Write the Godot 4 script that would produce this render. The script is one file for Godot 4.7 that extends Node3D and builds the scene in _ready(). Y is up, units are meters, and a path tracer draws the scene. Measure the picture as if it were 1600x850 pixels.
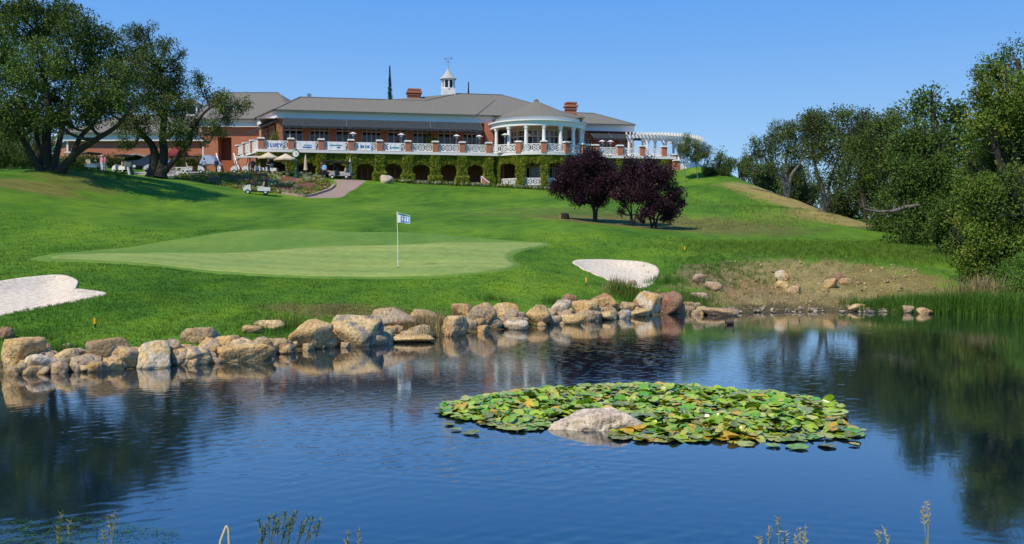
extends Node3D
# A golf clubhouse on a rise behind a putting green and a rock-edged pond.
const F := 1350.0            # focal length in pixels of the 1600 x 850 photograph
const EYE := Vector3(0, 2.5, 0)
var rng := RandomNumberGenerator.new()
var cam_basis: Basis
var M := {}
var taken := {}

func _ready():
	rng.seed = 7
	camera_sky_sun()
	print("t setup ", Time.get_ticks_msec())
	materials()
	terrain_setup()
	build_ground()
	print("t ground ", Time.get_ticks_msec())
	build_water()
	build_bunkers_and_green()
	print("t water ", Time.get_ticks_msec())
	build_clubhouse()
	print("t club ", Time.get_ticks_msec())
	build_trees()
	print("t trees ", Time.get_ticks_msec())
	build_rocks()
	build_lilies()
	print("t rocks ", Time.get_ticks_msec())
	build_props()
	build_people()
	print("t props ", Time.get_ticks_msec())
	build_grass()
	print("t end ", Time.get_ticks_msec())

func camera_sky_sun():
	var cam := Camera3D.new()
	cam.name = "camera"
	cam.fov = rad_to_deg(2.0 * atan(425.0 / F))
	cam.far = 3000.0
	cam.near = 0.05
	cam.position = EYE
	cam.rotation.x = -atan(55.0 / F)
	add_child(cam)
	cam.current = true
	cam_basis = cam.basis
	var env := Environment.new()
	env.background_mode = Environment.BG_SKY
	env.tonemap_mode = Environment.TONE_MAPPER_LINEAR
	env.tonemap_exposure = 1.0
	env.sdfgi_enabled = true
	env.ssao_enabled = true
	env.ssil_enabled = true
	var sm := ProceduralSkyMaterial.new()
	sm.sky_top_color = Color8(37, 138, 236)
	sm.sky_horizon_color = Color8(195, 234, 253)
	sm.sky_curve = 0.12
	sm.ground_bottom_color = Color8(70, 80, 60)
	sm.ground_horizon_color = Color8(150, 170, 180)
	sm.sun_angle_max = 1.0
	var sky := Sky.new()
	sky.sky_material = sm
	env.sky = sky
	var we := WorldEnvironment.new()
	we.name = "environment"
	we.environment = env
	add_child(we)
	var sun := DirectionalLight3D.new()
	sun.name = "sun"
	sun.light_energy = 1.5
	sun.light_color = Color(1.0, 0.94, 0.83)
	sun.light_angular_distance = 0.5
	sun.shadow_enabled = true
	add_child(sun)
	var az := deg_to_rad(43.0)
	var el := deg_to_rad(53.0)
	var to_sun := Vector3(-sin(az) * cos(el), sin(el), cos(az) * cos(el))
	sun.look_at_from_position(to_sun * 100.0, Vector3.ZERO, Vector3.UP)

# ------------------------------------------------------------ helpers
func ray(px: float, py: float) -> Vector3:
	return cam_basis * Vector3((px - 800.0) / F, -(py - 425.0) / F, -1.0)

func at(px: float, py: float, depth: float) -> Vector3:   # a pixel and a distance along -z to a point
	var r := ray(px, py)
	return EYE + r * (depth / -r.z)

func ground_hit(px: float, py: float) -> Vector3:
	var r := ray(px, py)
	r /= -r.z
	var d := 5.0
	var last := d
	while d < 160.0:
		var p := EYE + r * d
		if p.y <= maxf(height(p.x, d), 0.0):
			var lo := last
			var hi := d
			for i in 10:
				var m := (lo + hi) / 2.0
				var q := EYE + r * m
				if q.y <= maxf(height(q.x, m), 0.0):
					hi = m
				else:
					lo = m
			return EYE + r * hi
		last = d
		d += 0.3 if d < 60.0 else 0.8
	return EYE + r * 100.0

func on_ground(x: float, d: float) -> Vector3:
	return Vector3(x, height(x, d), -d)

func rnd(a: float, b: float) -> float:
	return rng.randf_range(a, b)

func numbered(n: String) -> String:
	taken[n] = taken.get(n, -1) + 1
	return n if taken[n] == 0 else "%s_%03d" % [n, taken[n]]

func thing(called: String, label: String, category: String, pos := Vector3.ZERO, turn := 0.0, group := "") -> Node3D:
	var o := Node3D.new()
	o.name = numbered(called)
	add_child(o)
	o.position = pos
	o.rotation.y = turn
	tag(o, label, category, group)
	return o

func tag(o: Node, label: String, category: String, group := "", kind := ""):
	if label: o.set_meta("label", label)
	if category: o.set_meta("category", category)
	if group: o.set_meta("group", group)
	if kind: o.set_meta("kind", kind)

func mi(called: String, mesh: Mesh, m: Material, parent: Node = self) -> MeshInstance3D:
	var o := MeshInstance3D.new()
	o.name = numbered(called) if parent == self else called
	o.mesh = mesh
	o.material_override = m
	parent.add_child(o, true)
	return o

func dup(o: Node3D, label := "", pos := Vector3.ZERO, turn := 0.0) -> Node3D:
	var c: Node3D = o.duplicate()
	var s := String(o.name)
	if s.length() > 4 and s.substr(s.length() - 4, 1) == "_" and s.right(3).is_valid_int():
		s = s.left(s.length() - 4)
	c.name = numbered(s)
	add_child(c)
	c.position = pos
	c.rotation.y = turn
	if label: c.set_meta("label", label)
	return c

class MB:
	var v := PackedVector3Array()
	var n := PackedVector3Array()
	var c := PackedColorArray()
	var uv := PackedVector2Array()
	var ix := PackedInt32Array()
	var col := Color.WHITE
	func tri(a: Vector3, b: Vector3, d: Vector3):   # counter-clockwise seen from outside
		var nn := (b - a).cross(d - a).normalized()
		var k := v.size()
		v.append(a); v.append(b); v.append(d)
		for i in 3:
			n.append(nn); c.append(col); uv.append(Vector2.ZERO)
		ix.append(k); ix.append(k + 2); ix.append(k + 1)
	func quad(a: Vector3, b: Vector3, d: Vector3, e: Vector3):
		var nn := (b - a).cross(d - a)
		if nn.length() < 1e-9: nn = (d - a).cross(e - a)
		nn = nn.normalized()
		var k := v.size()
		v.append(a); v.append(b); v.append(d); v.append(e)
		for i in 4:
			n.append(nn); c.append(col)
		uv.append(Vector2(0, 1)); uv.append(Vector2(1, 1)); uv.append(Vector2(1, 0)); uv.append(Vector2(0, 0))
		for i in [0, 2, 1, 0, 3, 2]: ix.append(k + i)
	func vert(p: Vector3, nn: Vector3, cc: Color, u := Vector2.ZERO) -> int:
		v.append(p); n.append(nn); c.append(cc); uv.append(u)
		return v.size() - 1
	func face(a: int, b: int, d: int):
		ix.append(a); ix.append(d); ix.append(b)
	func box(t: Transform3D, s: Vector3):   # centred
		var h := s / 2.0
		var p := []
		for i in 8:
			p.append(t * Vector3(h.x if i & 1 else -h.x, h.y if i & 2 else -h.y, h.z if i & 4 else -h.z))
		quad(p[4], p[5], p[7], p[6]); quad(p[1], p[0], p[2], p[3])
		quad(p[5], p[1], p[3], p[7]); quad(p[0], p[4], p[6], p[2])
		quad(p[6], p[7], p[3], p[2]); quad(p[0], p[1], p[5], p[4])
	func bx(centre: Vector3, s: Vector3):
		box(Transform3D(Basis(), centre), s)
	func bar(a: Vector3, b: Vector3, w: float, h: float, up := Vector3.UP):   # a box from a to b
		var z := (b - a)
		var l := z.length()
		z /= l
		var x := up.cross(z)
		if x.length() < 1e-4: x = Vector3.RIGHT.cross(z)
		x = x.normalized()
		box(Transform3D(Basis(x, z.cross(x), z), (a + b) / 2.0), Vector3(w, h, l))
	func tube(pts: Array, radii: Array, sides := 8, caps := true):
		var rings := []
		var side := Vector3.ZERO
		for i in pts.size():
			var dir: Vector3 = (pts[mini(i + 1, pts.size() - 1)] - pts[maxi(i - 1, 0)]).normalized()
			if side == Vector3.ZERO:
				side = dir.cross(Vector3(0.31, 0.2, 0.93)).normalized()
			side = (side - dir * side.dot(dir)).normalized()
			var up := dir.cross(side)
			var ring := []
			for k in sides:
				var a := TAU * k / sides
				var o := side * cos(a) + up * sin(a)
				ring.append(vert(pts[i] + o * radii[i], o, col, Vector2(float(k) / sides, i)))
			rings.append(ring)
		for i in pts.size() - 1:
			for k in sides:
				var q := (k + 1) % sides
				face(rings[i][k], rings[i][q], rings[i + 1][q])
				face(rings[i][k], rings[i + 1][q], rings[i + 1][k])
		if caps:
			for e in 2:
				var i := 0 if e == 0 else pts.size() - 1
				var dir: Vector3 = (pts[0] - pts[1]).normalized() if e == 0 else (pts[-1] - pts[-2]).normalized()
				var m := vert(pts[i], dir, col)
				var ring := []
				for k in sides: ring.append(vert(v[rings[i][k]], dir, col))
				for k in sides:
					var q := (k + 1) % sides
					if e == 0: face(m, ring[q], ring[k])
					else: face(m, ring[k], ring[q])
	func lathe(o: Vector3, prof: Array, sides := 16):   # prof: Vector2(radius, y), bottom to top
		for i in prof.size() - 1:
			var p0: Vector2 = prof[i]
			var p1: Vector2 = prof[i + 1]
			var t := (p1 - p0)
			var nn := Vector2(t.y, -t.x).normalized()
			for k in sides:
				var a0 := TAU * k / sides
				var a1 := TAU * (k + 1) / sides
				var d0 := Vector3(cos(a0), 0, -sin(a0))
				var d1 := Vector3(cos(a1), 0, -sin(a1))
				var n0 := d0 * nn.x + Vector3.UP * nn.y
				var n1 := d1 * nn.x + Vector3.UP * nn.y
				var a := vert(o + d0 * p0.x + Vector3.UP * p0.y, n0, col)
				var b := vert(o + d1 * p0.x + Vector3.UP * p0.y, n1, col)
				var c2 := vert(o + d1 * p1.x + Vector3.UP * p1.y, n1, col)
				var d := vert(o + d0 * p1.x + Vector3.UP * p1.y, n0, col)
				if p0.x > 1e-5: face(a, b, c2)
				if p1.x > 1e-5: face(a, c2, d)
	func extrude(poly: Array, o: Vector3, x: Vector3, y: Vector3, z: Vector3):   # poly in x,y (ccw seen against z), from o to o+z
		var pk := PackedVector2Array(poly)
		var tr := Geometry2D.triangulate_polygon(pk)
		var f := func(p: Vector2, s: float) -> Vector3: return o + x * p.x + y * p.y + z * s
		for i in range(0, tr.size(), 3):
			var a: Vector2 = pk[tr[i]]
			var b: Vector2 = pk[tr[i + 1]]
			var d: Vector2 = pk[tr[i + 2]]
			if (b - a).cross(d - a) < 0.0:
				var q := b; b = d; d = q
			tri(f.call(a, 1.0), f.call(b, 1.0), f.call(d, 1.0))
			tri(f.call(a, 0.0), f.call(d, 0.0), f.call(b, 0.0))
		for i in pk.size():
			var a: Vector2 = pk[i]
			var b: Vector2 = pk[(i + 1) % pk.size()]
			quad(f.call(a, 0.0), f.call(b, 0.0), f.call(b, 1.0), f.call(a, 1.0))
	func smooth():   # one normal for each position
		var acc := {}
		for i in range(0, ix.size(), 3):
			var a := v[ix[i]]
			var nn := (v[ix[i + 2]] - a).cross(v[ix[i + 1]] - a)
			for k in 3:
				acc[ix[i + k]] = acc.get(ix[i + k], Vector3.ZERO) + nn
		for i in acc: n[i] = acc[i].normalized()
	func mesh() -> ArrayMesh:
		var arr := []
		arr.resize(Mesh.ARRAY_MAX)
		arr[Mesh.ARRAY_VERTEX] = v
		arr[Mesh.ARRAY_NORMAL] = n
		arr[Mesh.ARRAY_COLOR] = c
		arr[Mesh.ARRAY_TEX_UV] = uv
		arr[Mesh.ARRAY_INDEX] = ix
		var m := ArrayMesh.new()
		m.add_surface_from_arrays(Mesh.PRIMITIVE_TRIANGLES, arr)
		return m

func scatter(called: String, mesh: Mesh, m: Material, places: Array, colors: Array, parent: Node = self) -> MultiMeshInstance3D:
	var mm := MultiMesh.new()
	mm.transform_format = MultiMesh.TRANSFORM_3D
	mm.use_colors = true
	mm.mesh = mesh
	mm.instance_count = places.size()
	var b := PackedFloat32Array()
	b.resize(places.size() * 16)
	var k := 0
	for i in places.size():
		var t: Transform3D = places[i]
		var q: Color = colors[i]
		b[k] = t.basis.x.x; b[k + 1] = t.basis.y.x; b[k + 2] = t.basis.z.x; b[k + 3] = t.origin.x
		b[k + 4] = t.basis.x.y; b[k + 5] = t.basis.y.y; b[k + 6] = t.basis.z.y; b[k + 7] = t.origin.y
		b[k + 8] = t.basis.x.z; b[k + 9] = t.basis.y.z; b[k + 10] = t.basis.z.z; b[k + 11] = t.origin.z
		b[k + 12] = q.r; b[k + 13] = q.g; b[k + 14] = q.b; b[k + 15] = 1.0
		k += 16
	mm.buffer = b
	var o := MultiMeshInstance3D.new()
	o.name = numbered(called) if parent == self else called
	o.multimesh = mm
	o.material_override = m
	parent.add_child(o, true)
	return o

func spin_basis(s: float) -> Basis:
	return Basis(Quaternion(rng.randfn(), rng.randfn(), rng.randfn(), rng.randfn() + 0.001).normalized()).scaled(Vector3.ONE * s)

# ------------------------------------------------------------ materials
func lin(r: float, g: float, b: float) -> Color:
	return Color(r, g, b).linear_to_srgb()

func noise_tex(sd: int, freq: float, cols: Array, size := 512, oct := 4) -> NoiseTexture2D:
	var nz := FastNoiseLite.new()
	nz.seed = sd
	nz.frequency = freq
	nz.fractal_octaves = oct
	var t := NoiseTexture2D.new()
	t.width = size
	t.height = size
	t.seamless = true
	t.noise = nz
	var g := Gradient.new()
	g.offsets = PackedFloat32Array()
	g.colors = PackedColorArray()
	var offs := PackedFloat32Array()
	var cc := PackedColorArray()
	for i in cols.size():
		offs.append(float(i) / (cols.size() - 1))
		cc.append(cols[i])
	g.offsets = offs
	g.colors = cc
	t.color_ramp = g
	return t

func smat(r: float, g: float, b: float, rough := 0.8, spec := 0.4) -> StandardMaterial3D:
	var m := StandardMaterial3D.new()
	m.albedo_color = lin(r, g, b)
	m.roughness = rough
	m.metallic_specular = spec
	return m

func grained(r: float, g: float, b: float, tex: Texture2D, metres: float, rough := 0.85, bump := 0.0, spec := 0.3) -> StandardMaterial3D:
	var m := smat(r, g, b, rough, spec)
	m.albedo_texture = tex
	m.uv1_triplanar = true
	m.uv1_world_triplanar = true
	m.uv1_scale = Vector3.ONE / metres
	if bump > 0.0:
		m.heightmap_enabled = true
		m.heightmap_texture = tex
		m.heightmap_scale = bump
	return m

func leafy(rough := 0.55, back := 0.35) -> StandardMaterial3D:
	var m := StandardMaterial3D.new()
	m.vertex_color_use_as_albedo = true
	m.roughness = rough
	m.metallic_specular = 0.22
	m.cull_mode = BaseMaterial3D.CULL_DISABLED
	m.backlight_enabled = true
	m.backlight = Color(back, back, back * 0.6)
	return m

func materials():
	var fine := noise_tex(3, 0.03, [Color(0.55, 0.55, 0.55), Color(0.85, 0.85, 0.85), Color(1, 1, 1)], 512, 5)
	var coarse := noise_tex(5, 0.012, [Color(0.7, 0.68, 0.66), Color(0.9, 0.9, 0.9), Color(1, 1, 1)], 512, 5)
	var grassy := noise_tex(9, 0.05, [Color(0.45, 0.5, 0.42), Color(0.8, 0.84, 0.76), Color(1, 1, 0.95)], 1024, 5)
	M.fine = fine
	M.coarse = coarse
	var g := StandardMaterial3D.new()
	g.vertex_color_use_as_albedo = true
	g.albedo_texture = grassy
	g.uv1_triplanar = true
	g.uv1_world_triplanar = true
	g.uv1_scale = Vector3.ONE / 5.0
	g.roughness = 0.9
	g.metallic_specular = 0.2
	g.heightmap_enabled = true
	g.heightmap_texture = grassy
	g.heightmap_scale = 4.0
	M.ground = g
	M.green = g.duplicate()
	M.green.heightmap_scale = 0.6
	M.green.albedo_texture = noise_tex(31, 0.02, [Color(0.86, 0.86, 0.83), Color(0.94, 0.94, 0.92), Color(1, 1, 1)], 512, 4)
	M.sand = grained(0.72, 0.64, 0.52, noise_tex(12, 0.03, [Color(0.74, 0.72, 0.68), Color(0.94, 0.93, 0.91), Color(1, 1, 1)], 512, 5), 3.0, 0.95, 4.0)
	M.brick = grained(0.56, 0.235, 0.145, noise_tex(14, 0.06, [Color(0.68, 0.66, 0.66), Color(0.9, 0.88, 0.86), Color(1, 1, 1)], 512, 4), 3.0)
	M.white = grained(0.82, 0.82, 0.81, noise_tex(33, 0.05, [Color(0.93, 0.93, 0.92), Color(1, 1, 1)], 256, 3), 2.0, 0.6)
	M.whiteplain = smat(0.8, 0.8, 0.79, 0.55)
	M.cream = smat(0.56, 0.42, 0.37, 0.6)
	var rt := noise_tex(16, 0.05, [Color(0.6, 0.6, 0.58), Color(0.85, 0.84, 0.82), Color(1, 1, 1)], 512, 5)
	M.roof = grained(0.27, 0.255, 0.215, rt, 4.0, 0.9, 3.0)
	M.roof.uv1_scale = Vector3(0.1, 0.5, 0.85)
	M.ridge = smat(0.16, 0.15, 0.135, 0.9)
	M.awning = grained(0.06, 0.072, 0.08, fine, 5.0, 0.85, 0.0, 0.3)
	M.dark = smat(0.02, 0.02, 0.022, 0.6)
	M.black = smat(0.012, 0.012, 0.014, 0.45, 0.5)
	M.glass = smat(0.015, 0.018, 0.022, 0.08, 0.5)
	M.concrete = grained(0.42, 0.4, 0.36, coarse, 3.0)
	M.path = grained(0.47, 0.34, 0.27, fine, 2.0)
	M.kerb = grained(0.5, 0.38, 0.3, coarse, 2.0)
	M.mulch = grained(0.24, 0.11, 0.07, fine, 1.5, 0.95, 5.0)
	M.bark = grained(0.115, 0.105, 0.09, noise_tex(19, 0.04, [Color(0.35, 0.34, 0.32), Color(0.75, 0.74, 0.72), Color(1, 1, 1)], 512, 5), 1.2, 0.95, 4.0)
	M.paleBark = grained(0.3, 0.28, 0.24, noise_tex(20, 0.04, [Color(0.4, 0.4, 0.38), Color(0.8, 0.8, 0.8), Color(1, 1, 1)], 512, 5), 1.2, 0.95, 3.0)
	M.leaf = leafy()
	M.gloss_leaf = leafy(0.3, 0.25)
	M.blade = leafy(0.6, 0.5)
	M.rock = StandardMaterial3D.new()
	M.rock.vertex_color_use_as_albedo = true
	M.rock.albedo_texture = noise_tex(23, 0.025, [Color(0.55, 0.52, 0.48), Color(0.86, 0.84, 0.8), Color(1, 1, 1), Color(0.97, 0.95, 0.92)], 512, 5)
	M.rock.uv1_triplanar = true
	M.rock.uv1_world_triplanar = true
	M.rock.uv1_scale = Vector3.ONE / 1.1
	M.rock.heightmap_enabled = true
	M.rock.heightmap_texture = M.rock.albedo_texture
	M.rock.heightmap_scale = 5.0
	M.rock.roughness = 0.9
	M.rock.metallic_specular = 0.25
	M.body = StandardMaterial3D.new()
	M.body.vertex_color_use_as_albedo = true
	M.body.roughness = 0.8
	M.stair = grained(0.5, 0.17, 0.08, fine, 2.0)
	M.red = smat(0.19, 0.02, 0.03, 0.7)
	M.tan = smat(0.58, 0.49, 0.34, 0.8)
	M.green_paint = smat(0.01, 0.09, 0.06, 0.4, 0.5)
	M.yellow = smat(0.85, 0.45, 0.02, 0.5)
	M.cart = smat(0.78, 0.78, 0.76, 0.25, 0.5)
	M.navy = smat(0.012, 0.02, 0.045, 0.2, 0.6)
	M.steel = smat(0.35, 0.36, 0.38, 0.35, 0.5)
	M.steel.metallic = 0.7
	M.tyre = smat(0.02, 0.02, 0.02, 0.85)
	M.blue = smat(0.03, 0.18, 0.52, 0.7)
	M.cloth = smat(0.8, 0.81, 0.84, 0.8)
	M.print_blue = smat(0.02, 0.12, 0.5, 0.7)
	M.print_teal = smat(0.02, 0.3, 0.4, 0.7)
	M.orange = smat(0.6, 0.1, 0.02, 0.6)
	M.pane = smat(0.012, 0.014, 0.018, 0.05, 0.5)
	M.pane.transparency = BaseMaterial3D.TRANSPARENCY_ALPHA
	M.pane.albedo_color.a = 0.45

# ------------------------------------------------------------ terrain
var tps := PackedFloat32Array()
const GX := 97
const GD := 93
const STEP := 2.5
var pond := PackedVector2Array()
var bunkers := []
var bunker_boxes := []
var wave := FastNoiseLite.new()
var spots := []
var apron_loop := PackedVector2Array()

func water_hit(px: float, py: float) -> Vector2:
	var r := ray(px, py)
	var t := -EYE.y / r.y
	return Vector2(r.x * t, -r.z * t)

func terrain_setup():
	wave.seed = 4
	wave.frequency = 0.05
	for p in [[-10, 584], [60, 584], [130, 581], [200, 577], [300, 570], [380, 562], [450, 550], [520, 544], [600, 537], [680, 527], [760, 518], [840, 509], [900, 504], [960, 499], [1030, 492], [1075, 490], [1110, 492], [1160, 489], [1250, 487], [1340, 487], [1420, 488], [1500, 491], [1600, 497]]:
		pond.append(water_hit(p[0], p[1]))
	for p in [[22, 23], [28, 16], [26, 8], [14, 5.2], [3, 5.4], [-2, 5.6], [-12, 5], [-45, 4], [-45, 13], [-25, 15.6]]:
		pond.append(Vector2(p[0], p[1]))
	var pts := []   # x, depth, height
	for q in [[0, 528, 18], [200, 522, 19], [400, 503, 21], [550, 488, 23], [700, 475, 25.5], [850, 466, 28], [950, 456, 30], [1050, 452, 32],
		[100, 482, 21.5], [-150, 480, 21], [400, 460, 25], [700, 450, 28],
		[200, 416, 29.5], [300, 429, 28.5], [550, 434, 28.8], [700, 432, 29.2], [800, 420, 31.5], [622, 420, 32.7],
		[75, 402, 31], [250, 395, 36], [500, 390, 39], [750, 385, 40],
		[250, 374, 44], [400, 358, 48], [600, 362, 48], [750, 371, 47], [850, 381, 44],
		[100, 362, 45], [-100, 345, 44], [200, 322, 58], [400, 332, 60], [600, 336, 60], [800, 346, 56],
		[0, 300, 52], [-20, 270, 61], [75, 265, 62], [150, 268, 67], [200, 273, 73], [300, 287, 79], [400, 304, 82], [480, 308, 84], [545, 304, 88], [580, 287, 93],
		[700, 291, 98], [800, 294, 100], [870, 296, 101], [-150, 275, 60], [-300, 290, 60],
		[240, 271, 95], [300, 275, 93], [400, 273, 95], [480, 277, 95], [520, 290, 92], [345, 290, 85.5], [290, 278, 90],
		[450, 274, 100], [600, 284, 100], [250, 264, 104], [100, 263, 104], [0, 263, 100], [-150, 262, 100],
		[930, 347, 60], [1025, 357, 58], [880, 341, 60], [860, 347, 52], [1060, 367, 50], [1150, 379, 46],
		[950, 322, 75], [1090, 289, 92], [1040, 322, 74], [1085, 284, 99], [960, 297, 100],
		[1110, 260, 104], [1160, 284, 96], [1228, 307, 86], [1290, 331, 70], [1400, 363, 55], [1150, 320, 78], [1200, 341, 66], [1300, 366, 52],
		[1100, 386, 42], [1200, 394, 40], [1300, 396, 40], [1400, 410, 38], [1480, 441, 34], [1550, 468, 31.5], [1480, 385, 46],
		[1200, 440, 34], [1300, 440, 33.5], [1400, 462, 31.5],
		[890, 407, 38], [1028, 416, 38], [965, 444, 33], [1060, 410, 37], [940, 385, 43]]:
		var p := at(q[0], q[1], q[2])
		pts.append([p.x, q[2], p.y])
	for q in [[-60, 130, 10.6], [0, 135, 10], [40, 140, 8], [-60, 200, 11], [60, 200, 4], [0, 210, 9], [100, 150, 2], [28, 108, 7.5], [34, 96, 4.5], [36, 80, 1.8], [34, 65, 1.2], [30, 50, 1.4], [45, 100, 2], [60, 60, 0.8], [40, 35, 0.9], [60, 20, 1], [100, 60, 1.5],
		[0, 1, 0.9], [-15, 0, 1.0], [15, 0, 1.0], [0, -12, 1.3], [-60, 0, 1.2], [60, 0, 1.2], [-60, 22, 1.2], [-70, 50, 4], [-80, 80, 8.5], [-100, 120, 10], [-110, 40, 3]]:
		pts.append([q[0], q[1], q[2]])
	for i in 23:
		if i % 2 == 0: pts.append([pond[i].x, pond[i].y, 0.02])
	# thin plate spline
	var n := pts.size()
	var m := n + 3
	var a := []
	for i in m:
		var row := PackedFloat64Array()
		row.resize(m + 1)
		a.append(row)
	for i in n:
		for j in n:
			var r2: float = (pts[i][0] - pts[j][0]) ** 2 + (pts[i][1] - pts[j][1]) ** 2
			a[i][j] = 0.0 if r2 < 1e-9 else 0.5 * r2 * log(r2)
		a[i][i] += 0.3
		a[i][n] = 1.0; a[i][n + 1] = pts[i][0]; a[i][n + 2] = pts[i][1]
		a[n][i] = 1.0; a[n + 1][i] = pts[i][0]; a[n + 2][i] = pts[i][1]
		a[i][m] = pts[i][2]
	for c in m:
		var best := c
		for r in range(c + 1, m):
			if absf(a[r][c]) > absf(a[best][c]): best = r
		var sw = a[c]; a[c] = a[best]; a[best] = sw
		var pc: PackedFloat64Array = a[c]
		for r in range(c + 1, m):
			var pr: PackedFloat64Array = a[r]
			var f: float = pr[c] / pc[c]
			if f != 0.0:
				for k in range(c, m + 1): pr[k] -= f * pc[k]
				a[r] = pr
	var w := PackedFloat64Array()
	w.resize(m)
	for c in range(m - 1, -1, -1):
		var s: float = a[c][m]
		for k in range(c + 1, m): s -= a[c][k] * w[k]
		w[c] = s / a[c][c]
	tps.resize(GX * GD)
	for j in GD:
		for i in GX:
			var x := (i - 48) * STEP
			var d := (j - 8) * STEP
			var s: float = w[n] + w[n + 1] * x + w[n + 2] * d
			for k in n:
				var r2: float = (x - pts[k][0]) ** 2 + (d - pts[k][1]) ** 2
				if r2 > 1e-9: s += w[k] * 0.5 * r2 * log(r2)
			tps[j * GX + i] = s
	print("t tps ", Time.get_ticks_msec(), " points ", n)
	var left := [[-60, 452], [0, 438], [60, 430], [100, 429], [122, 438], [120, 449], [116, 456], [130, 459], [168, 458], [140, 465], [80, 477], [0, 492], [-60, 503]]
	var right := [[893, 408], [930, 404], [970, 405], [1008, 409], [1029, 418], [1027, 434], [1014, 446], [995, 449], [962, 440], [930, 428]]
	for poly in [left, right]:
		var w2 := PackedVector2Array()
		for p in poly:
			var h := ground_hit(p[0], p[1])
			w2.append(Vector2(h.x, -h.z))
		bunkers.append(smooth_loop(w2, 60))
	for b in bunkers:
		var r := Rect2(b[0], Vector2.ZERO)
		for p in b: r = r.expand(p)
		bunker_boxes.append(r.grow(0.5))
	apron_loop = ground_loop([[40, 405], [150, 391], [250, 378], [330, 366], [400, 359], [480, 358], [560, 363], [650, 364], [720, 369], [800, 376], [862, 381], [835, 389], [808, 397], [806, 407], [818, 415], [790, 424], [700, 434], [600, 437], [500, 436], [400, 432], [300, 424], [220, 415], [130, 410]], 160)
	# colour patches: pixel of the centre, radii in metres across and in depth, linear colour, strength
	for s in [[50, 291, 3.2, 2.2, Color(0.3, 0.23, 0.085), 0.75], [120, 285, 3.0, 2.0, Color(0.27, 0.21, 0.08), 0.55], [170, 280, 4, 1.5, Color(0.25, 0.19, 0.07), 0.3],
		[960, 350, 5, 5, Color(0.3, 0.21, 0.085), 0.75], [1040, 352, 7, 7, Color(0.27, 0.2, 0.08), 0.7], [900, 342, 4, 5, Color(0.25, 0.2, 0.08), 0.6], [1130, 355, 6, 9, Color(0.26, 0.22, 0.08), 0.6], [870, 330, 6, 5, Color(0.18, 0.2, 0.06), 0.5], [800, 335, 5, 3, Color(0.18, 0.2, 0.06), 0.4],
		[1182, 294, 4.0, 5, Color(0.52, 0.37, 0.16), 0.85], [1225, 308, 4.2, 8, Color(0.52, 0.37, 0.16), 0.95], [1270, 328, 4, 7, Color(0.52, 0.37, 0.16), 0.95], [1315, 343, 3.6, 6, Color(0.5, 0.36, 0.15), 0.95], [1370, 356, 3.5, 5, Color(0.45, 0.34, 0.14), 0.9], [1230, 338, 3, 4, Color(0.3, 0.25, 0.09), 0.4],
		[540, 489, 2.2, 1.0, Color(0.26, 0.2, 0.08), 0.75], [590, 484, 1.6, 0.7, Color(0.22, 0.2, 0.07), 0.6],
		[1300, 385, 7, 5, Color(0.13, 0.22, 0.025), 0.8], [1420, 392, 4, 5, Color(0.12, 0.21, 0.025), 0.8], [1180, 390, 4, 3, Color(0.1, 0.17, 0.03), 0.5],
		[1230, 440, 4.2, 3.8, Color(0.42, 0.305, 0.16), 1.0], [1330, 442, 4.2, 4.4, Color(0.43, 0.32, 0.16), 1.0], [1420, 452, 2.6, 4.4, Color(0.37, 0.28, 0.12), 1.0], [1180, 456, 1.5, 2.4, Color(0.42, 0.25, 0.14), 0.95], [1280, 474, 6.0, 1.8, Color(0.4, 0.3, 0.16), 0.95],
		[1105, 435, 1.1, 2.6, Color(0.33, 0.24, 0.15), 0.85], [1330, 480, 4, 0.9, Color(0.3, 0.24, 0.12), 0.8],
		[560, 296, 5, 3, Color(0.045, 0.15, 0.018), 0.3], [660, 297, 1.2, 0.8, Color(0.2, 0.22, 0.07), 0.5]]:
		var h := ground_hit(s[0], s[1])
		spots.append([h.x, -h.z, s[2], s[3], s[4], s[5]])

func smooth_loop(p: PackedVector2Array, n: int) -> PackedVector2Array:   # Catmull-Rom through a closed loop
	var out := PackedVector2Array()
	var k := p.size()
	for i in n:
		var f := float(i) * k / n
		var a := int(f)
		out.append(p[a].cubic_interpolate(p[(a + 1) % k], p[(a + k - 1) % k], p[(a + 2) % k], f - a))
	return out

func signed_distance(poly: PackedVector2Array, p: Vector2) -> float:   # negative inside
	var best := 1e9
	var inside := false
	var j := poly.size() - 1
	for i in poly.size():
		var a := poly[i]
		var b := poly[j]
		var ab := b - a
		var t := clampf((p - a).dot(ab) / ab.length_squared(), 0.0, 1.0)
		best = minf(best, (a + ab * t - p).length_squared())
		if (a.y > p.y) != (b.y > p.y) and p.x < (b.x - a.x) * (p.y - a.y) / (b.y - a.y) + a.x:
			inside = not inside
		j = i
	return -sqrt(best) if inside else sqrt(best)

func cr(a: float, b: float, c: float, d: float, t: float) -> float:
	return b + 0.5 * t * (c - a + t * (2.0 * a - 5.0 * b + 4.0 * c - d + t * (3.0 * (b - c) + d - a)))

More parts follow.
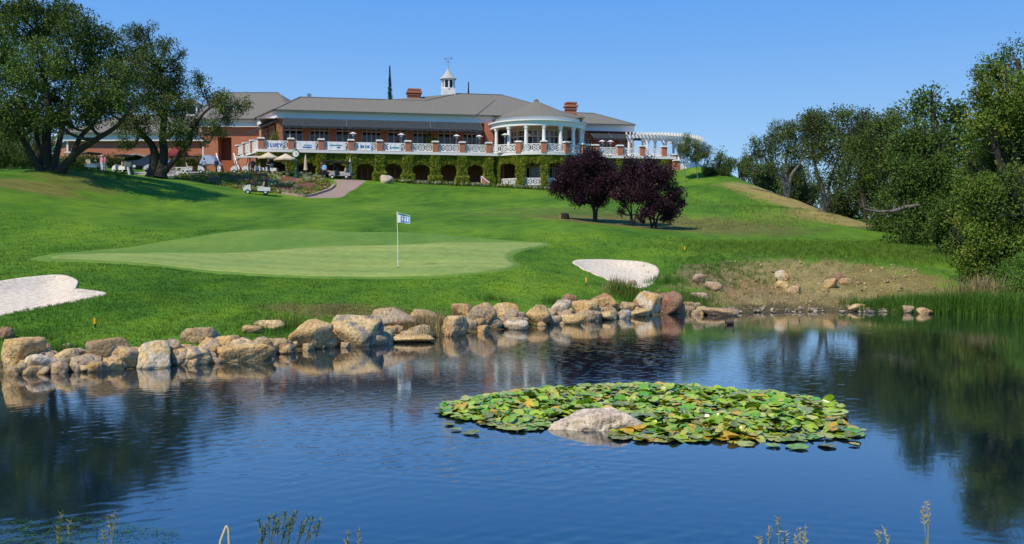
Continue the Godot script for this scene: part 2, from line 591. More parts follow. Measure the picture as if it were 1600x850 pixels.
func height(x: float, d: float) -> float:
	var fx := clampf(x / STEP + 48.0, 1.0, GX - 3.001)
	var fd := clampf(d / STEP + 8.0, 1.0, GD - 3.001)
	var i := int(fx)
	var j := int(fd)
	var tx := fx - i
	var td := fd - j
	var k := (j - 1) * GX + i - 1
	var r0 := cr(tps[k], tps[k + 1], tps[k + 2], tps[k + 3], tx)
	k += GX
	var r1 := cr(tps[k], tps[k + 1], tps[k + 2], tps[k + 3], tx)
	k += GX
	var r2 := cr(tps[k], tps[k + 1], tps[k + 2], tps[k + 3], tx)
	k += GX
	var r3 := cr(tps[k], tps[k + 1], tps[k + 2], tps[k + 3], tx)
	var h := cr(r0, r1, r2, r3, td)
	if d < 45.0 and d > -3.0 and absf(x) < 60.0:
		var sd := signed_distance(pond, Vector2(x, d))
		if sd < 0.0:
			return maxf(-1.2, sd * 0.5)
		h = lerpf(0.3 * sd, maxf(h, 0.12), smoothstep(0.0, 1.6, sd))
		for b in bunkers.size():
			if bunker_boxes.size() > b and bunker_boxes[b].has_point(Vector2(x, d)):
				var s := signed_distance(bunkers[b], Vector2(x, d))
				h -= 0.32 * smoothstep(0.15, -0.9, s)
	if x > 7.5 and x < 19.0 and d > 28.5 and d < 39.0:   # eroded bank: rills and humps
		var f := smoothstep(7.5, 9.0, x) * smoothstep(19.0, 16.0, x) * smoothstep(28.5, 30.5, d) * smoothstep(39.0, 36.5, d)
		h += f * (0.34 * (0.25 - absf(wave.get_noise_2d(x * 11.0, d * 5.0))) + 0.16 * wave.get_noise_2d(x * 24.0, d * 18.0))
	h += 0.05 * wave.get_noise_2d(x * 4.0, d * 4.0)
	return h

func lawn_color(x: float, d: float) -> Color:
	var a := wave.get_noise_2d(x * 2.2, d * 1.0)
	var b := wave.get_noise_2d(x * 14.0 + 90.0, d * 9.0)
	var e := wave.get_noise_2d(x * 40.0, d * 40.0 + 50.0)
	var k := 1.0 + 0.5 * a + 0.3 * b + 0.25 * e
	var c := Color(0.142 + 0.045 * a + 0.03 * b, 0.275, 0.03 - 0.012 * b) * k
	for s in spots:
		var u: float = (x - s[0]) / s[2]
		var w: float = (d - s[1]) / s[3]
		var q := u * u + w * w
		if q < 2.2:
			var f: float = s[5] * smoothstep(1.25, 0.45, q + 0.7 * b + 0.5 * e + 0.4 * a)
			c = c.lerp(s[4] * (1.0 + 0.3 * b + 0.35 * e), f)
	if d < 45.0:
		var sd := signed_distance(pond, Vector2(x, d))
		if sd < 1.1 and d > 12.0:
			c = c.lerp(Color(0.17, 0.13, 0.07) * (1.0 + 0.5 * e), smoothstep(1.1, 0.4, sd + 0.5 * b))
		if sd < 0.05:
			c = Color(0.1, 0.085, 0.055)
	c.a = 1.0
	return c

func lines(stops: Array) -> PackedFloat32Array:   # [from, step] ... last is the end
	var out := PackedFloat32Array()
	for i in stops.size() - 1:
		var a: float = stops[i][0]
		var e: float = stops[i + 1][0]
		while a < e - 1e-4:
			out.append(a)
			a += stops[i][1]
	out.append(stops[-1][0])
	return out

func under(x: float, d: float) -> float:   # the turf under the sand lies a little lower than the sand
	for b in bunkers.size():
		if bunker_boxes[b].has_point(Vector2(x, d)) and signed_distance(bunkers[b], Vector2(x, d)) < -0.2: return 0.15
	if d > 26.0 and d < 50.0 and x < 5.0 and signed_distance(apron_loop, Vector2(x, d)) < -0.3: return 0.07
	return 0.0

func build_ground():
	var xs := lines([[-900, 200], [-300, 40], [-100, 6], [-46, 1.0], [-30, 0.4], [24, 0.6], [48, 1.5], [60, 8], [100, 40], [300, 200], [900, 1]])
	var ds := lines([[-100, 30], [-10, 2], [4, 1], [14, 0.3], [50, 0.5], [75, 0.8], [110, 2.0], [140, 10], [220, 60], [400, 400], [1800, 1]])
	var mb := MB.new()
	var nx := xs.size()
	for d in ds:
		for x in xs:
			mb.vert(Vector3(x, height(x, d) - under(x, d), -d), Vector3.UP, lawn_color(x, d) if absf(x) < 70.0 and d < 140.0 else Color(0.142, 0.275, 0.03))
	for j in ds.size() - 1:
		for i in nx - 1:
			var k := j * nx + i
			mb.face(k, k + 1, k + nx + 1)
			mb.face(k, k + nx + 1, k + nx)
	mb.smooth()
	var o := mi("lawn", mb.mesh(), M.ground)
	tag(o, "mown green lawn rising from the pond to the clubhouse", "lawn", "", "structure")
	print("ground verts ", mb.v.size())

func sheet(loop: PackedVector2Array, lift: float, rings: int, color: Callable, centre := Vector2.INF) -> ArrayMesh:
	var c := Vector2.ZERO
	for p in loop: c += p
	c /= loop.size()
	if centre != Vector2.INF: c = centre
	var mb := MB.new()
	var n := loop.size()
	for r in rings + 1:
		var f := 1.0 - pow(1.0 - float(r) / rings, 1.3) if r < rings else 1.0
		for i in n:
			var p := c.lerp(loop[i], f)
			var l := lift if r < rings else -0.05
			mb.vert(Vector3(p.x, height(p.x, p.y) + l, -p.y), Vector3.UP, color.call(p, f))
	for r in rings:
		for i in n:
			var q := (i + 1) % n
			var a := r * n + i
			var b := r * n + q
			if r > 0:
				mb.face(a, a + n, b)
			mb.face(b, a + n, b + n)
	mb.smooth()
	var flip := 0.0
	for i in mini(mb.n.size(), 400): flip += mb.n[i].y
	if flip < 0.0:
		for i in range(0, mb.ix.size(), 3):
			var s := mb.ix[i + 1]; mb.ix[i + 1] = mb.ix[i + 2]; mb.ix[i + 2] = s
		for i in mb.n.size(): mb.n[i] = -mb.n[i]
	return mb.mesh()

func ground_loop(px: Array, n: int) -> PackedVector2Array:
	var w := PackedVector2Array()
	for p in px:
		var h := ground_hit(p[0], p[1])
		w.append(Vector2(h.x, -h.z))
	return smooth_loop(w, n)

func build_bunkers_and_green():
	var apron := apron_loop
	var putting := ground_loop([[75, 403], [200, 397], [330, 397], [420, 393], [500, 387], [620, 384], [740, 380], [850, 381], [818, 390], [797, 397], [796, 407], [806, 415], [780, 423], [700, 431], [600, 434], [500, 433], [400, 429], [300, 421], [220, 412], [140, 407]], 160)
	var o := mi("green_apron", sheet(apron, 0.025, 26, func(p, _f):
		var a := wave.get_noise_2d(p.x * 3.0, p.y * 2.0)
		var b := wave.get_noise_2d(p.x * 12.0, p.y * 4.0 + 70.0)
		return Color(0.14 + 0.03 * a, 0.25, 0.045) * (1.0 + 0.15 * a + 0.12 * b)), M.green)
	tag(o, "close-mown apron wrapped around the putting green", "golf green", "", "structure")
	o = mi("putting_green", sheet(putting, 0.05, 26, func(p, _f):
		var a := wave.get_noise_2d(p.x * 2.0, p.y * 5.0)
		var b := wave.get_noise_2d(p.x * 9.0, p.y * 9.0 + 70.0)
		var mown := 0.045 * clampf(3.0 * sin((p.y + 0.22 * p.x) * 3.6), -1.0, 1.0)
		return Color(0.265 + 0.03 * a, 0.345, 0.095) * (1.0 + 0.12 * a + 0.1 * b + mown)), M.green)
	tag(o, "pale smooth putting green around the flagstick", "golf green", "", "structure")
	var hp := ground_hit(85, 461)
	var hub := Vector2(hp.x, -hp.z)
	for i in 2:
		o = mi("sand_bunker", sheet(bunkers[i], 0.03, 16, func(_p, _f): return Color.WHITE, hub if i == 0 else Vector2.INF), M.sand)
		tag(o, ["white sand bunker with a long pointed tongue in the lawn", "white sand bunker on the slope above the brown shore boulders"][i], "bunker", "", "structure")

func build_water():
	var n := 1024
	var im := Image.create(n, n, false, Image.FORMAT_RF)
	var comps := []
	var r := RandomNumberGenerator.new()
	r.seed = 21
	for i in 15:
		var big := i < 3
		var l := r.randf_range(0.5, 0.9) if big else r.randf_range(0.11, 0.3)
		var ang := r.randf_range(-0.6, 0.6) + (0.35 if i % 3 else -0.5)
		var kx := roundf(16.0 / l * sin(ang))
		var ky := roundf(16.0 / l * cos(ang))
		comps.append([kx * TAU / n, ky * TAU / n, r.randf() * TAU, l * (0.3 if big else 0.9)])
	# crossing wave trains, strongest in wind patches
	var patch := FastNoiseLite.new()
	patch.seed = 6
	patch.frequency = 0.006
	patch.fractal_octaves = 3
	var pim := patch.get_seamless_image(256, 256)
	var data := PackedFloat32Array()
	data.resize(n * n)
	# each train is a sum of two angles, so the sines along a row come from a rotation
	for y in n:
		var ss := PackedFloat64Array()
		var cs := PackedFloat64Array()
		var ds := PackedFloat64Array()
		var dc := PackedFloat64Array()
		for c in comps:
			ss.append(sin(c[1] * y + c[2]) * c[3]); cs.append(cos(c[1] * y + c[2]) * c[3])
			ds.append(sin(c[0])); dc.append(cos(c[0]))
		var m := comps.size()
		for x in n:
			var h := 0.0
			for k in m:
				var s := ss[k]
				h += s
				var e := cs[k]
				ss[k] = s * dc[k] + e * ds[k]
				cs[k] = e * dc[k] - s * ds[k]
			data[y * n + x] = h
		if y % 4 == 0:
			pass
	for y in n:
		for x in n:
			var f := smoothstep(0.25, 0.75, pim.get_pixel(x >> 2, y >> 2).r)
			data[y * n + x] = 0.5 + 0.06 * data[y * n + x] * (0.15 + 1.15 * f)
	im = Image.create_from_data(n, n, false, Image.FORMAT_RF, data.to_byte_array())
	var m := smat(0.003, 0.01, 0.02, 0.03, 0.75)
	m.clearcoat_enabled = true
	m.clearcoat = 1.0
	m.clearcoat_roughness = 0.07
	m.heightmap_enabled = true
	m.heightmap_texture = ImageTexture.create_from_image(im)
	m.heightmap_scale = 2.4
	M.water = m
	var mb := MB.new()
	var xs := lines([[-60, 2], [60, 1]])
	var zs := lines([[-6, 2], [40, 1]])
	for d in zs:
		for x in xs:
			mb.vert(Vector3(x, 0, -d), Vector3.UP, Color.WHITE, Vector2(x, -d) / 16.0)
	for j in zs.size() - 1:
		for i in xs.size() - 1:
			var k := j * xs.size() + i
			mb.face(k, k + 1, k + xs.size() + 1)
			mb.face(k, k + xs.size() + 1, k + xs.size())
	var o := mi("pond_water", mb.mesh(), m)
	tag(o, "rippled deep blue pond mirroring sky and trees", "pond", "", "structure")

# ------------------------------------------------------------ trees
func leaf_cluster(sd: int, count: int, leaf: float, wide := 0.55) -> ArrayMesh:   # leaves filling a ball of radius 1
	var r := RandomNumberGenerator.new()
	r.seed = sd
	var mb := MB.new()
	for i in count:
		var p := Vector3(r.randfn(), r.randfn(), r.randfn()).normalized() * pow(r.randf(), 0.5)
		var out := (p.normalized() + 0.9 * Vector3(r.randfn(), r.randfn(), r.randfn())).normalized()
		var side := out.cross(Vector3(r.randfn(), r.randfn(), r.randfn())).normalized()
		var up := out.cross(side)
		var l := leaf * r.randf_range(0.7, 1.3)
		var g := r.randf_range(0.8, 1.2)
		mb.col = Color(g, g, g)
		var a := p
		var b := p + out * l * 0.5 + side * l * wide * 0.5 + up * l * 0.1
		var c := p + out * l
		var d := p + out * l * 0.5 - side * l * wide * 0.5 + up * l * 0.1
		mb.tri(a, b, c)
		mb.tri(a, c, d)
	return mb.mesh()

func curve(a: Vector3, b: Vector3, sag: Vector3, steps := 6) -> Array:
	var out := []
	for i in steps + 1:
		var t := float(i) / steps
		out.append(a.lerp(b, t) + sag * 4.0 * t * (1.0 - t) + Vector3(sin(t * 9.0 + a.x), sin(t * 7.0 + b.y), cos(t * 8.0)) * 0.03 * a.distance_to(b) * t * (1.0 - t) * 2.0)
	return out

func taper(n: int, r0: float, r1: float) -> Array:
	var out := []
	for i in n: out.append(lerpf(r0, r1, float(i) / (n - 1)))
	return out

# o: label, category, group, base, depth, lobes [[px, py, r px, depth offset, density]], stems [[[px, py, depth offset] ...], r], color, leaf mesh, cluster, dens, bark
func tree(called: String, o: Dictionary):
	var t := thing(called, o.label, o.get("category", "tree"), o.base, 0.0, o.get("group", ""))
	var base: Vector3 = o.base
	var depth: float = o.depth
	var k := depth / F
	var mb := MB.new()
	var tips := []
	if o.has("stems"):
		for s in o.stems:
			var pts := []
			var rr := []
			var nn: int = s[0].size()
			for i in nn:
				pts.append(at(s[0][i][0], s[0][i][1], depth + s[0][i][2]) - base)
			pts[0].y -= 0.3
			var fine_pts := []
			for i in nn - 1:
				for q in 4:
					fine_pts.append(pts[i].cubic_interpolate(pts[i + 1], pts[maxi(i - 1, 0)], pts[mini(i + 2, nn - 1)], q / 4.0))
			fine_pts.append(pts[-1])
			for i in fine_pts.size():
				var f := float(i) / (fine_pts.size() - 1)
				rr.append(s[1] * (1.0 - 0.72 * f) * (1.0 + 0.5 * exp(-f * 14.0)))
			mb.tube(fine_pts, rr, 9)
			for i in range(fine_pts.size() / 2, fine_pts.size()): tips.append([fine_pts[i], rr[i]])
	else:
		var top := Vector3(rnd(-0.3, 0.3), o.get("fork", 2.0), rnd(-0.3, 0.3))
		var r0: float = o.get("trunk", 0.3)
		var c := curve(Vector3(0, -0.4, 0), top, Vector3(rnd(-0.15, 0.15), 0, 0))
		var rr := taper(c.size(), r0, r0 * 0.7)
		rr[0] *= 1.5
		rr[1] *= 1.1
		mb.tube(c, rr, 9)
		tips.append([top, r0 * 0.66])
	var places := []
	var cols := []
	var holes := FastNoiseLite.new()
	holes.seed = rng.randi() % 1000
	holes.frequency = o.get("hole_freq", 0.55)
	var cs: float = o.get("cluster", 0.42)
	for l in o.lobes:
		var c: Vector3 = at(l[0], l[1], depth + l[3]) - base
		var r: float = l[2] * k
		var tone := rnd(0.74, 1.32)
		var dens: float = o.get("dens", 55.0) * (l[4] if l.size() > 4 else 1.0)
		# limb to the lobe, from the nearest lower tip
		var best = tips[0]
		var bd := 1e9
		for q in tips:
			var dd: float = q[0].distance_to(c) + (4.0 if q[0].y > c.y else 0.0)
			if dd < bd:
				bd = dd
				best = q
		var lp := curve(best[0], c, Vector3(rnd(-0.2, 0.2), -0.12 * bd, rnd(-0.2, 0.2)))
		mb.tube(lp, taper(lp.size(), best[1] * 0.8, 0.04 + best[1] * 0.15), 6, false)
		for i in 9:
			var dir := Vector3(rng.randfn(), rng.randfn() + 0.35, rng.randfn()).normalized()
			var from: Vector3 = lp[rng.randi_range(3, lp.size() - 1)]
			var tw := curve(from, c + dir * r * rnd(0.75, 1.05), Vector3(0, -0.1 * r, 0), 4)
			mb.tube(tw, taper(tw.size(), 0.05, 0.012), 4, false)
		var count := int(dens * r * r * (0.42 / cs) ** 2)
		var flat: float = o.get("flat", 0.85)
		for i in count:
			var dir := Vector3(rng.randfn(), rng.randfn(), rng.randfn()).normalized()
			var f := pow(rng.randf(), 0.4) * rnd(0.85, 1.12)
			var p := c + Vector3(dir.x, dir.y * flat, dir.z) * r * f
			if holes.get_noise_3d(p.x + base.x, p.y * 1.3, p.z) < o.get("gap", -0.12): continue
			places.append(Transform3D(spin_basis(cs * rnd(0.45, 1.45)), p))
			var g := rnd(0.7, 1.3) * tone
			var q: Color = o.color
			if rng.randf() < o.get("odd", 0.12): q = o.get("odd_color", q)
			cols.append(q * g)
	mi("trunk", mb.mesh(), o.get("bark", M.bark), t)
	scatter("crown", o.get("leaf", M.oak_leaf), o.get("leafmat", M.leaf), places, cols, t).set_meta("kind", "stuff")
	return t

func bush(called: String, label: String, pos: Vector3, radii: Vector3, color: Color, n: int, cs: float, group := "", leaf: Mesh = null, lobes := 5):
	var t := thing(called, label, "bush", pos, 0.0, group)
	var mb := MB.new()
	for i in 6:
		var a := rnd(0, TAU)
		var e := Vector3(cos(a) * radii.x * 0.6, radii.y * 0.9, sin(a) * radii.z * 0.6)
		var c := curve(Vector3(0, -0.1, 0), e, Vector3(0, 0.1, 0), 4)
		mb.tube(c, taper(c.size(), 0.05, 0.015), 5, false)
	mi("stem", mb.mesh(), M.bark, t)
	var places := []
	var cols := []
	for q in lobes:
		var c := Vector3(rnd(-0.55, 0.55) * radii.x, rnd(0.3, 1.05) * radii.y, rnd(-0.55, 0.55) * radii.z)
		for i in n / lobes:
			var d := Vector3(rng.randfn(), rng.randfn(), rng.randfn()).normalized() * pow(rng.randf(), 0.4) * 0.62
			var p := c + d * radii
			if p.y < 0.05: p.y = rnd(0.05, 0.3)
			places.append(Transform3D(spin_basis(cs * rnd(0.6, 1.3)), p))
			cols.append(color * rnd(0.7, 1.3))
	scatter("foliage", leaf if leaf else M.oak_leaf, M.leaf, places, cols, t).set_meta("kind", "stuff")
	return t

func build_trees():
	M.oak_leaf = leaf_cluster(1, 40, 0.34)
	M.fine_leaf = leaf_cluster(2, 46, 0.3)
	M.plum_leaf = leaf_cluster(3, 36, 0.36, 0.7)
	M.ivy_leaf = leaf_cluster(4, 26, 0.5, 0.9)
	var oak := Color(0.082, 0.125, 0.026)
	var oak_y := Color(0.13, 0.18, 0.025)
	var dark := Color(0.07, 0.122, 0.022)
	# the two oaks beside the clubhouse
	tree("oak_tree", {"label": "massive many-stemmed oak with a dense dark crown at the lawn crest", "base": ground_hit(78, 264), "depth": 62.0, "color": oak, "odd_color": oak_y, "dens": 60.0, "gap": -0.1,
		"stems": [[[[66, 264, 0], [45, 235, -0.5], [28, 205, -1], [5, 184, -1.5], [-25, 165, -2]], 0.27], [[[76, 264, 0.4], [72, 225, 0.4], [76, 180, 0.8], [70, 120, 1], [62, 60, 1]], 0.37], [[[82, 264, 0.2], [92, 225, 0.5], [100, 190, 1.5], [112, 140, 2], [118, 90, 2]], 0.24],
			[[[94, 262, -0.2], [118, 240, -0.6], [150, 218, -1], [185, 195, -1.5], [205, 165, -2]], 0.30], [[[112, 243, -0.4], [125, 215, 0.2], [150, 190, 0.6], [168, 150, 1]], 0.21], [[[60, 250, 0.8], [58, 215, 1.6], [40, 170, 2], [25, 120, 2]], 0.22]],
		"lobes": [[28, 55, 48, 0], [78, 40, 46, 1.5], [125, 52, 42, -1], [160, 75, 40, 0.5], [62, 105, 50, -2.5], [15, 115, 44, 1], [115, 110, 46, 2.5], [170, 118, 34, -1.5], [-30, 80, 50, 0], [20, 165, 40, -1.5], [85, 155, 36, 2.5], [140, 150, 34, -2.5], [185, 150, 24, -2], [-30, 160, 44, 0], [55, 10, 30, 0], [100, 20, 26, 0.5], [60, 195, 26, 2, 0.6], [150, 178, 20, 1, 0.7], [10, 205, 24, -2, 0.7], [105, 192, 18, -1, 0.6], [-40, 30, 45, 1], [25, 12, 22, 0, 0.8], [10, 20, 25, 0.5, 0.9], [45, 185, 26, -2], [125, 175, 24, -2.5], [165, 160, 26, 1], [80, 185, 22, -3], [190, 120, 26, 0], [0, 180, 30, 1]]})
	tree("oak_tree", {"label": "spreading oak beside the lower brick wing, sparse grey-green limbs reaching over the roof", "base": ground_hit(243, 270), "depth": 86.0, "color": Color(0.075, 0.115, 0.024), "odd_color": Color(0.17, 0.18, 0.05), "odd": 0.2, "dens": 56.0, "gap": -0.08,
		"stems": [[[[238, 273, 0], [242, 245, 0], [236, 225, 0], [218, 205, -1], [205, 180, -1]], 0.52], [[[250, 273, 0], [256, 240, 0.3], [254, 210, 0.5], [258, 160, 1], [250, 110, 1]], 0.52], [[[258, 262, 0], [285, 235, -0.3], [300, 205, -0.5], [320, 175, -1], [345, 160, -1]], 0.26], [[[320, 205, -0.6], [335, 205, -1], [345, 195, -1.2]], 0.15]],
		"lobes": [[212, 60, 26, 0], [205, 95, 30, 1], [240, 95, 34, -1], [258, 72, 18, 0, 0.7], [228, 135, 36, -2], [265, 128, 34, 1.5], [205, 155, 28, 1], [250, 170, 34, -2], [285, 165, 28, 0], [218, 190, 26, -1.5], [275, 205, 26, -2], [300, 200, 22, 0, 0.7], [282, 105, 13, 0, 0.6], [283, 85, 9, 0, 0.5], [312, 125, 18, 0, 0.55], [322, 150, 20, 0, 0.55], [345, 158, 24, -1, 0.6], [372, 163, 20, -1, 0.7], [350, 180, 20, 0, 0.6], [335, 200, 20, -1, 0.6], [320, 218, 14, -1, 0.5], [195, 225, 14, -2, 0.8], [288, 226, 14, -2, 0.8], [230, 45, 14, 0, 0.6], [190, 195, 18, 0, 0.6]]})
	# oaks on the dry ridge and the wooded shore
	var ridge := "oaks along the dry ridge"
	tree("ridge_oak", {"label": "small open-crowned oak standing highest on the dry ridge", "base": ground_hit(1228, 305), "depth": 86.0, "color": Color(0.06, 0.09, 0.028), "odd_color": oak_y, "group": ridge, "bark": M.paleBark, "gap": -0.1,
		"stems": [[[[1228, 306, 0], [1222, 280, 0], [1205, 265, 0], [1195, 245, 0]], 0.22], [[[1230, 306, 0], [1236, 275, 0], [1250, 255, 0], [1258, 230, 0]], 0.2], [[[1228, 290, 0], [1228, 255, 1], [1232, 225, 1]], 0.22]],
		"lobes": [[1196, 232, 24, 0], [1225, 208, 26, 1], [1178, 240, 16, 0, 0.7], [1258, 205, 28, -1], [1245, 235, 26, 1], [1210, 255, 18, -1, 0.7], [1180, 222, 14, 0, 0.7], [1275, 190, 22, 0], [1172, 262, 12, 1, 0.6], [1245, 265, 14, 2, 0.5]]})
	tree("ridge_oak", {"label": "pale-trunked oak halfway down the dry ridge", "base": ground_hit(1287, 331), "depth": 70.0, "color": Color(0.07, 0.1, 0.032), "odd_color": oak_y, "group": ridge, "bark": M.paleBark,
		"stems": [[[[1286, 332, 0], [1286, 300, 0], [1276, 270, 0], [1272, 240, 0]], 0.26], [[[1290, 318, 0], [1298, 280, 0.5], [1312, 240, 1]], 0.16]],
		"lobes": [[1283, 200, 30, 0], [1318, 192, 28, 1], [1300, 232, 34, -1], [1268, 240, 22, 0], [1335, 225, 32, 1], [1320, 268, 30, -1, 0.9], [1275, 272, 16, -1, 0.6], [1265, 190, 18, 0, 0.8], [1348, 190, 20, 1]]})
	tree("ridge_oak", {"label": "dense oak at the low end of the dry ridge", "base": on_ground(26.0, 61.0), "depth": 60.0, "color": oak, "odd_color": oak_y, "group": ridge, "fork": 1.6, "trunk": 0.4,
		"lobes": [[1350, 232, 34, 0], [1385, 215, 34, 1], [1345, 275, 32, -2], [1380, 268, 38, -1], [1402, 190, 24, 2], [1385, 312, 26, 0], [1410, 250, 34, 2], [1370, 190, 18, 1, 0.7]]})
	tree("shore_oak", {"label": "tall oak with a knobbly twin-topped crown behind the green meadow", "base": on_ground(24.0, 50.0), "depth": 49.0, "color": dark, "odd_color": oak, "fork": 2.2, "trunk": 0.5,
		"lobes": [[1456, 152, 22, 0], [1430, 175, 24, 0.5], [1478, 180, 26, 1], [1448, 210, 36, -1], [1412, 235, 30, -0.5], [1490, 225, 38, 1], [1430, 275, 42, -2], [1475, 275, 42, -2], [1405, 300, 28, -1], [1500, 300, 40, 0], [1490, 350, 36, 1], [1500, 175, 16, 1, 0.8], [1465, 365, 24, 2]]})
	tree("shore_oak", {"label": "biggest leafy oak overhanging the pond beside the reeds", "base": on_ground(20.5, 34.5), "depth": 35.0, "color": Color(0.1, 0.165, 0.024), "odd_color": Color(0.19, 0.2, 0.035), "fork": 2.0, "trunk": 0.5, "cluster": 0.34, "leaf": M.fine_leaf, "dens": 62.0, "gap": -0.14,
		"lobes": [[1553, 108, 28, 0], [1590, 92, 32, 0.5], [1538, 150, 26, -0.5], [1580, 150, 42, 0], [1570, 185, 42, -0.5], [1610, 170, 46, -1], [1545, 200, 38, -1], [1600, 220, 52, 0], [1640, 140, 60, 1], [1545, 255, 44, 0.5], [1522, 300, 36, -1], [1580, 300, 52, -2], [1640, 260, 60, 0], [1525, 350, 38, -1], [1570, 375, 46, -2], [1620, 360, 52, -1], [1508, 395, 30, -1], [1545, 415, 34, -1.5], [1490, 372, 18, -1, 0.7], [1520, 430, 20, -1, 0.7], [1515, 255, 22, 1, 0.8], [1530, 115, 14, 0, 0.6]]})
	tree("shore_oak", {"label": "oak filling the wood edge behind the biggest shore oak", "base": on_ground(34.0, 48.0), "depth": 48.0, "color": dark, "odd_color": oak, "fork": 2.0, "trunk": 0.45,
		"lobes": [[1530, 190, 40, 2], [1560, 240, 50, 2], [1520, 260, 44, 1], [1530, 330, 50, 2], [1500, 390, 36, 2], [1600, 330, 60, 4], [1640, 200, 70, 3]]})
	# undergrowth under the shore oaks
	for b in [[1440, 372, 2.3, 2.2, 46.0, "dark undergrowth bush beneath the twin-topped oak"], [1495, 400, 2.0, 2.0, 41.0, "dark bush at the edge of the shaded bank"], [1400, 352, 2.2, 2.0, 56.0, "low dark bush below the bare pale limb"]]:
		var p := at(b[0], b[1], b[4])
		bush("undergrowth_bush", b[5], Vector3(p.x, height(p.x, b[4]) - 0.1, p.z), Vector3(b[2], b[3], 1.6), dark, 420, 0.4)
	bush("shore_shrub", "bright green shrub at the water's edge beneath the biggest shore oak", on_ground(17.6, 29.5), Vector3(1.3, 1.1, 1.1), Color(0.1, 0.2, 0.03), 520, 0.2, "", M.fine_leaf)
	# bare limb and grey thicket in front of the wood
	var limb := thing("bare_branch", "bare pale forked branch reaching out in front of the dark wood", "branch", at(1380, 335, 46.5))
	var lb := MB.new()
	var lo := limb.position
	var path := []
	for q in [[1458, 336, 0.8], [1442, 328, 0.3], [1434, 321, 0], [1415, 324, 0], [1395, 330, 0], [1372, 331, 0], [1350, 326, 0]]: path.append(at(q[0], q[1], 46.0 + q[2]) - lo)
	lb.tube(path, [0.16, 0.15, 0.13, 0.11, 0.09, 0.06, 0.03], 7)
	for i in 26:
		var a: Vector3 = path[rng.randi_range(3, 6)]
		var c := curve(a, a + Vector3(rnd(-0.8, 0.5), rnd(-0.4, 0.7), rnd(-0.5, 0.5)), Vector3(0, 0.15, 0), 4)
		lb.tube(c, taper(c.size(), 0.014, 0.004), 4, false)
	mi("limb", lb.mesh(), M.paleBark, limb)
	# dark purple plum trees
	var plum := Color(0.044, 0.021, 0.031)
	var plums := "purple-leaved plum trees on the lawn"
	tree("plum_tree", {"label": "tallest and widest purple-leaved plum tree of the trio", "base": ground_hit(929, 344), "depth": 60.0, "color": plum, "odd_color": Color(0.085, 0.03, 0.042), "leaf": M.plum_leaf, "cluster": 0.26, "dens": 70.0, "gap": -0.3, "group": plums, "bark": M.black, "leafmat": M.gloss_leaf,
		"stems": [[[[929, 345, 0], [927, 325, 0], [915, 308, 0], [900, 295, 0]], 0.11], [[[931, 345, 0], [934, 322, 0], [945, 300, 0.2]], 0.1], [[[929, 332, 0], [928, 305, 0.3], [925, 285, 0.4]], 0.09]],
		"lobes": [[915, 258, 26, 0], [895, 275, 26, -0.3], [940, 265, 24, 0.3], [880, 292, 20, 0], [910, 295, 26, -0.4], [940, 295, 22, 0.3], [925, 245, 16, 0.4], [895, 255, 14, 0.2], [950, 280, 18, -0.3], [868, 290, 8, 0], [935, 315, 14, 0.3], [905, 312, 12, -0.5]]})
	tree("plum_tree", {"label": "purple-leaved plum tree standing between its two neighbours", "base": ground_hit(987, 349), "depth": 59.0, "color": plum, "odd_color": Color(0.085, 0.03, 0.042), "leaf": M.plum_leaf, "cluster": 0.26, "dens": 70.0, "gap": -0.25, "group": plums, "bark": M.black, "leafmat": M.gloss_leaf,
		"stems": [[[[987, 350, 0], [985, 335, 0], [978, 322, 0], [970, 305, 0]], 0.08], [[[989, 350, 0], [994, 335, 0], [1000, 318, 0]], 0.08], [[[988, 340, 0], [986, 320, 0.3], [988, 300, 0.3]], 0.07]],
		"lobes": [[975, 280, 20, 0.2], [995, 272, 22, 0.4], [985, 300, 20, 0], [968, 302, 14, 0], [1000, 305, 16, 0], [988, 256, 14, 0.3], [970, 262, 12, 0], [975, 320, 8, 0, 0.7], [968, 330, 5, 0, 0.7]]})
	tree("plum_tree", {"label": "purple-leaved plum tree furthest from the rotunda, with low sprawling boughs", "base": ground_hit(1022, 355), "depth": 57.0, "color": plum, "odd_color": Color(0.085, 0.03, 0.042), "leaf": M.plum_leaf, "cluster": 0.26, "dens": 70.0, "gap": -0.25, "group": plums, "bark": M.black, "leafmat": M.gloss_leaf,
		"stems": [[[[1020, 356, 0], [1015, 340, 0], [1005, 328, 0]], 0.1], [[[1024, 356, 0], [1028, 338, 0], [1040, 322, 0]], 0.1], [[[1022, 345, 0], [1022, 318, 0.3]], 0.08]],
		"lobes": [[1025, 280, 26, 0], [1045, 300, 20, 0.3], [1010, 300, 20, -0.3], [1058, 305, 14, 0], [1030, 318, 20, -0.4], [1010, 330, 12, -0.3], [1050, 330, 14, 0], [1015, 262, 18, 0.4], [1040, 268, 16, 0], [1000, 340, 7, -0.3], [1042, 340, 8, 0], [1064, 318, 8, 0]]})
	# cypresses behind the roof
	for c in [[609, 103, 160, 8, 130.0, "tall thin cypress rising behind the long roof"], [732, 128, 160, 5, 150.0, "small thin cypress just showing beside the cupola"]]:
		var top := at(c[0], c[1], c[4])
		var t := thing("cypress_tree", c[5], "tree", Vector3(top.x, height(top.x, c[4]), top.z), 0.0, "cypresses behind the roof")
		var hh: float = top.y - t.position.y
		var mb := MB.new()
		mb.tube([Vector3(0, -0.3, 0), Vector3(0, hh * 0.5, 0), Vector3(0, hh * 0.95, 0)], [0.2, 0.12, 0.03], 6)
		mi("trunk", mb.mesh(), M.bark, t)
		var pl := []
		var cl := []
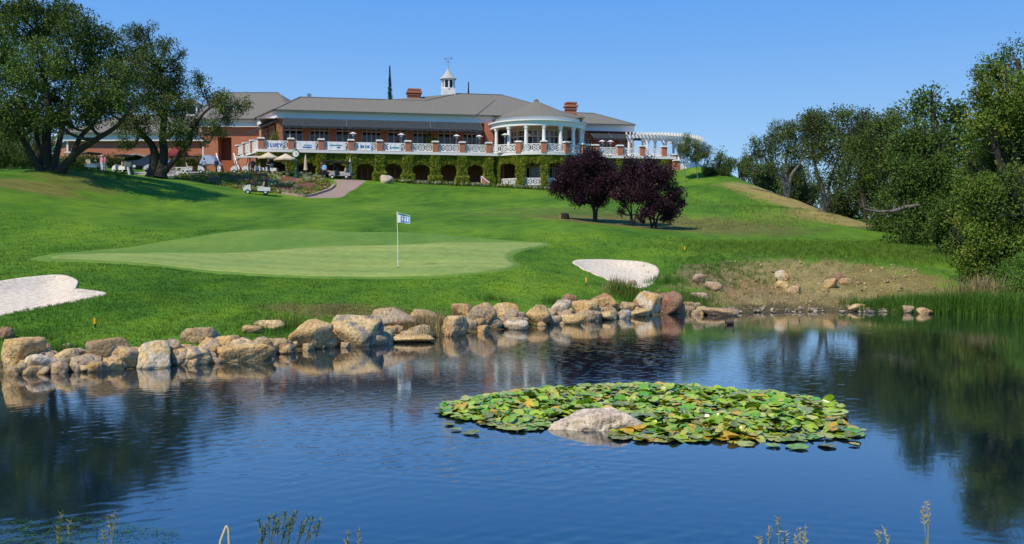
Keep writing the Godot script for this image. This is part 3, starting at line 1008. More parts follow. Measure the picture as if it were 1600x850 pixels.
		for i in 900:
			var f := 1.0 - pow(rng.randf(), 1.5)
			var lean := minf(1.0, (1.0 - f) * hh / 6.0)
			var r: float = c[3] * c[4] / F * 0.42 * lean
			var a := rnd(0, TAU)
			pl.append(Transform3D(spin_basis(rnd(0.2, 0.34) * (0.3 + 0.7 * lean)), Vector3(cos(a) * r * rnd(0.3, 1.0), 1.0 + f * (hh - 1.0), sin(a) * r * rnd(0.3, 1.0))))
			cl.append(Color(0.03, 0.05, 0.018) * rnd(0.7, 1.3))
		scatter("crown", M.fine_leaf, M.leaf, pl, cl, t).set_meta("kind", "stuff")
	# birches by the outer stair
	for b in [[1071, 262, [[1075, 228, 12, 0, 0.5], [1066, 236, 11, 0, 0.5], [1083, 240, 10, 0, 0.4], [1073, 216, 8, 0, 0.4], [1060, 226, 7, 0, 0.4]], "slim white-stemmed birch above the stair top"], [1090, 275, [[1092, 225, 11, 0, 0.45], [1098, 240, 12, 0, 0.5], [1088, 248, 9, 0, 0.4], [1107, 235, 9, 0, 0.4], [1106, 252, 9, 0, 0.4]], "slim white-stemmed birch beside the stair foot"]]:
		tree("birch_tree", {"label": b[3], "base": Vector3(at(b[0], b[1], 99).x, height(at(b[0], b[1], 99).x, 99) , -99), "depth": 99.0, "lobes": b[2], "color": Color(0.11, 0.16, 0.05), "odd_color": Color(0.17, 0.15, 0.07), "cluster": 0.28, "leaf": M.fine_leaf, "dens": 150.0, "gap": -0.05, "fork": 2.2, "trunk": 0.055, "bark": M.paleBark, "group": "birches by the outer stair"})
	# far trees
	var far := "far trees beyond the ridge"
	var fi := 0
	var far_labels := ["pale green tree beyond the pergola end", "rounded light green tree showing over the ridge line", "yellow-green tree behind the open-crowned ridge oak", "far tree in the gap between the two pale-trunked oaks", "far tree behind the dense low ridge oak", "tall far tree rising behind the pale-trunked oak", "far tree standing behind the twin-topped oak", "low far tree under the open-crowned ridge oak's boughs", "far tree filling the gap beside the open-crowned ridge oak's trunk", "far tree low behind the pale-trunked oak's trunk", "far tree just past the crest below the open-crowned ridge oak"]
	for f in [[1130, 246, 14, 135.0, 0], [1158, 250, 13, 140.0, 0], [1195, 262, 18, 125.0, 0], [1255, 275, 24, 110.0, 1], [1330, 300, 30, 95.0, 1], [1350, 205, 30, 90.0, 1], [1440, 230, 45, 85.0, 1], [1212, 272, 18, 128.0, 0], [1262, 298, 22, 112.0, 0], [1302, 312, 22, 100.0, 0], [1238, 292, 16, 118.0, 0]]:
		var c := at(f[0], f[1], f[3])
		var lobes := []
		for i in 6: lobes.append([f[0] + rnd(-1, 1) * f[2] * 0.9, f[1] + rnd(-0.5, 0.7) * f[2], f[2] * rnd(0.5, 0.8), rnd(-2, 2)])
		for i in 4: lobes.append([f[0] + rnd(-1, 1) * f[2], f[1] + rnd(0.9, 1.7) * f[2], f[2] * rnd(0.6, 0.8), rnd(-2, 2)])
		tree("far_tree", {"label": far_labels[fi], "base": Vector3(c.x, height(c.x, f[3]), c.z), "depth": f[3], "lobes": lobes, "color": Color(0.085, 0.13, 0.035) if f[4] == 0 else Color(0.07, 0.1, 0.03), "cluster": 0.6, "dens": 42.0, "group": far, "fork": 1.5})
		fi += 1
	fi = 0
	for f in [[10, 205, 24, 92.0], [45, 225, 18, 90.0], [-20, 225, 26, 95.0], [70, 215, 16, 100.0]]:
		var c := at(f[0], f[1], f[3])
		var lobes := []
		for i in 8: lobes.append([f[0] + rnd(-1, 1) * f[2] * 0.8, f[1] + rnd(-0.8, 1.2) * f[2], f[2] * rnd(0.5, 0.8), rnd(-2, 2)])
		tree("yellowish_tree", {"label": ["yellow-green tree beyond the crest behind the massive oak's leaning stem", "small yellow-green tree seen between the massive oak's stems", "broad yellow-green tree at the very edge of the wood beyond the crest", "yellow-green tree beside the low wing's end wall"][fi], "base": Vector3(c.x, height(c.x, f[3]), c.z), "depth": f[3], "lobes": lobes, "color": Color(0.11, 0.14, 0.035), "cluster": 0.5, "dens": 42.0, "fork": 1.2, "group": "yellow-green trees beyond the crest"})
		fi += 1
	fi = 0
	for b in [[-10, 1.9, 76.0, 2.6], [28, 2.0, 78.0, 2.2], [58, 1.6, 80.0, 1.8], [108, 1.2, 88.0, 1.4]]:
		var x: float = (b[0] - 800.0) / F * b[2]
		bush("crest_bush", ["big rough bush beyond the crest below the leaning oak stem", "rough green bush behind the massive oak's stems", "lower rough bush beside the massive oak's main stem", "small bush between the massive oak and the wing's end wall"][fi], on_ground(x, b[2]), Vector3(b[3], b[1], 1.2), Color(0.1, 0.14, 0.03), 420, 0.34, "rough bushes beyond the crest")
		fi += 1
	# hedge along the hill by the outer stair
	for b in [[1106, 276, 0.9, 0.9, "clipped shrub beside the foot of the outer stair"], [1125, 268, 1.2, 0.7, "low shrub on the hill above the outer stair foot"]]:
		var p := at(b[0], b[1], 100)
		bush("hill_shrub", b[4], Vector3(p.x, height(p.x, 100), -100), Vector3(b[2], b[3], 0.8), Color(0.07, 0.1, 0.025), 160, 0.25)

# ------------------------------------------------------------ rocks
func rock_mesh(sd: int, s: Vector3, c1: Color, c2: Color, mixed: float, sub := 22) -> ArrayMesh:
	var r := RandomNumberGenerator.new()
	r.seed = sd
	var planes := []
	for i in 13:
		planes.append([Vector3(r.randfn(), r.randfn() * 0.7, r.randfn()).normalized(), r.randf_range(0.6, 0.95)])
	planes.append([Vector3(r.randf_range(-0.25, 0.25), 1, r.randf_range(-0.2, 0.3)).normalized(), r.randf_range(0.75, 0.9)])
	var nz := FastNoiseLite.new()
	nz.seed = sd
	nz.frequency = 0.9
	nz.fractal_octaves = 4
	var mb := MB.new()
	var nu := sub
	var nv := sub / 2
	for j in nv + 1:
		for i in nu:
			var th := PI * j / nv
			var ph := TAU * i / nu
			var d := Vector3(sin(th) * cos(ph), cos(th), sin(th) * sin(ph))
			var rad := 1.2
			for p in planes:
				var q: float = p[0].dot(d)
				if q > 0.05: rad = minf(rad, p[1] / q)
			rad *= 1.0 + 0.1 * nz.get_noise_3dv(d * 1.6) + 0.055 * (0.4 - absf(nz.get_noise_3dv(d * 3.5)))
			var f := smoothstep(-0.1, 0.1, nz.get_noise_3dv(d * 0.9 + Vector3(9, 3, 1)) + mixed)
			var c := c1.lerp(c2, f) * (1.0 + 0.35 * nz.get_noise_3dv(d * 3.0))
			c.a = 1.0
			mb.vert(d * rad * s / 2.0, d, c)
	for j in nv:
		for i in nu:
			var a := j * nu + i
			var b := j * nu + (i + 1) % nu
			if j > 0: mb.face(a, b, b + nu)
			if j < nv - 1: mb.face(a, b + nu, a + nu)
			elif j == nv - 1: mb.face(a, b + nu, a + nu)
	mb.smooth()
	return mb.mesh()

func build_rocks():
	var tan := Color(0.57, 0.39, 0.18)
	var lt := Color(0.65, 0.49, 0.26)
	var gr := Color(0.42, 0.34, 0.24)
	var wh := Color(0.62, 0.54, 0.41)
	var br := Color(0.33, 0.2, 0.13)
	var bl := Color(0.22, 0.215, 0.21)  # dark grey stone; also paints shade onto some boulder flanks
	var pk := Color(0.48, 0.34, 0.2)
	# px, bottom py, w px, h px, colour, second colour, share of the second, label
	var list := [
		[7, 530, 24, 20, br, gr, -0.4, "small red-brown stone at the lawn edge by the big tan boulder"],
		[26, 577, 72, 60, tan, lt, -0.2, "big tan boulder at the grassy shore below the bunker tongue"],
		[55, 583, 62, 34, pk, wh, 0.1, "pinkish grey slab-sided rock against the big tan boulder"],
		[90, 581, 28, 24, gr, bl, 0.2, "dark grey small rock holding the black pipe"],
		[103, 548, 22, 14, wh, gr, 0.0, "small pale stone in the grass above the dark shore rocks"],
		[158, 567, 64, 46, Color(0.38, 0.27, 0.14), bl, -0.2, "brown boulder with a shade-painted flank below the shore stake"],  # second colour paints the shaded side dark
		[134, 578, 44, 28, pk, gr, 0.0, "low grey-pink rock wedged under the brown boulder"],
		[165, 579, 54, 24, tan, lt, -0.2, "small pointed tan rock at the waterline below the brown boulder"],
		[231, 572, 74, 42, wh, lt, 0.1, "chalky white boulder speckled grey at the waterline"],
		[263, 556, 34, 30, br, gr, 0.0, "crumbly brown rock behind the chalky white boulder"],
		[272, 567, 18, 22, tan, br, 0.0, "little upright tan stone between two bigger rocks"],
		[303, 569, 60, 30, lt, bl, -0.25, "rounded tan boulder with one end painted dark as shade"],  # dark end is shade put into the second colour
		[372, 565, 88, 36, lt, tan, 0.0, "long double-humped tan boulder at the waterline"],
		[317, 537, 66, 30, pk, gr, 0.0, "flat pinkish brown rock up in the grass"],
		[388, 521, 34, 14, pk, tan, 0.0, "small flat brown stone in the long grass"],
		[413, 514, 52, 16, lt, pk, 0.0, "thin pale ledge stone behind the long grass"],
		[443, 552, 44, 20, lt, br, 0.0, "low tan rock between the double-humped boulder and the blocky one"],
		[483, 545, 70, 46, tan, lt, -0.2, "blocky tan boulder beside the one with the shade-painted face"],
		[557, 541, 94, 54, lt, bl, -0.12, "largest tan boulder with a flank painted blue-grey as shade"],  # bluish shade of the flank painted in as second colour
		[608, 517, 82, 42, gr, pk, 0.0, "broad grey boulder set behind the largest tan one"],
		[655, 502, 46, 22, tan, pk, 0.0, "tan stone behind the dry grass tuft"],
		[640, 534, 84, 12, lt, tan, 0.0, "low flat tan slab lying at the waterline"],
		[712, 525, 52, 36, lt, pk, 0.0, "sloping tan boulder beside the dry grass tuft"],
		[722, 500, 40, 30, Color(0.36, 0.22, 0.12), tan, 0.0, "rusty brown rock leaning on the sloping tan boulder"],
		[753, 507, 50, 38, pk, gr, 0.1, "greyish brown rounded boulder behind the rusty rock"],
		[746, 505, 22, 16, tan, lt, 0.0, "little tan stone in front of the greyish brown boulder"],
		[791, 497, 48, 30, tan, lt, -0.1, "squared tan boulder set up in the lawn edge"],
		[840, 504, 58, 30, tan, Color(0.3, 0.26, 0.1), -0.2, "wide tan boulder with mossy stains"],
		[806, 515, 50, 18, wh, gr, 0.0, "low chalk-white rock at the waterline"],
		[878, 497, 36, 34, gr, wh, 0.0, "upright pale grey rock in the tan row"],
		[891, 480, 28, 24, br, tan, 0.0, "small rusty stone perched on the upright grey rock"],
		[914, 495, 44, 30, tan, lt, -0.1, "tan boulder between the upright grey rock and the reddish block"],
		[944, 486, 52, 30, Color(0.42, 0.23, 0.13), tan, -0.1, "reddish angular block on top of the tan row"],
		[895, 507, 34, 20, tan, lt, 0.0, "tan waterline stone below the upright grey rock"],
		[948, 500, 40, 16, lt, tan, 0.0, "flat tan waterline stone below the reddish block"],
		[976, 498, 24, 16, Color(0.4, 0.42, 0.44), gr, 0.0, "small bluish grey waterline stone"],
		[1002, 495, 42, 14, lt, tan, 0.0, "thin tan ledge stone at the waterline below the pale boulder"],
		[1015, 488, 48, 36, wh, tan, 0.0, "pale cream boulder under the bunker"],
		[1042, 489, 48, 38, Color(0.3, 0.15, 0.1), br, 0.0, "dark red-brown boulder at the corner of the shore"],
		[1060, 488, 20, 22, br, bl, 0.0, "small dark stone tucked behind the red-brown corner boulder"],
		[1128, 493, 56, 14, Color(0.42, 0.29, 0.21), pk, 0.0, "lone flat pinkish rock standing in the water off the bank"],
		[1341, 486, 30, 12, tan, lt, 0.0, "tan flat stone on the pebbly shore"],
		[1421, 489, 24, 14, pk, gr, 0.0, "brownish round stone on the shore by the reeds"],
		[1446, 491, 30, 13, lt, pk, 0.0, "pale low stone on the shore by the reeds"],
		[1224, 440, 26, 20, wh, tan, 0.0, "pale angular stone topmost on the bare bank"],
		[1226, 453, 24, 16, tan, lt, 0.0, "ochre stone below the pale one on the bare bank"],
		[1243, 460, 24, 16, pk, tan, 0.0, "half-buried pinkish stone lowest on the bare bank"],
		[1312, 438, 20, 14, Color(0.25, 0.15, 0.09), br, 0.0, "dark brown pointed stone on the bare bank"],
		[1299, 449, 26, 16, pk, tan, 0.0, "dull earth-coloured stone below the dark pointed one"],
		[1322, 446, 26, 14, Color(0.42, 0.27, 0.15), pk, 0.0, "rounded reddish stone beside the dark pointed one"],
		[1093, 443, 24, 18, pk, gr, 0.0, "upright grey-brown stone in the eroded gully"],
		[1098, 470, 34, 16, Color(0.3, 0.22, 0.16), gr, 0.0, "dark stone at the foot of the eroded gully"],
		[1116, 455, 26, 18, pk, Color(0.45, 0.36, 0.26), 0.0, "tall crumbling ledge down the eroded gully"],
		[990, 447, 14, 12, bl, gr, 0.0, "small dark grey stone beside the bunker sand"],
		[601, 286, 23, 16, Color(0.52, 0.44, 0.35), wh, 0.0, "big pale landscape boulder by the drive in front of the ivy"],
	]
	var i := 0
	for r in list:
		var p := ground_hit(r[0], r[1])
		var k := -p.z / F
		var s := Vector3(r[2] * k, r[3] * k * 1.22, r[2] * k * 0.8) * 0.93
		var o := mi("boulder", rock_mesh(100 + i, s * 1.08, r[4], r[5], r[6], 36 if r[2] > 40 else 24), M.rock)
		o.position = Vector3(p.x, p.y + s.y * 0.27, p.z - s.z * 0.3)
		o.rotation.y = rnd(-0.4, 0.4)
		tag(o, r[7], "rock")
		i += 1
	# the rock among the lilies
	var w := water_hit(932, 671)
	var ks := w.y / F
	var lr := mi("boulder", rock_mesh(95, Vector3(150 * ks, 60 * ks, 0.7), Color(0.72, 0.62, 0.47), Color(0.55, 0.45, 0.35), -0.2, 56), M.rock)
	lr.position = Vector3(w.x, 0.0, -w.y - 0.22)
	lr.rotation.y = 0.1
	tag(lr, "pale flat-topped rock rising among the lily pads", "rock")
	# shore pebbles
	for q in 70:
		var px := rnd(1165, 1400) if q < 58 else rnd(1040, 1180)
		var p := ground_hit(px, 487.5 + rnd(-4.5, 2.0))
		var s := rnd(0.06, 0.12) + 0.22 * rng.randf() ** 3
		var g := rnd(0.45, 1.0)
		var o := mi("shore_pebble", rock_mesh(300 + q % 8, Vector3(s, s * 0.6, s * 0.8), Color(0.45, 0.42, 0.38) * g, Color(0.5, 0.4, 0.3) * g, 0.0, 14), M.rock)
		o.position = p + Vector3(0, 0.03, 0)
		o.rotation.y = rnd(0, TAU)
		tag(o, "small stone lying in the pebble line along the bare bank's shore", "stone", "shore pebbles below the bare bank")
	for q in 175:   # small stones between the boulders
		var f := rnd(0.2, 15.8)
		var w2 := pond[int(f)].lerp(pond[int(f) + 1], f - int(f)) + Vector2(0, rnd(-0.1, 0.85))
		var h := Vector3(w2.x, maxf(0.0, height(w2.x, w2.y)), -w2.y)
		var s := rnd(0.16, 0.42) + 0.36 * rng.randf() ** 2
		var o := mi("shore_stone", rock_mesh(330 + q, Vector3(s, s * 0.75, s * 0.8), [tan, lt, pk, gr, tan][q % 5] * rnd(0.7, 1.1), gr, -0.1, 18), M.rock)
		o.position = h + Vector3(0, s * 0.1, 0)
		o.rotation.y = rnd(0, TAU)
		tag(o, "small loose stone filling a gap between the shore boulders", "stone", "loose stones between the boulders")

# ------------------------------------------------------------ water lilies
func pad_mesh(sd: int, cup: float, curl: float) -> ArrayMesh:
	var r := RandomNumberGenerator.new()
	r.seed = sd
	var mb := MB.new()
	var n := 18
	var notch := 0.16
	var ph := r.randf() * TAU
	for side in 2:   # upper face, then underside
		var y0 := 0.0 if side == 0 else -0.03
		var rings := []
		for q in [0.0, 0.55, 1.0]:
			var ring := []
			for i in n + 1:
				var a := lerpf(notch, TAU - notch, float(i) / n)
				var wob: float = 1.0 + 0.05 * sin(a * 3.0 + ph)
				var y: float = cup * q * q + curl * q * q * sin(a * 2.0 + ph) + 0.04 * q * sin(a * 5.0 + ph)
				ring.append(mb.vert(Vector3(cos(a) * q * wob, y + y0, sin(a) * q * wob), Vector3.UP, Color.WHITE))
			rings.append(ring)
		for k in 2:
			for i in n:
				var a: int = rings[k][i]
				var b: int = rings[k][i + 1]
				var c: int = rings[k + 1][i + 1]
				var d: int = rings[k + 1][i]
				if side == 0:
					if k: mb.face(a, b, c)
					mb.face(a, c, d)
				else:
					if k: mb.face(a, c, b)
					mb.face(a, d, c)
	mb.smooth()
	return mb.mesh()

func build_lilies():
	var outline := [[684, 640], [700, 632], [740, 622], [800, 613], [880, 606], [960, 602], [1060, 602], [1130, 609], [1200, 613], [1270, 623], [1308, 634], [1318, 648], [1312, 660], [1340, 675], [1346, 686], [1290, 686], [1240, 688], [1160, 691], [1090, 690], [1020, 691], [955, 686], [958, 676], [1000, 672], [930, 660], [866, 662], [850, 668], [830, 674], [785, 672], [745, 663], [700, 652]]
	var poly := PackedVector2Array()
	for p in outline: poly.append(water_hit(p[0], p[1]))
	var rect := Rect2(poly[0], Vector2.ZERO)
	for p in poly: rect = rect.expand(p)
	var centre := rect.get_center()
	var t := thing("water_lily_patch", "broad floating patch of green and yellowing water lily pads", "water lilies", Vector3(centre.x, 0, -centre.y))
	var pads := [pad_mesh(1, 0.03, 0.03), pad_mesh(2, 0.12, 0.08), pad_mesh(3, 0.3, 0.2), pad_mesh(4, -0.15, 0.1), pad_mesh(5, 0.05, 0.3)]
	var rock := water_hit(932, 668)
	var list := []
	var tries := 0
	while list.size() < 1700 and tries < 60000:
		tries += 1
		var p := Vector2(rnd(rect.position.x, rect.end.x), rnd(rect.position.y, rect.end.y))
		var sd := signed_distance(poly, p)
		if sd > 0.0: continue
		var e := (p - rock - Vector2(0, 0.2)) / Vector2(0.66, 0.36)
		if e.length() < 1.0: continue
		var edge := sd > -0.28
		var near := 0.085 if edge else 0.052
		var ok := true
		for q in list:
			if q[0].distance_squared_to(p) < near * near:
				ok = false
				break
		if not ok: continue
		list.append([p, edge])
	var loose := 0
	while loose < 34:   # stray pads floating off the ragged edge
		var p := water_hit(rnd(1130, 1346), rnd(676, 703)) if loose < 24 else (water_hit(rnd(700, 850), rnd(660, 679)) if loose < 29 else water_hit(rnd(1290, 1330), rnd(634, 668)))
		loose += 1
		var ok := true
		for q in list:
			if q[0].distance_squared_to(p) < 0.17 * 0.17: ok = false
		if ok: list.append([p, true])
	list.sort_custom(func(a, b): return a[0].y < b[0].y)
	var mats := []
	var palette := [Color(0.22, 0.37, 0.02), Color(0.31, 0.44, 0.03), Color(0.12, 0.31, 0.02), Color(0.36, 0.42, 0.06), Color(0.43, 0.43, 0.09), Color(0.2, 0.24, 0.09), Color(0.5, 0.33, 0.03), Color(0.2, 0.22, 0.04)]
	var tex := noise_tex(41, 0.02, [Color(0.75, 0.72, 0.6), Color(0.95, 0.95, 0.9), Color(1, 1, 1)], 256, 4)
	for c in palette:
		var m := grained(c.r, c.g, c.b, tex, 0.6, 0.24, 0.0, 0.5)
		mats.append(m)
	var odds := [0, 0, 0, 1, 1, 1, 1, 2, 2, 2, 3, 3, 4, 4, 5, 5, 6, 7]
	var rest := []
	var rest_col := []
	for i in list.size():
		var p: Vector2 = list[i][0]
		var edge: bool = list[i][1]
		var s := rnd(0.05, 0.108) * (1.25 if edge else 1.0)
		var kind := 0 if edge and rng.randf() < 0.75 else rng.randi_range(0, 4)
		var tilt := 0.04 if edge else 0.24
		var b := Basis.from_euler(Vector3(rng.randfn() * tilt, rnd(0, TAU), rng.randfn() * tilt)).scaled(Vector3.ONE * s)
		var y := rnd(0.012, 0.03) if edge else rnd(0.015, 0.065)
		var c: int = odds[rng.randi_range(0, odds.size() - 1)]
		if edge and rng.randf() < 0.3: c = [4, 1, 5, 3, 6][rng.randi_range(0, 4)]
		var tr := Transform3D(b, Vector3(p.x - centre.x, y, centre.y - p.y))
		if i < 300:
			var o := mi("lily_pad", pads[kind], mats[c], t)
			o.transform = tr
		else:
			rest.append(tr)
			rest_col.append(palette[c] * rnd(0.85, 1.15))
	var lm := leafy(0.24, 0.15)
	lm.metallic_specular = 0.5
	var far := scatter("lily_pads_beyond", pads[1], lm, rest, rest_col, t)
	far.set_meta("kind", "stuff")
	# one pad stands on edge at the patch's tip
	var up := mi("lily_pad", pads[2], mats[0], t)
	var w := water_hit(1296, 636)
	up.transform = Transform3D(Basis.from_euler(Vector3(0.9, 0.4, 0.9)).scaled(Vector3.ONE * 0.1), Vector3(w.x - centre.x, 0.08, centre.y - w.y))

# ------------------------------------------------------------ grass
func tuft_mesh(sd: int, blades: int, lean: float, wide: float) -> ArrayMesh:
	var r := RandomNumberGenerator.new()
	r.seed = sd
	var mb := MB.new()
	for i in blades:
		var a := r.randf() * TAU
		var o := Vector3(cos(a), 0, sin(a)) * r.randf() * 0.45
		var d := Vector3(cos(a + r.randfn() * 0.6), 0, sin(a + r.randfn() * 0.6)) * lean * r.randf_range(0.3, 1.0)
		var h := r.randf_range(0.6, 1.1)
		var s := Vector3(-d.z, 0, d.x).normalized() * wide * 0.5
		var g := r.randf_range(0.75, 1.25)
		mb.col = Color(g, g, g)
		var m := o + d * 0.4 * h + Vector3.UP * h * 0.6
		mb.tri(o - s, o + s, m + s * 0.7)
		mb.tri(o - s, m + s * 0.7, m - s * 0.7)
		mb.tri(m - s * 0.7, m + s * 0.7, o + d * h + Vector3.UP * h)
	return mb.mesh()

func build_grass():
	var tuft := tuft_mesh(1, 8, 0.7, 0.09)
	var long := tuft_mesh(2, 12, 0.6, 0.035)
	var keep_off := bunkers.duplicate()
	var green := PackedVector2Array()
	for i in range(0, apron_loop.size(), 4): green.append(apron_loop[i])
	keep_off.append(green)
	var pl := []
	var cl := []
	for band in [[16.5, 24.0, 150.0, 0.05], [24.0, 32.0, 95.0, 0.055], [32.0, 48.0, 30.0, 0.065]]:
		var area: float = 0.72 * (band[1] ** 2 - band[0] ** 2)
		for i in int(area * band[2]):
			var d := sqrt(rnd(band[0] ** 2, band[1] ** 2))
			var x := rnd(-0.63, 0.62) * d
			var p := Vector2(x, d)
			if d < 34.0 and signed_distance(pond, p) < 0.5: continue
			if x > 8.2 and d < 38.0 and rng.randf() < 0.96: continue
			var h := height(x, d)
			var off := false
			for k in keep_off:
				if d < 52.0 and signed_distance(k, p) < 0.02:
					off = true
					break
			if off: continue
			if d > 84.0 and x < -12.0: continue
			var s: float = band[3] * rnd(0.6, 1.4)
			var up: float = s * (1.0 if d > 24.0 else 1.15)
			pl.append(Transform3D(Basis(Vector3.UP, rnd(0, TAU)).scaled(Vector3(s * 1.4, up, s * 1.4)), Vector3(x, h - 0.005, -d)))
			cl.append(lawn_color(x, d) * rnd(0.85, 1.35) * (1.0 + 0.35 * wave.get_noise_2d(x * 20.0, d * 8.0)))
	var o := scatter("lawn_grass", tuft, M.blade, pl, cl)
	tag(o, "short blades of mown lawn grass above the shore", "grass", "", "stuff")
	print("grass ", pl.size())
	# long grass: meadow, shore weeds, bank
	pl = []
	cl = []
	var meadow := [[1300, 388, 8.0, 5.0, 4200, 0.22, Color(0.14, 0.24, 0.03)], [1420, 395, 4.0, 4.5, 1500, 0.25, Color(0.12, 0.22, 0.03)], [1180, 385, 6.0, 4.0, 1500, 0.16, Color(0.09, 0.2, 0.025)], [1120, 352, 8.0, 6.0, 800, 0.14, Color(0.1, 0.17, 0.03)], [1180, 325, 6.0, 12.0, 900, 0.2, Color(0.1, 0.18, 0.03)],
		[1280, 440, 6.0, 4.5, 1700, 0.1, Color(0.42, 0.36, 0.17)], [1230, 475, 5.0, 1.6, 600, 0.16, Color(0.42, 0.33, 0.17)], [1130, 420, 2.5, 4.0, 800, 0.18, Color(0.07, 0.17, 0.025)], [1080, 470, 1.0, 1.5, 260, 0.25, Color(0.1, 0.17, 0.03)],
		[10, 256, 9.0, 9.0, 2200, 0.35, Color(0.1, 0.15, 0.03)], [130, 266, 6.0, 3.0, 900, 0.25, Color(0.1, 0.18, 0.03)]]
	for m in meadow:
		var c := ground_hit(m[0], m[1])
		for i in int(m[4]):
			var x: float = c.x + rng.randfn() * 0.45 * m[2]
			var d: float = -c.z + rng.randfn() * 0.45 * m[3]
			if d < 34.0 and signed_distance(pond, Vector2(x, d)) < 0.15: continue
			var s: float = m[5] * rnd(0.6, 1.3)
			pl.append(Transform3D(Basis(Vector3.UP, rnd(0, TAU)).scaled(Vector3(s, s, s)), Vector3(x, height(x, d) - 0.02, -d)))
			cl.append(m[6] * rnd(0.7, 1.35))
	o = scatter("meadow_grass", long, M.blade, pl, cl)
	tag(o, "longer rough grass of the meadow and the bare bank", "grass", "", "stuff")
	# crumbs of soil and grit on the bare bank
	var clod := rock_mesh(411, Vector3.ONE, Color(1, 1, 1), Color(0.8, 0.78, 0.75), 0.0, 12)
	pl = []
	cl = []
	for i in 600:
		var c := ground_hit(rnd(1095, 1460), rnd(408, 484))
		if -c.z > 38.5 or c.x < 7.6: continue
		var s := rnd(0.025, 0.055) + 0.1 * rng.randf() ** 5
		pl.append(Transform3D(spin_basis(s), c + Vector3(0, s * 0.2, 0)))
		cl.append(Color(0.48, 0.36, 0.21) * rnd(0.6, 1.2))
	o = scatter("bank_soil", clod, M.rock, pl, cl)
	tag(o, "crumbs of tan soil and grit scattered over the bare bank", "soil", "", "stuff")
	# weeds between the shore rocks and along the far reeds
	pl = []
	cl = []
	var weeds := [[88, 552, 0.5, 60, 0.28, 0], [115, 553, 0.4, 50, 0.25, 0], [60, 530, 0.8, 60, 0.22, 0], [265, 522, 0.6, 40, 0.2, 0], [345, 533, 0.6, 50, 0.22, 0], [420, 520, 0.7, 60, 0.26, 0], [445, 512, 0.4, 30, 0.4, 1],
		[655, 518, 0.6, 120, 0.42, 2], [685, 512, 0.5, 90, 0.4, 2], [770, 470, 0.6, 50, 0.25, 0], [870, 475, 0.5, 50, 0.3, 0], [975, 462, 0.5, 90, 0.5, 1], [965, 455, 0.4, 60, 0.55, 2], [990, 472, 0.6, 90, 0.35, 0], [1065, 485, 0.5, 70, 0.3, 0], [1085, 480, 0.6, 80, 0.3, 0], [925, 478, 0.4, 40, 0.3, 0], [1040, 440, 1.0, 120, 0.3, 0],
		[1390, 480, 0.9, 180, 0.4, 0], [1440, 478, 1.2, 260, 0.45, 0], [1490, 482, 1.2, 300, 0.55, 0], [1540, 486, 1.4, 360, 0.6, 0], [1590, 490, 1.4, 360, 0.6, 0], [1530, 478, 0.9, 120, 0.95, 2], [1570, 470, 1.2, 240, 0.6, 0], [1350, 478, 0.7, 100, 0.3, 0]]
	var tones := [Color(0.08, 0.18, 0.025), Color(0.15, 0.2, 0.04), Color(0.33, 0.27, 0.13)]
	for w in weeds:
		var c := ground_hit(w[0], w[1])
		for i in int(w[3]):
			var x: float = c.x + rng.randfn() * w[2] * 0.5
			var d: float = -c.z + rng.randfn() * w[2] * 0.4
			if signed_distance(pond, Vector2(x, d)) < -0.25: continue
			var s: float = w[4] * rnd(0.5, 1.25)
			pl.append(Transform3D(Basis(Vector3.UP, rnd(0, TAU)).scaled(Vector3(s * 0.8, s, s * 0.8)), Vector3(x, height(x, d) - 0.03, -d)))
			cl.append(tones[w[5]] * rnd(0.65, 1.35))
	o = scatter("shore_weeds", long, M.blade, pl, cl)
	tag(o, "unmown weeds and reeds growing along the pond shore", "weeds", "", "stuff")

# ------------------------------------------------------------ clubhouse
const BASE := 8.5
const TURN := deg_to_rad(11.0)
var club: Node3D
var corner: Vector3        # the terrace's corner, at its ledge

func s_at(px: float, t: float) -> float:   # along the facade, on the plane t metres in front of the terrace edge
	var a := (px - 800.0) / F
	var u := Vector3(cos(TURN), 0, -sin(TURN))
	var n := Vector3(sin(TURN), 0, cos(TURN))
	return (a * (-corner.z - n.z * t) - corner.x - n.x * t) / (u.x + a * u.z)

func part(called: String, mb: MB, m: Material, parent: Node = null) -> MeshInstance3D:
	return mi(called, mb.mesh(), m, parent if parent else club)

func wpart(called: String, mb: MB, m: Material) -> MeshInstance3D:   # a part given in world coordinates
	var o := mi(called, mb.mesh(), m, club)
	o.transform = club.transform.inverse()
	return o

func L(s: float, y: float, t: float) -> Vector3:
	return Vector3(s, y - BASE, t)

func slab(mb: MB, s0: float, s1: float, y0: float, y1: float, t0: float, t1: float):
	mb.bx(L((s0 + s1) / 2, (y0 + y1) / 2, (t0 + t1) / 2), Vector3(absf(s1 - s0), absf(y1 - y0), absf(t1 - t0)))

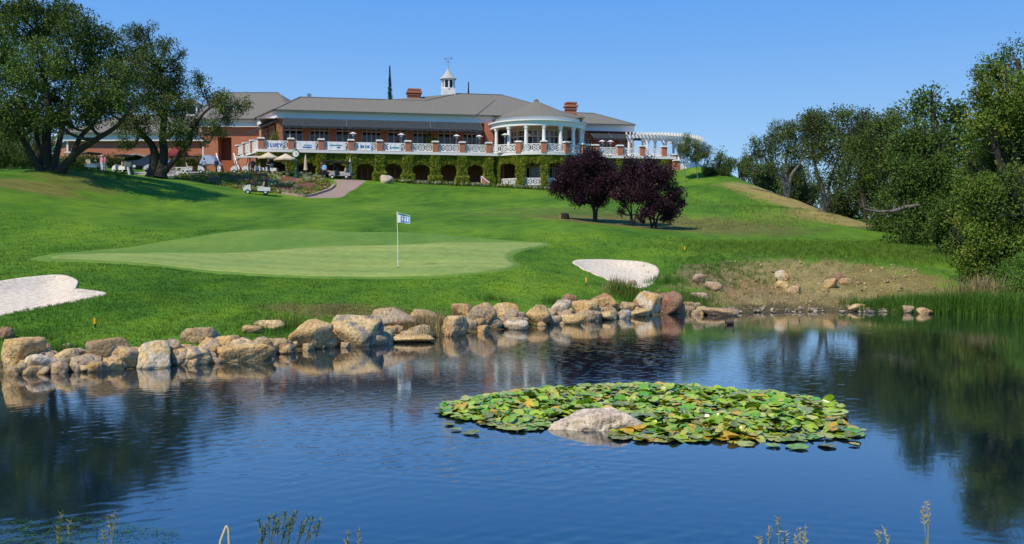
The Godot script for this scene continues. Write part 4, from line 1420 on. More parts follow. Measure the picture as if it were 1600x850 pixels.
func lattice(w: float, h: float, bar := 0.075) -> MB:   # a fretwork railing panel, centred on x, standing on y = 0
	var mb := MB.new()
	mb.bx(Vector3(0, h - 0.05, 0), Vector3(w, 0.1, 0.09))
	mb.bx(Vector3(0, 0.06, 0), Vector3(w, 0.1, 0.08))
	var n := maxi(1, roundi(w / 0.95))
	var cw := w / n
	for i in n + 1:
		mb.bx(Vector3(-w / 2 + i * cw, h / 2, 0), Vector3(bar, h - 0.2, 0.06))
	for i in n:
		var x0 := -w / 2 + i * cw
		var a := Vector3(x0, 0.1, 0)
		var b := Vector3(x0 + cw, h - 0.1, 0)
		mb.bar(a, b, 0.05, bar, Vector3(0, 0, 1).cross(b - a))
		mb.bar(Vector3(a.x, b.y, 0.004), Vector3(b.x, a.y, 0.004), 0.05, bar, Vector3(0, 0, 1).cross(Vector3(cw, a.y - b.y, 0)))
		var c := Vector3(x0 + cw / 2, h / 2, 0.008)
		var e := [c + Vector3(-cw * 0.34, 0, 0), c + Vector3(0, h * 0.34, 0), c + Vector3(cw * 0.34, 0, 0), c + Vector3(0, -h * 0.34, 0)]
		for k in 4: mb.bar(e[k], e[(k + 1) % 4], 0.05, bar, Vector3(0, 0, 1).cross(e[(k + 1) % 4] - e[k]))
	return mb

func pier(s: float, t: float, y: float, turn := 0.0, hh := 1.15):
	var mb := MB.new()
	mb.bx(Vector3(0, hh / 2 - 0.05, 0), Vector3(0.62, hh + 0.1, 0.62))
	var o := part("brick_pier", mb, M.brick)
	o.position = L(s, y, t)
	o.rotation.y = turn
	mb = MB.new()
	mb.bx(Vector3(0, hh + 0.06, 0), Vector3(0.82, 0.12, 0.82))
	mb.bx(Vector3(0, hh + 0.14, 0), Vector3(0.7, 0.06, 0.7))
	mi("cap", mb.mesh(), M.whiteplain, o)

func rail(a: Vector3, b: Vector3, h: float):   # a fretwork panel between two local points
	var d := b - a
	var o := part("balustrade_panel", lattice(Vector2(d.x, d.z).length(), h), M.whiteplain)
	o.position = (a + b) / 2.0 + Vector3(0, 0.06, 0)
	o.rotation.y = atan2(-d.z, d.x)

func window(x: float, y0: float, y1: float, t: float, w: float, lights: int, transom: float, turn := 0.0):
	var o := Node3D.new()
	o.name = "window"
	club.add_child(o, true)
	o.position = L(x, y0, t)
	o.rotation.y = turn
	var h := y1 - y0
	var mb := MB.new()
	mb.bx(Vector3(0, h - 0.07, 0), Vector3(w, 0.14, 0.14))
	mb.bx(Vector3(0, 0.07, 0), Vector3(w, 0.14, 0.14))
	for i in lights + 1:
		mb.bx(Vector3(-w / 2 + 0.06 + (w - 0.12) * i / lights, h / 2, 0.005), Vector3(0.13, h - 0.02, 0.13))
	if transom > 0.0:
		mb.bx(Vector3(0, h - transom, 0.01), Vector3(w - 0.02, 0.16, 0.12))
		var k := lights * 3
		for i in k: mb.bx(Vector3(-w / 2 + 0.06 + (w - 0.12) * (i + 0.5) / k, h - transom / 2, -0.01), Vector3(0.03, transom - 0.1, 0.06))
		mb.bx(Vector3(0, h - transom / 2 - 0.04, -0.012), Vector3(w - 0.1, 0.03, 0.05))
	mi("frame", mb.mesh(), M.cream, o)
	for i in lights:
		var pb := MB.new()
		var pw := (w - 0.12) / lights
		var cx := -w / 2 + 0.06 + pw * (i + 0.5)
		pb.bx(Vector3(cx, h / 2, -0.06), Vector3(pw - 0.1, h - 0.2, 0.012))
		mi("pane", pb.mesh(), M.pane, o)

func awning(a: Vector3, b: Vector3, drop: float, out: Vector3):   # top edge a-b, falling by drop over out
	var mb := MB.new()
	var c := b + out - Vector3.UP * drop
	var d := a + out - Vector3.UP * drop
	var th := Vector3(0, 0.05, 0)
	mb.quad(d, c, b, a)
	mb.quad(a - th, b - th, c - th, d - th)
	mb.quad(d - th, c - th, c, d)
	mb.quad(a - th, d - th, d, a); mb.quad(c - th, b - th, b, c)
	var v := Vector3(0, 0.24, 0)
	var o2 := out.normalized() * 0.02
	mb.quad(d - v + o2, c - v + o2, c + o2, d + o2)
	mb.quad(c - v - o2, d - v - o2, d - o2, c - o2)
	var o := part("awning", mb, M.awning)
	for p in [[a, d], [b, c]]:
		mb = MB.new()
		mb.bar(p[0] + Vector3(0, 0.03, 0), p[1] + Vector3(0, 0.03, 0), 0.035, 0.035)
		mi("awning_rib", mb.mesh(), M.steel, o)

func roof_faces(called: String, faces: Array, edges: Array, m: Material = null, world := false):
	var mb := MB.new()
	for f in faces:
		var up := Vector3(0, 0.0, 0)
		var nn: Vector3 = (f[1] - f[0]).cross(f[2] - f[0])
		var g: Array = f.duplicate()
		if nn.y < 0.0: g.reverse()
		for i in range(1, g.size() - 1):
			mb.tri(g[0] + up, g[i] + up, g[i + 1] + up)
			mb.tri(g[0] - Vector3(0, 0.16, 0), g[i + 1] - Vector3(0, 0.16, 0), g[i] - Vector3(0, 0.16, 0))
	var o := wpart(called, mb, m if m else M.roof) if world else part(called, mb, m if m else M.roof)
	mb = MB.new()
	for e in edges: mb.bar(e[0] + Vector3(0, 0.03, 0), e[1] + Vector3(0, 0.03, 0), 0.22, 0.1)
	if edges.size():
		mi("ridge_cap", mb.mesh(), M.ridge, o)

func chimney(px: float, y0: float, y1: float, t: float, w: float):
	var s := s_at(px, t)
	var mb := MB.new()
	var h := y1 - y0
	mb.bx(Vector3(0, h * 0.5 - 1.0, 0), Vector3(w, h + 2.0, w))
	var o := part("chimney", mb, M.brick)
	o.position = L(s, y0, t)
	for b in [[0.42, 1.1, 0.14], [0.66, 1.16, 0.12], [0.8, 1.3, 0.26]]:
		mb = MB.new()
		mb.bx(Vector3(0, h * b[0] + b[2] / 2, 0), Vector3(w * b[1], b[2], w * b[1]))
		mi("brick_band", mb.mesh(), M.brick, o)
	mb = MB.new()
	mb.bx(Vector3(0, h + 0.08, 0), Vector3(w * 1.12, 0.16, w * 1.12))
	mi("cap", mb.mesh(), M.brick, o)

func ivy(called: String, label: String, group: String, centre: Vector3, size: Vector3, n: int, extra: Array = [], cs := 0.15):
	# clusters on the faces of a box given in the clubhouse's frame
	var t := thing(called, label, "ivy", club.transform * (centre - Vector3(0, size.y / 2, 0)), TURN, group)
	var pl := []
	var cl := []
	for i in int(n * 1.6):
		var p := Vector3(rnd(-0.5, 0.5), rnd(0, 1), 0.5) * size
		var f := rng.randf()
		if f < 0.22: p = Vector3(-0.5, rnd(0, 1), rnd(-0.5, 0.5)) * size
		elif f < 0.4: p = Vector3(0.5, rnd(0, 1), rnd(-0.5, 0.5)) * size
		elif f < 0.46: p = Vector3(rnd(-0.5, 0.5), 0.0, rnd(-0.5, 0.5)) * size
		if extra.size() and p.y < extra[0] + extra[1] * 4.0 * (p.x / size.x) ** 2 * -1.0: continue
		pl.append(Transform3D(spin_basis(cs * rnd(0.6, 1.3)), p))
		var g := rnd(0.65, 1.3)
		cl.append((Color(0.33, 0.37, 0.05) if rng.randf() < 0.7 else Color(0.22, 0.28, 0.035)) * g)
	scatter("foliage", M.ivy_leaf, M.leaf, pl, cl, t).set_meta("kind", "stuff")
	return t

func build_clubhouse():
	M.ivy_leaf = leaf_cluster(4, 26, 0.5, 0.9)
	corner = at(408, 233, 97.4)
	var T := corner.y
	club = thing("clubhouse", "long brick clubhouse with grey hipped roofs, white rotunda and ivy-clad terrace", "building", Vector3(corner.x, BASE, corner.z), TURN)
	var px_pier := [456.4, 503.3, 549.6, 594.1, 638.2, 680.9, 722.8, 764.0]
	var sp := [0.0]
	for p in px_pier: sp.append(s_at(p, 0.0))
	var sc := s_at(839, -3.1)
	var tc := -3.1
	var R := 6.2
	var s_end := s_at(1051, 0.0)
	# terrace slab with the bulge of the rotunda
	var poly := [Vector2(-4.1, -10.6), Vector2(-0.25, 0.2), Vector2(sc - 5.5, 0.2)]
	for i in 21:
		var a := deg_to_rad(lerpf(-58, 58, i / 20.0))
		poly.append(Vector2(sc + sin(a) * R, tc + cos(a) * R))
	poly.append_array([Vector2(sc + 5.5, 0.2), Vector2(s_end + 0.3, 0.2), Vector2(s_end + 0.3, -14), Vector2(-4.1, -14)])
	poly.reverse()
	var mb := MB.new()
	# the polygon's x is s, its y is t; extruded upwards
	mb.extrude(poly, L(0, T - 0.3, 0), Vector3(1, 0, 0), Vector3(0, 0, 1), Vector3(0, 0.3, 0))
	var sl := part("terrace_slab", mb, M.white)
	mb = MB.new()
	var inner := []
	for p in poly: inner.append(Vector2(sc * 0.02 + p.x * 0.98, p.y - 0.4))
	mb.extrude(inner, L(0, T, 0), Vector3(1, 0, 0), Vector3(0, 0, 1), Vector3(0, 0.012, 0))
	mi("paving", mb.mesh(), M.path, sl)
	# piers and balustrades
	for i in sp.size():
		pier(sp[i], -0.15, T)
		if i: rail(L(sp[i - 1] + 0.31, T, -0.15), L(sp[i] - 0.31, T, -0.15), 0.95)
	var pa := []
	for p in [797.0, 832.0, 868.0, 898.0]:
		pa.append(asin(clampf((p - 839.0) / 1350.0 * 101.3 / 5.75, -1, 1)))
	var prev := L(sp[-1] + 0.31, T, -0.15)
	for a in pa:
		var p := L(sc + sin(a) * 5.95, T, tc + cos(a) * 5.95)
		pier(p.x, p.z, T, a)
		var dir := (p - prev).normalized()
		rail(prev, p - dir * 0.31, 0.95)
		prev = p + dir * 0.31
	var sr := []
	for p in [919.0, 930.0, 968.0, 1003.0, 1037.0]: sr.append(s_at(p, 0.0))
	rail(prev, L(sr[0] - 0.31, T, -0.15), 0.95)
	for i in sr.size():
		pier(sr[i], -0.15, T)
		if i > 1: rail(L(sr[i - 1] + 0.31, T, -0.15), L(sr[i] - 0.31, T, -0.15), 0.95)
	# the terrace's slanted end, with piers
	for i in [1, 2, 3]:
		var f: float = [0.0, 0.28, 0.56, 0.84][i]
		pier(-4.0 * f, -10.4 * f, T, 0.35)
		var f0: float = [0.0, 0.28, 0.56, 0.84][i - 1]
		rail(L(-4.0 * f - 0.1, T, -10.4 * f + 0.3), L(-4.0 * f0 - 0.12, T, -10.4 * f0 - 0.35), 0.95)
	mb = MB.new()
	mb.quad(L(-4.05, 8.0, -10.5), L(-0.15, 8.0, -0.1), L(-0.15, T - 0.3, -0.1), L(-4.05, T - 0.3, -10.5))
	part("terrace_end_wall", mb, M.brick)
	# lower storey: pillars, back wall, doors
	var gy := func(s: float, t: float) -> float:
		var w := club.transform * L(s, 0, t)
		return height(w.x, -w.z)
	for i in range(0, sp.size()):
		mb = MB.new()
		slab(mb, sp[i] - 0.38, sp[i] + 0.38, 7.5, T - 0.3, -0.8, -0.05)
		part("terrace_pillar", mb, M.brick)
		var g: float = gy.call(sp[i], 0.0)
		ivy("column_ivy", "clipped ivy wrapped around a square pillar under the straight terrace", "ivy columns under the terrace", L(sp[i], (g + T - 0.35) / 2.0, -0.42), Vector3(0.95, T - 0.35 - g, 0.95), 420)
		if i >= 4:
			ivy("ivy_plinth", "boxy clipped ivy skirt around an ivy column's foot", "ivy skirts at the column feet", L(sp[i], g + 0.5, -0.4), Vector3(1.35, 1.0, 1.35), 260)
		if i:
			var w: float = sp[i] - sp[i - 1]
			mb = MB.new()
			slab(mb, sp[i - 1] + 0.4, sp[i] - 0.4, T - 1.2, T - 0.3, -0.7, -0.35)
			part("terrace_beam", mb, M.brick)
			ivy("ivy_swag", "ivy swag hanging along the terrace beam between two pillars", "ivy swags along the terrace beam", L((sp[i] + sp[i - 1]) / 2.0, T - 1.1, -0.5), Vector3(w - 0.9, 1.5, 0.6), 520, [0.55, 0.55])
	mb = MB.new()
	slab(mb, sp[0] - 1.0, sc + 5.0, 7.5, T - 0.3, -4.6, -4.3)
	part("lower_wall", mb, M.brick)
	for i in range(1, 6):
		window((sp[i] + sp[i - 1]) / 2.0, gy.call(sp[i], -4.0) - 0.2, T - 0.9, -4.25, 2.3, 3, 0.5)
	# terrace floor below: paving to the wall
	# upper storey behind the terrace
	var E0 := 16.4
	var E1 := 17.3
	var a0 := s_at(439, -4.5)
	var a1 := s_at(757, -4.5)
	var tops := 15.75
	mb = MB.new()
	slab(mb, a0, a1, tops, E0 + 0.3, -4.9, -4.5)
	part("upper_lintel", mb, M.brick)
	var n_bay := 8
	var bw := (a1 - a0) / n_bay
	for i in n_bay + 1:
		mb = MB.new()
		slab(mb, a0 + bw * i - 0.35, a0 + bw * i + 0.35, T, tops, -4.92, -4.46)
		part("wall_pier", mb, M.brick)
		if i < n_bay: window(a0 + bw * (i + 0.5), T + 0.05, tops, -4.7, bw - 0.7, 4 if i % 2 else 3, 0.65)
	mb = MB.new()   # back wall of the dining room and its floor keep the rooms dark
	slab(mb, a0 - 3.0, s_at(990, -14) , T - 0.05, E1, -14.2, -14.0)
	slab(mb, a0 - 3.0, a0 - 2.8, T, E1, -14, -12)
	slab(mb, a0 - 2.5, sc + 6.0, T + 0.02, T + 0.04, -14, -4.6)
	slab(mb, a0 - 2.5, sc + 2.0, E0 + 0.02, E0 + 0.1, -14, -4.9)
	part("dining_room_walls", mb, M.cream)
	# slanted end of the upper storey
	var q0 := L(a0 - 2.9, T, -12.2)
	var q1 := L(a0, T, -4.5)
	mb = MB.new()
	var top_v := Vector3(0, E0 - T, 0)
	mb.quad(q0, q1, q1 + top_v, q0 + top_v)
	mb.quad(q1 + Vector3(0.4, 0, -0.1), q0 + Vector3(0.4, 0, 0), q0 + top_v + Vector3(0.4, 0, 0), q1 + top_v + Vector3(0.4, 0, -0.1))
	part("end_wall", mb, M.brick)
	for f in [0.3, 0.68]:
		var p := q0.lerp(q1, f)
		window(p.x - 0.12, T + 0.05, tops, p.z + 0.05, 2.2, 3, 0.6, atan2(-(q1 - q0).z, (q1 - q0).x))
	# fascia
	var f0 := s_at(437, -3.9) - 0.1
	mb = MB.new()
	slab(mb, f0, a1 + 0.8, E0, E1 - 0.14, -4.1, -3.9)
	slab(mb, f0 - 0.1, a1 + 0.8, E1 - 0.14, E1, -4.1, -3.7)
	slab(mb, f0, a1 + 0.8, E0 - 0.02, E0 + 0.1, -4.5, -3.86)
	part("fascia", mb, M.white)
	mb = MB.new()
	var fa := L(f0, 0, -3.9)
	var fb := L(f0 - 2.9, 0, -11.6)
	mb.bar(fa + Vector3(0, E0 + 0.4 - 0.0, 0), fb + Vector3(0, E0 + 0.4, 0), 0.2, 0.76)
	mb.bar(fa + Vector3(-0.05, E1 - 0.07, 0), fb + Vector3(-0.05, E1 - 0.07, 0), 0.4, 0.14)
	part("end_fascia", mb, M.white)
	# awnings
	var cuts := [445.0, 543.0, 672.0, 751.0]
	for i in 3:
		awning(L(s_at(cuts[i], -3.84) + 0.03, 16.38, -3.84), L(s_at(cuts[i + 1], -3.84) - 0.03, 16.38, -3.84), 1.1, Vector3(0, 0, 1.9))
	var od := Vector3(-0.93, 0, 0.36) * 2.0
	awning(L(a0 - 2.6, 16.25, -11.6), L(a0 - 0.1, 16.25, -4.6), 0.95, od)
	# main roof: one front plane with a low ridge, then a higher one
	var EL := L(f0 - 0.3, E1, -3.5)
	var ER := L(s_at(912, -3.5), E1, -3.5)
	var RM0 := L(s_at(471, -12), 20.1, -12)
	var RM1 := L(s_at(664, -12), 20.1, -12)
	var RC0 := L(s_at(716, -18.2), 22.2, -18.2)
	var RC1 := L(s_at(784, -18.2), 22.2, -18.2)
	var BL := L(f0 - 3.4, E1, -12.0)
	var B2 := L(EL.x, E1, -20.5)
	var BR := L(ER.x, E1, -33)
	var MB2 := L(RM1.x, E1, -20.5)
	var CB := L(RM1.x - 3.0, E1, -33)
	roof_faces("main_roof", [[EL, ER, RC1, RC0, RM1, RM0], [EL, RM0, BL], [BL, RM0, B2], [RM0, RM1, MB2, B2], [RC1, ER, BR], [RC0, RC1, BR, CB], [RM1, RC0, CB, MB2]], [[EL, RM0], [RM0, RM1], [RM1, RC0], [RC0, RC1], [RC1, ER], [BL, RM0]])
	mb = MB.new()   # small roof vent
	slab(mb, RM0.x + 0.9, RM0.x + 1.4, 20.0, 20.6, -12.3, -11.9)
	part("roof_vent", mb, M.steel)
	# fold lines where the roof turns above the rotunda
	mb = MB.new()
	var va := L(s_at(745, -3.5), E1, -3.5)
	var vb := L(s_at(773, -14), E1 + 10.5 * 0.3315, -14)
	mb.bar(va + Vector3(0, 0.02, 0), vb + Vector3(0, 0.02, 0), 0.18, 0.1)
	part("roof_hip_cap", mb, M.ridge)
	mb = MB.new()   # brick return and fascia between dining room and rotunda
	slab(mb, a1 - 0.1, a1 + 0.9, T, E0, -4.6, -3.0)
	part("wall_return", mb, M.brick)
	mb = MB.new()
	slab(mb, a1 + 0.8, sc + 6.0, E0 + 0.02, E1, -4.05, -3.85)
	part("fascia_return", mb, M.white)
	# rotunda
	var cols := [-74.0, -49.5, -26.0, -4.5, 17.0, 38.0, 58.0, 77.0]
	for a in cols:
		mb = MB.new()
		var r := deg_to_rad(a)
		mb.lathe(Vector3.ZERO, [Vector2(0.3, 0), Vector2(0.3, 0.15), Vector2(0.22, 0.2), Vector2(0.23, 1.2), Vector2(0.19, 2.75), Vector2(0.27, 2.85), Vector2(0.27, 15.45 - T)], 14)
		part("rotunda_column", mb, M.whiteplain).position = L(sc + sin(r) * 5.55, T, tc + cos(r) * 5.55)
	var ring := func(r0: float, r1: float, y0: float, y1: float, from := -95.0, to := 95.0) -> MB:
		var m := MB.new()
		var n := 40
		for i in n:
			var b0 := deg_to_rad(lerpf(from, to, float(i) / n))
			var b1 := deg_to_rad(lerpf(from, to, float(i + 1) / n))
			var P := func(r: float, b: float, y: float) -> Vector3: return L(sc + sin(b) * r, y, tc + cos(b) * r)
			m.quad(P.call(r1, b0, y0), P.call(r1, b1, y0), P.call(r1, b1, y1), P.call(r1, b0, y1))
			m.quad(P.call(r0, b1, y0), P.call(r0, b0, y0), P.call(r0, b0, y1), P.call(r0, b1, y1))
			m.quad(P.call(r0, b0, y1), P.call(r1, b0, y1), P.call(r1, b1, y1), P.call(r0, b1, y1))
			m.quad(P.call(r0, b1, y0), P.call(r1, b1, y0), P.call(r1, b0, y0), P.call(r0, b0, y0))
		return m
	part("rotunda_entablature", ring.call(5.3, 5.85, 15.45, 16.0), M.whiteplain)
	part("rotunda_cornice", ring.call(5.25, 6.1, 16.0, 16.14), M.whiteplain)
	part("rotunda_drum", ring.call(5.0, 5.25, 16.1, 16.7), M.white)
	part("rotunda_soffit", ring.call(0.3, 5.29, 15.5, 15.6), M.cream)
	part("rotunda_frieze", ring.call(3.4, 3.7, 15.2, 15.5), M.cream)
	for i in 9:
		var a := deg_to_rad(lerpf(-84, 84, i / 8.0))
		window(sc + sin(a) * 3.6, T + 0.05, 15.2, tc + cos(a) * 3.6, 1.32, 2 if i % 2 else 1, 0.75, a)
	mb = MB.new()   # cone roof
	var apex := L(sc, 19.25, tc - 0.5)
	for i in 30:
		var b0 := deg_to_rad(lerpf(-105, 105, i / 30.0))
		var b1 := deg_to_rad(lerpf(-105, 105, (i + 1) / 30.0))
		mb.tri(L(sc + sin(b0) * 5.55, 16.66, tc + cos(b0) * 5.55), L(sc + sin(b1) * 5.55, 16.66, tc + cos(b1) * 5.55), apex)
	part("rotunda_roof", mb, M.roof)
	mb = MB.new()
	mb.lathe(apex - Vector3(0, 0.15, 0), [Vector2(0.35, 0), Vector2(0.3, 0.2), Vector2(0.0, 0.4)], 10)
	part("roof_finial", mb, M.ridge)
	# rotunda's lower storey: ivy wall with arches
	var arches := [[772.0, 793.0], [803.5, 828.0], [838.0, 863.0], [874.0, 892.0]]
	var ang := func(px: float) -> float: return asin(clampf((px - 839.0) / 1350.0 * 101.6 / 5.8, -0.97, 0.97))
	var inside := func(b: float, y: float) -> bool:
		for ar in arches:
			var x0: float = ang.call(ar[0])
			var x1: float = ang.call(ar[1])
			if b > x0 and b < x1:
				var f := (b - x0) / (x1 - x0) * 2.0 - 1.0
				if y < 10.75 + 0.45 * sqrt(maxf(0.0, 1.0 - f * f)): return true
		return false
	mb = MB.new()
	var na := 90
	for i in na:
		var b0 := deg_to_rad(lerpf(-72, 72, float(i) / na))
		var b1 := deg_to_rad(lerpf(-72, 72, float(i + 1) / na))
		var low := 7.5
		for k in 60:
			var y := 7.5 + k * 0.075
			if inside.call((b0 + b1) / 2.0, y): low = y + 0.075
		for rr in [5.75, 5.25]:
			var p0 := L(sc + sin(b0) * rr, low, tc + cos(b0) * rr)
			var p1 := L(sc + sin(b1) * rr, low, tc + cos(b1) * rr)
			var up := Vector3(0, T - 0.3 - low, 0)
			if rr > 5.5: mb.quad(p0, p1, p1 + up, p0 + up)
			else: mb.quad(p1, p0, p0 + up, p1 + up)
		mb.quad(L(sc + sin(b1) * 5.75, low, tc + cos(b1) * 5.75), L(sc + sin(b0) * 5.75, low, tc + cos(b0) * 5.75), L(sc + sin(b0) * 5.25, low, tc + cos(b0) * 5.25), L(sc + sin(b1) * 5.25, low, tc + cos(b1) * 5.25))
	part("rotunda_lower_wall", mb, M.brick)
	var iv := thing("wall_ivy", "ivy covering the curved arcaded wall below the rotunda", "ivy", club.transform * L(sc, BASE, tc), TURN)
	var pl := []
	var cl := []
	for i in 7500:
		var b := deg_to_rad(rnd(-72, 72))
		var y := rnd(8.2, T - 0.3)
		if inside.call(b, y): continue
		var bulge := 0.0
		for ar in arches:
			for e in ar:
				if absf(b - ang.call(e)) < 0.07: bulge = 0.12
		var rr := 5.82 + rnd(0, 0.12) + bulge
		pl.append(Transform3D(spin_basis(0.15 * rnd(0.6, 1.3)), Vector3(sin(b) * rr, y - BASE, cos(b) * rr)))
		cl.append((Color(0.33, 0.37, 0.05) if rng.randf() < 0.7 else Color(0.22, 0.28, 0.035)) * rnd(0.65, 1.3))
	scatter("foliage", M.ivy_leaf, M.leaf, pl, cl, iv).set_meta("kind", "stuff")
	for ar in arches:
		var b0: float = ang.call(ar[0])
		var b1: float = ang.call(ar[1])
		var w := 2.0 * 5.5 * sin((b1 - b0) / 2.0)
		var o := part("arch_railing", lattice(w, 0.85), M.whiteplain)
		var m: float = (b0 + b1) / 2.0
		o.position = L(sc + sin(m) * 5.55, 8.52, tc + cos(m) * 5.55)
		o.rotation.y = m
		window(sc + sin(m) * 2.9, 8.4, 11.4, tc + cos(m) * 2.9, 2.2, 2, 0.6, m)
	mb = MB.new()
	mb.lathe(L(sc, 8.0, tc), [Vector2(2.7, 0), Vector2(2.7, 4.0)], 20)
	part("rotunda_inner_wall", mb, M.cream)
	mb = MB.new()   # entry stair cheek by the rotunda
	var es := s_at(752, 0.6)
	mb.quad(L(es, 8.2, 1.0), L(es + 0.9, 8.2, 1.4), L(es + 0.9, 8.75, 1.4), L(es, 9.5, 1.0))
	mb.quad(L(es + 0.9, 8.2, 1.2), L(es, 8.2, 0.8), L(es, 9.5, 0.8), L(es + 0.9, 8.75, 1.2))
	mb.quad(L(es, 9.5, 1.0), L(es + 0.9, 8.75, 1.4), L(es + 0.9, 8.75, 1.2), L(es, 9.5, 0.8))
	var cheek := part("stair_cheek", mb, M.brick)
	mb = MB.new()
	mb.bar(L(es, 9.55, 0.9), L(es + 0.9, 8.8, 1.3), 0.3, 0.08)
	mb.bar(L(es - 0.02, 8.2, 0.9), L(es - 0.02, 9.6, 0.9), 0.1, 0.1)
	mi("coping", mb.mesh(), M.whiteplain, cheek)
	# right wing
	var tr := -9.5
	var r0 := s_at(903, tr)
	var r1 := s_at(986, tr)
	mb = MB.new()
	slab(mb, r0 - 2.0, r1, 15.4, E0, tr - 0.4, tr)
	slab(mb, r1 - 0.4, r1, T, E0, tr - 7, tr - 0.4)
	part("wing_lintel", mb, M.brick)
	for i in 4:
		var w := (r1 - r0) / 3.0
		mb = MB.new()
		slab(mb, r0 + w * i - 0.5, r0 + w * i + (0.5 if i < 3 else 0.0), T, 15.4, tr - 0.4, tr + 0.02)
		part("wall_pier", mb, M.brick)
		if i < 3: window(r0 + w * (i + 0.5), T + 0.05, 15.4, tr - 0.2, w - 1.0, 3, 0.6)
	mb = MB.new()
	slab(mb, r0 - 2.0, s_at(990, tr + 0.6), E0, E1, tr + 0.4, tr + 0.6)
	slab(mb, s_at(990, tr + 0.6) - 0.2, s_at(990, tr + 0.6) - 0.001, E0, E1, tr - 12, tr + 0.4)
	slab(mb, r0 - 2.0, s_at(990, tr + 0.6) + 0.15, E1 - 0.15, E1 + 0.01, tr + 0.41, tr + 0.8)
	part("wing_fascia", mb, M.white)
	for c in [[919.0, 948.0], [948.0, 992.0]]:
		awning(L(s_at(c[0], tr), 16.3, tr + 0.1), L(s_at(c[1], tr) - 0.05, 16.3, tr + 0.1), 1.0, Vector3(0.1, 0, 2.1))
	var wl := L(r0 - 3.0, E1, tr + 1.0)
	var wr := L(s_at(991, tr + 1.0), E1, tr + 1.0)
	var wa := L(r0 - 3.0, 19.7, tr - 6.5)
	var wb := L(s_at(927, tr - 6.5), 19.7, tr - 6.5)
	roof_faces("wing_roof", [[wl, wr, wb, wa], [wr, L(wr.x, E1, tr - 14), wb], [wa, wb, L(wr.x, E1, tr - 14), L(wl.x, E1, tr - 14)]], [[wa, wb], [wb, wr]])
	# right terrace: lower wall
	mb = MB.new()
	slab(mb, sc + 5.0, s_end, 7.5, T - 0.3, -4.6, -4.2)
	slab(mb, s_end - 0.4, s_end, 7.5, T - 0.3, -4.2, -0.3)
	part("lower_wing_wall", mb, M.brick)
	for i in sr.size():
		if i == 0: continue
		mb = MB.new()
		slab(mb, sr[i] - 0.38, sr[i] + 0.38, 7.5, T - 0.3, -0.8, -0.05)
		part("terrace_pillar", mb, M.brick)
		ivy("column_ivy", "ivy-clad pillar under the terrace beside the plum trees", "ivy columns by the plum trees", L(sr[i], 10.1, -0.42), Vector3(0.95, 3.9, 0.95), 380)
		if i > 1:
			var w: float = sr[i] - sr[i - 1]
			mb = MB.new()
			slab(mb, sr[i - 1] + 0.4, sr[i] - 0.4, T - 1.2, T - 0.3, -0.7, -0.35)
			part("terrace_beam", mb, M.brick)
			ivy("ivy_swag", "ivy swag on the terrace beam above the plum trees", "ivy swags above the plum trees", L((sr[i] + sr[i - 1]) / 2.0, T - 1.0, -0.5), Vector3(w - 0.9, 1.3, 0.6), 460, [0.4, 0.4])
			window((sr[i] + sr[i - 1]) / 2.0, 8.4, 11.3, -3.9, 2.0, 2, 0.6)
			var o := part("arch_railing", lattice(w - 0.9, 0.85), M.whiteplain)
			o.position = L((sr[i] + sr[i - 1]) / 2.0, 8.3, -0.4)
	# outer stair down the hill
	var st0 := L(s_end + 0.1, T - 0.9, -0.2)
	pier(s_end + 0.2, -0.2, T - 1.3, 0.0, 1.5)
	pier(s_at(1056, 1.2), 1.2, 10.6, 0.0, 1.1)
	pier(s_at(1087, 2.5), 2.5, 8.8, 0.0, 1.3)
	mb = MB.new()
	var k0 := L(s_at(1057, 1.2), 10.7, 1.2)
	var k1 := L(s_at(1086, 2.5), 8.9, 2.5)
	for i in 10:
		var p := k0.lerp(k1, (i + 0.5) / 10.0)
		mb.bx(p + Vector3(0, -0.5, -0.9), Vector3(0.26, 1.0, 1.8))
	part("outer_steps", mb, M.concrete)
	mb = MB.new()
	for yy in [0.12, 0.95]: mb.bar(k0 + Vector3(0.3, yy, 0), k1 + Vector3(-0.3, yy, 0), 0.1, 0.12)
	for i in 9:
		var p := k0.lerp(k1, (i + 0.5) / 9.0)
		var d := (k1 - k0) / 9.0
		mb.bar(p - d * 0.5 + Vector3(0, 0.12, 0), p + d * 0.5 + Vector3(0, 0.95, 0), 0.06, 0.07)
		mb.bar(p - d * 0.5 + Vector3(0, 0.95, 0), p + d * 0.5 + Vector3(0, 0.12, 0), 0.06, 0.07)
	part("stair_balustrade", mb, M.whiteplain)
	mb = MB.new()
	slab(mb, s_end, s_at(1057, 0.5), 8.0, 10.6, -1.0, 1.4)
	part("stair_landing", mb, M.white)
	ivy("column_ivy", "low ivy bank beneath the outer stair", "", L(s_at(1062, 1.5), 9.2, 1.5), Vector3(2.2, 1.6, 0.8), 420)
	# chimneys and cupola
	chimney(648, 19.7, 21.8, -14.5, 1.55)
	chimney(891, 17.3, 19.7, -8.2, 1.25)
	var cs := s_at(701, -18.2)
	mb = MB.new()
	mb.bx(L(cs, 22.1, -18.2), Vector3(1.75, 1.3, 1.75))
	var cup := part("cupola", mb, M.whiteplain)
	mb = MB.new()
	mb.lathe(L(cs, 22.75, -18.2), [Vector2(0.68, 0), Vector2(0.68, 1.3)], 8)
	mi("lantern_core", mb.mesh(), M.glass, cup)
	mb = MB.new()
	for i in 8:
		var a := TAU * i / 8.0
		mb.bx(L(cs + cos(a) * 0.84, 23.4, -18.2 + sin(a) * 0.84), Vector3(0.18, 1.3, 0.18))
	for yy in [22.8, 24.02]: mb.lathe(L(cs, yy, -18.2), [Vector2(0.68, -0.08), Vector2(0.96, -0.08), Vector2(0.96, 0.08), Vector2(0.68, 0.08)], 8)
	mi("posts", mb.mesh(), M.whiteplain, cup)
	mb = MB.new()
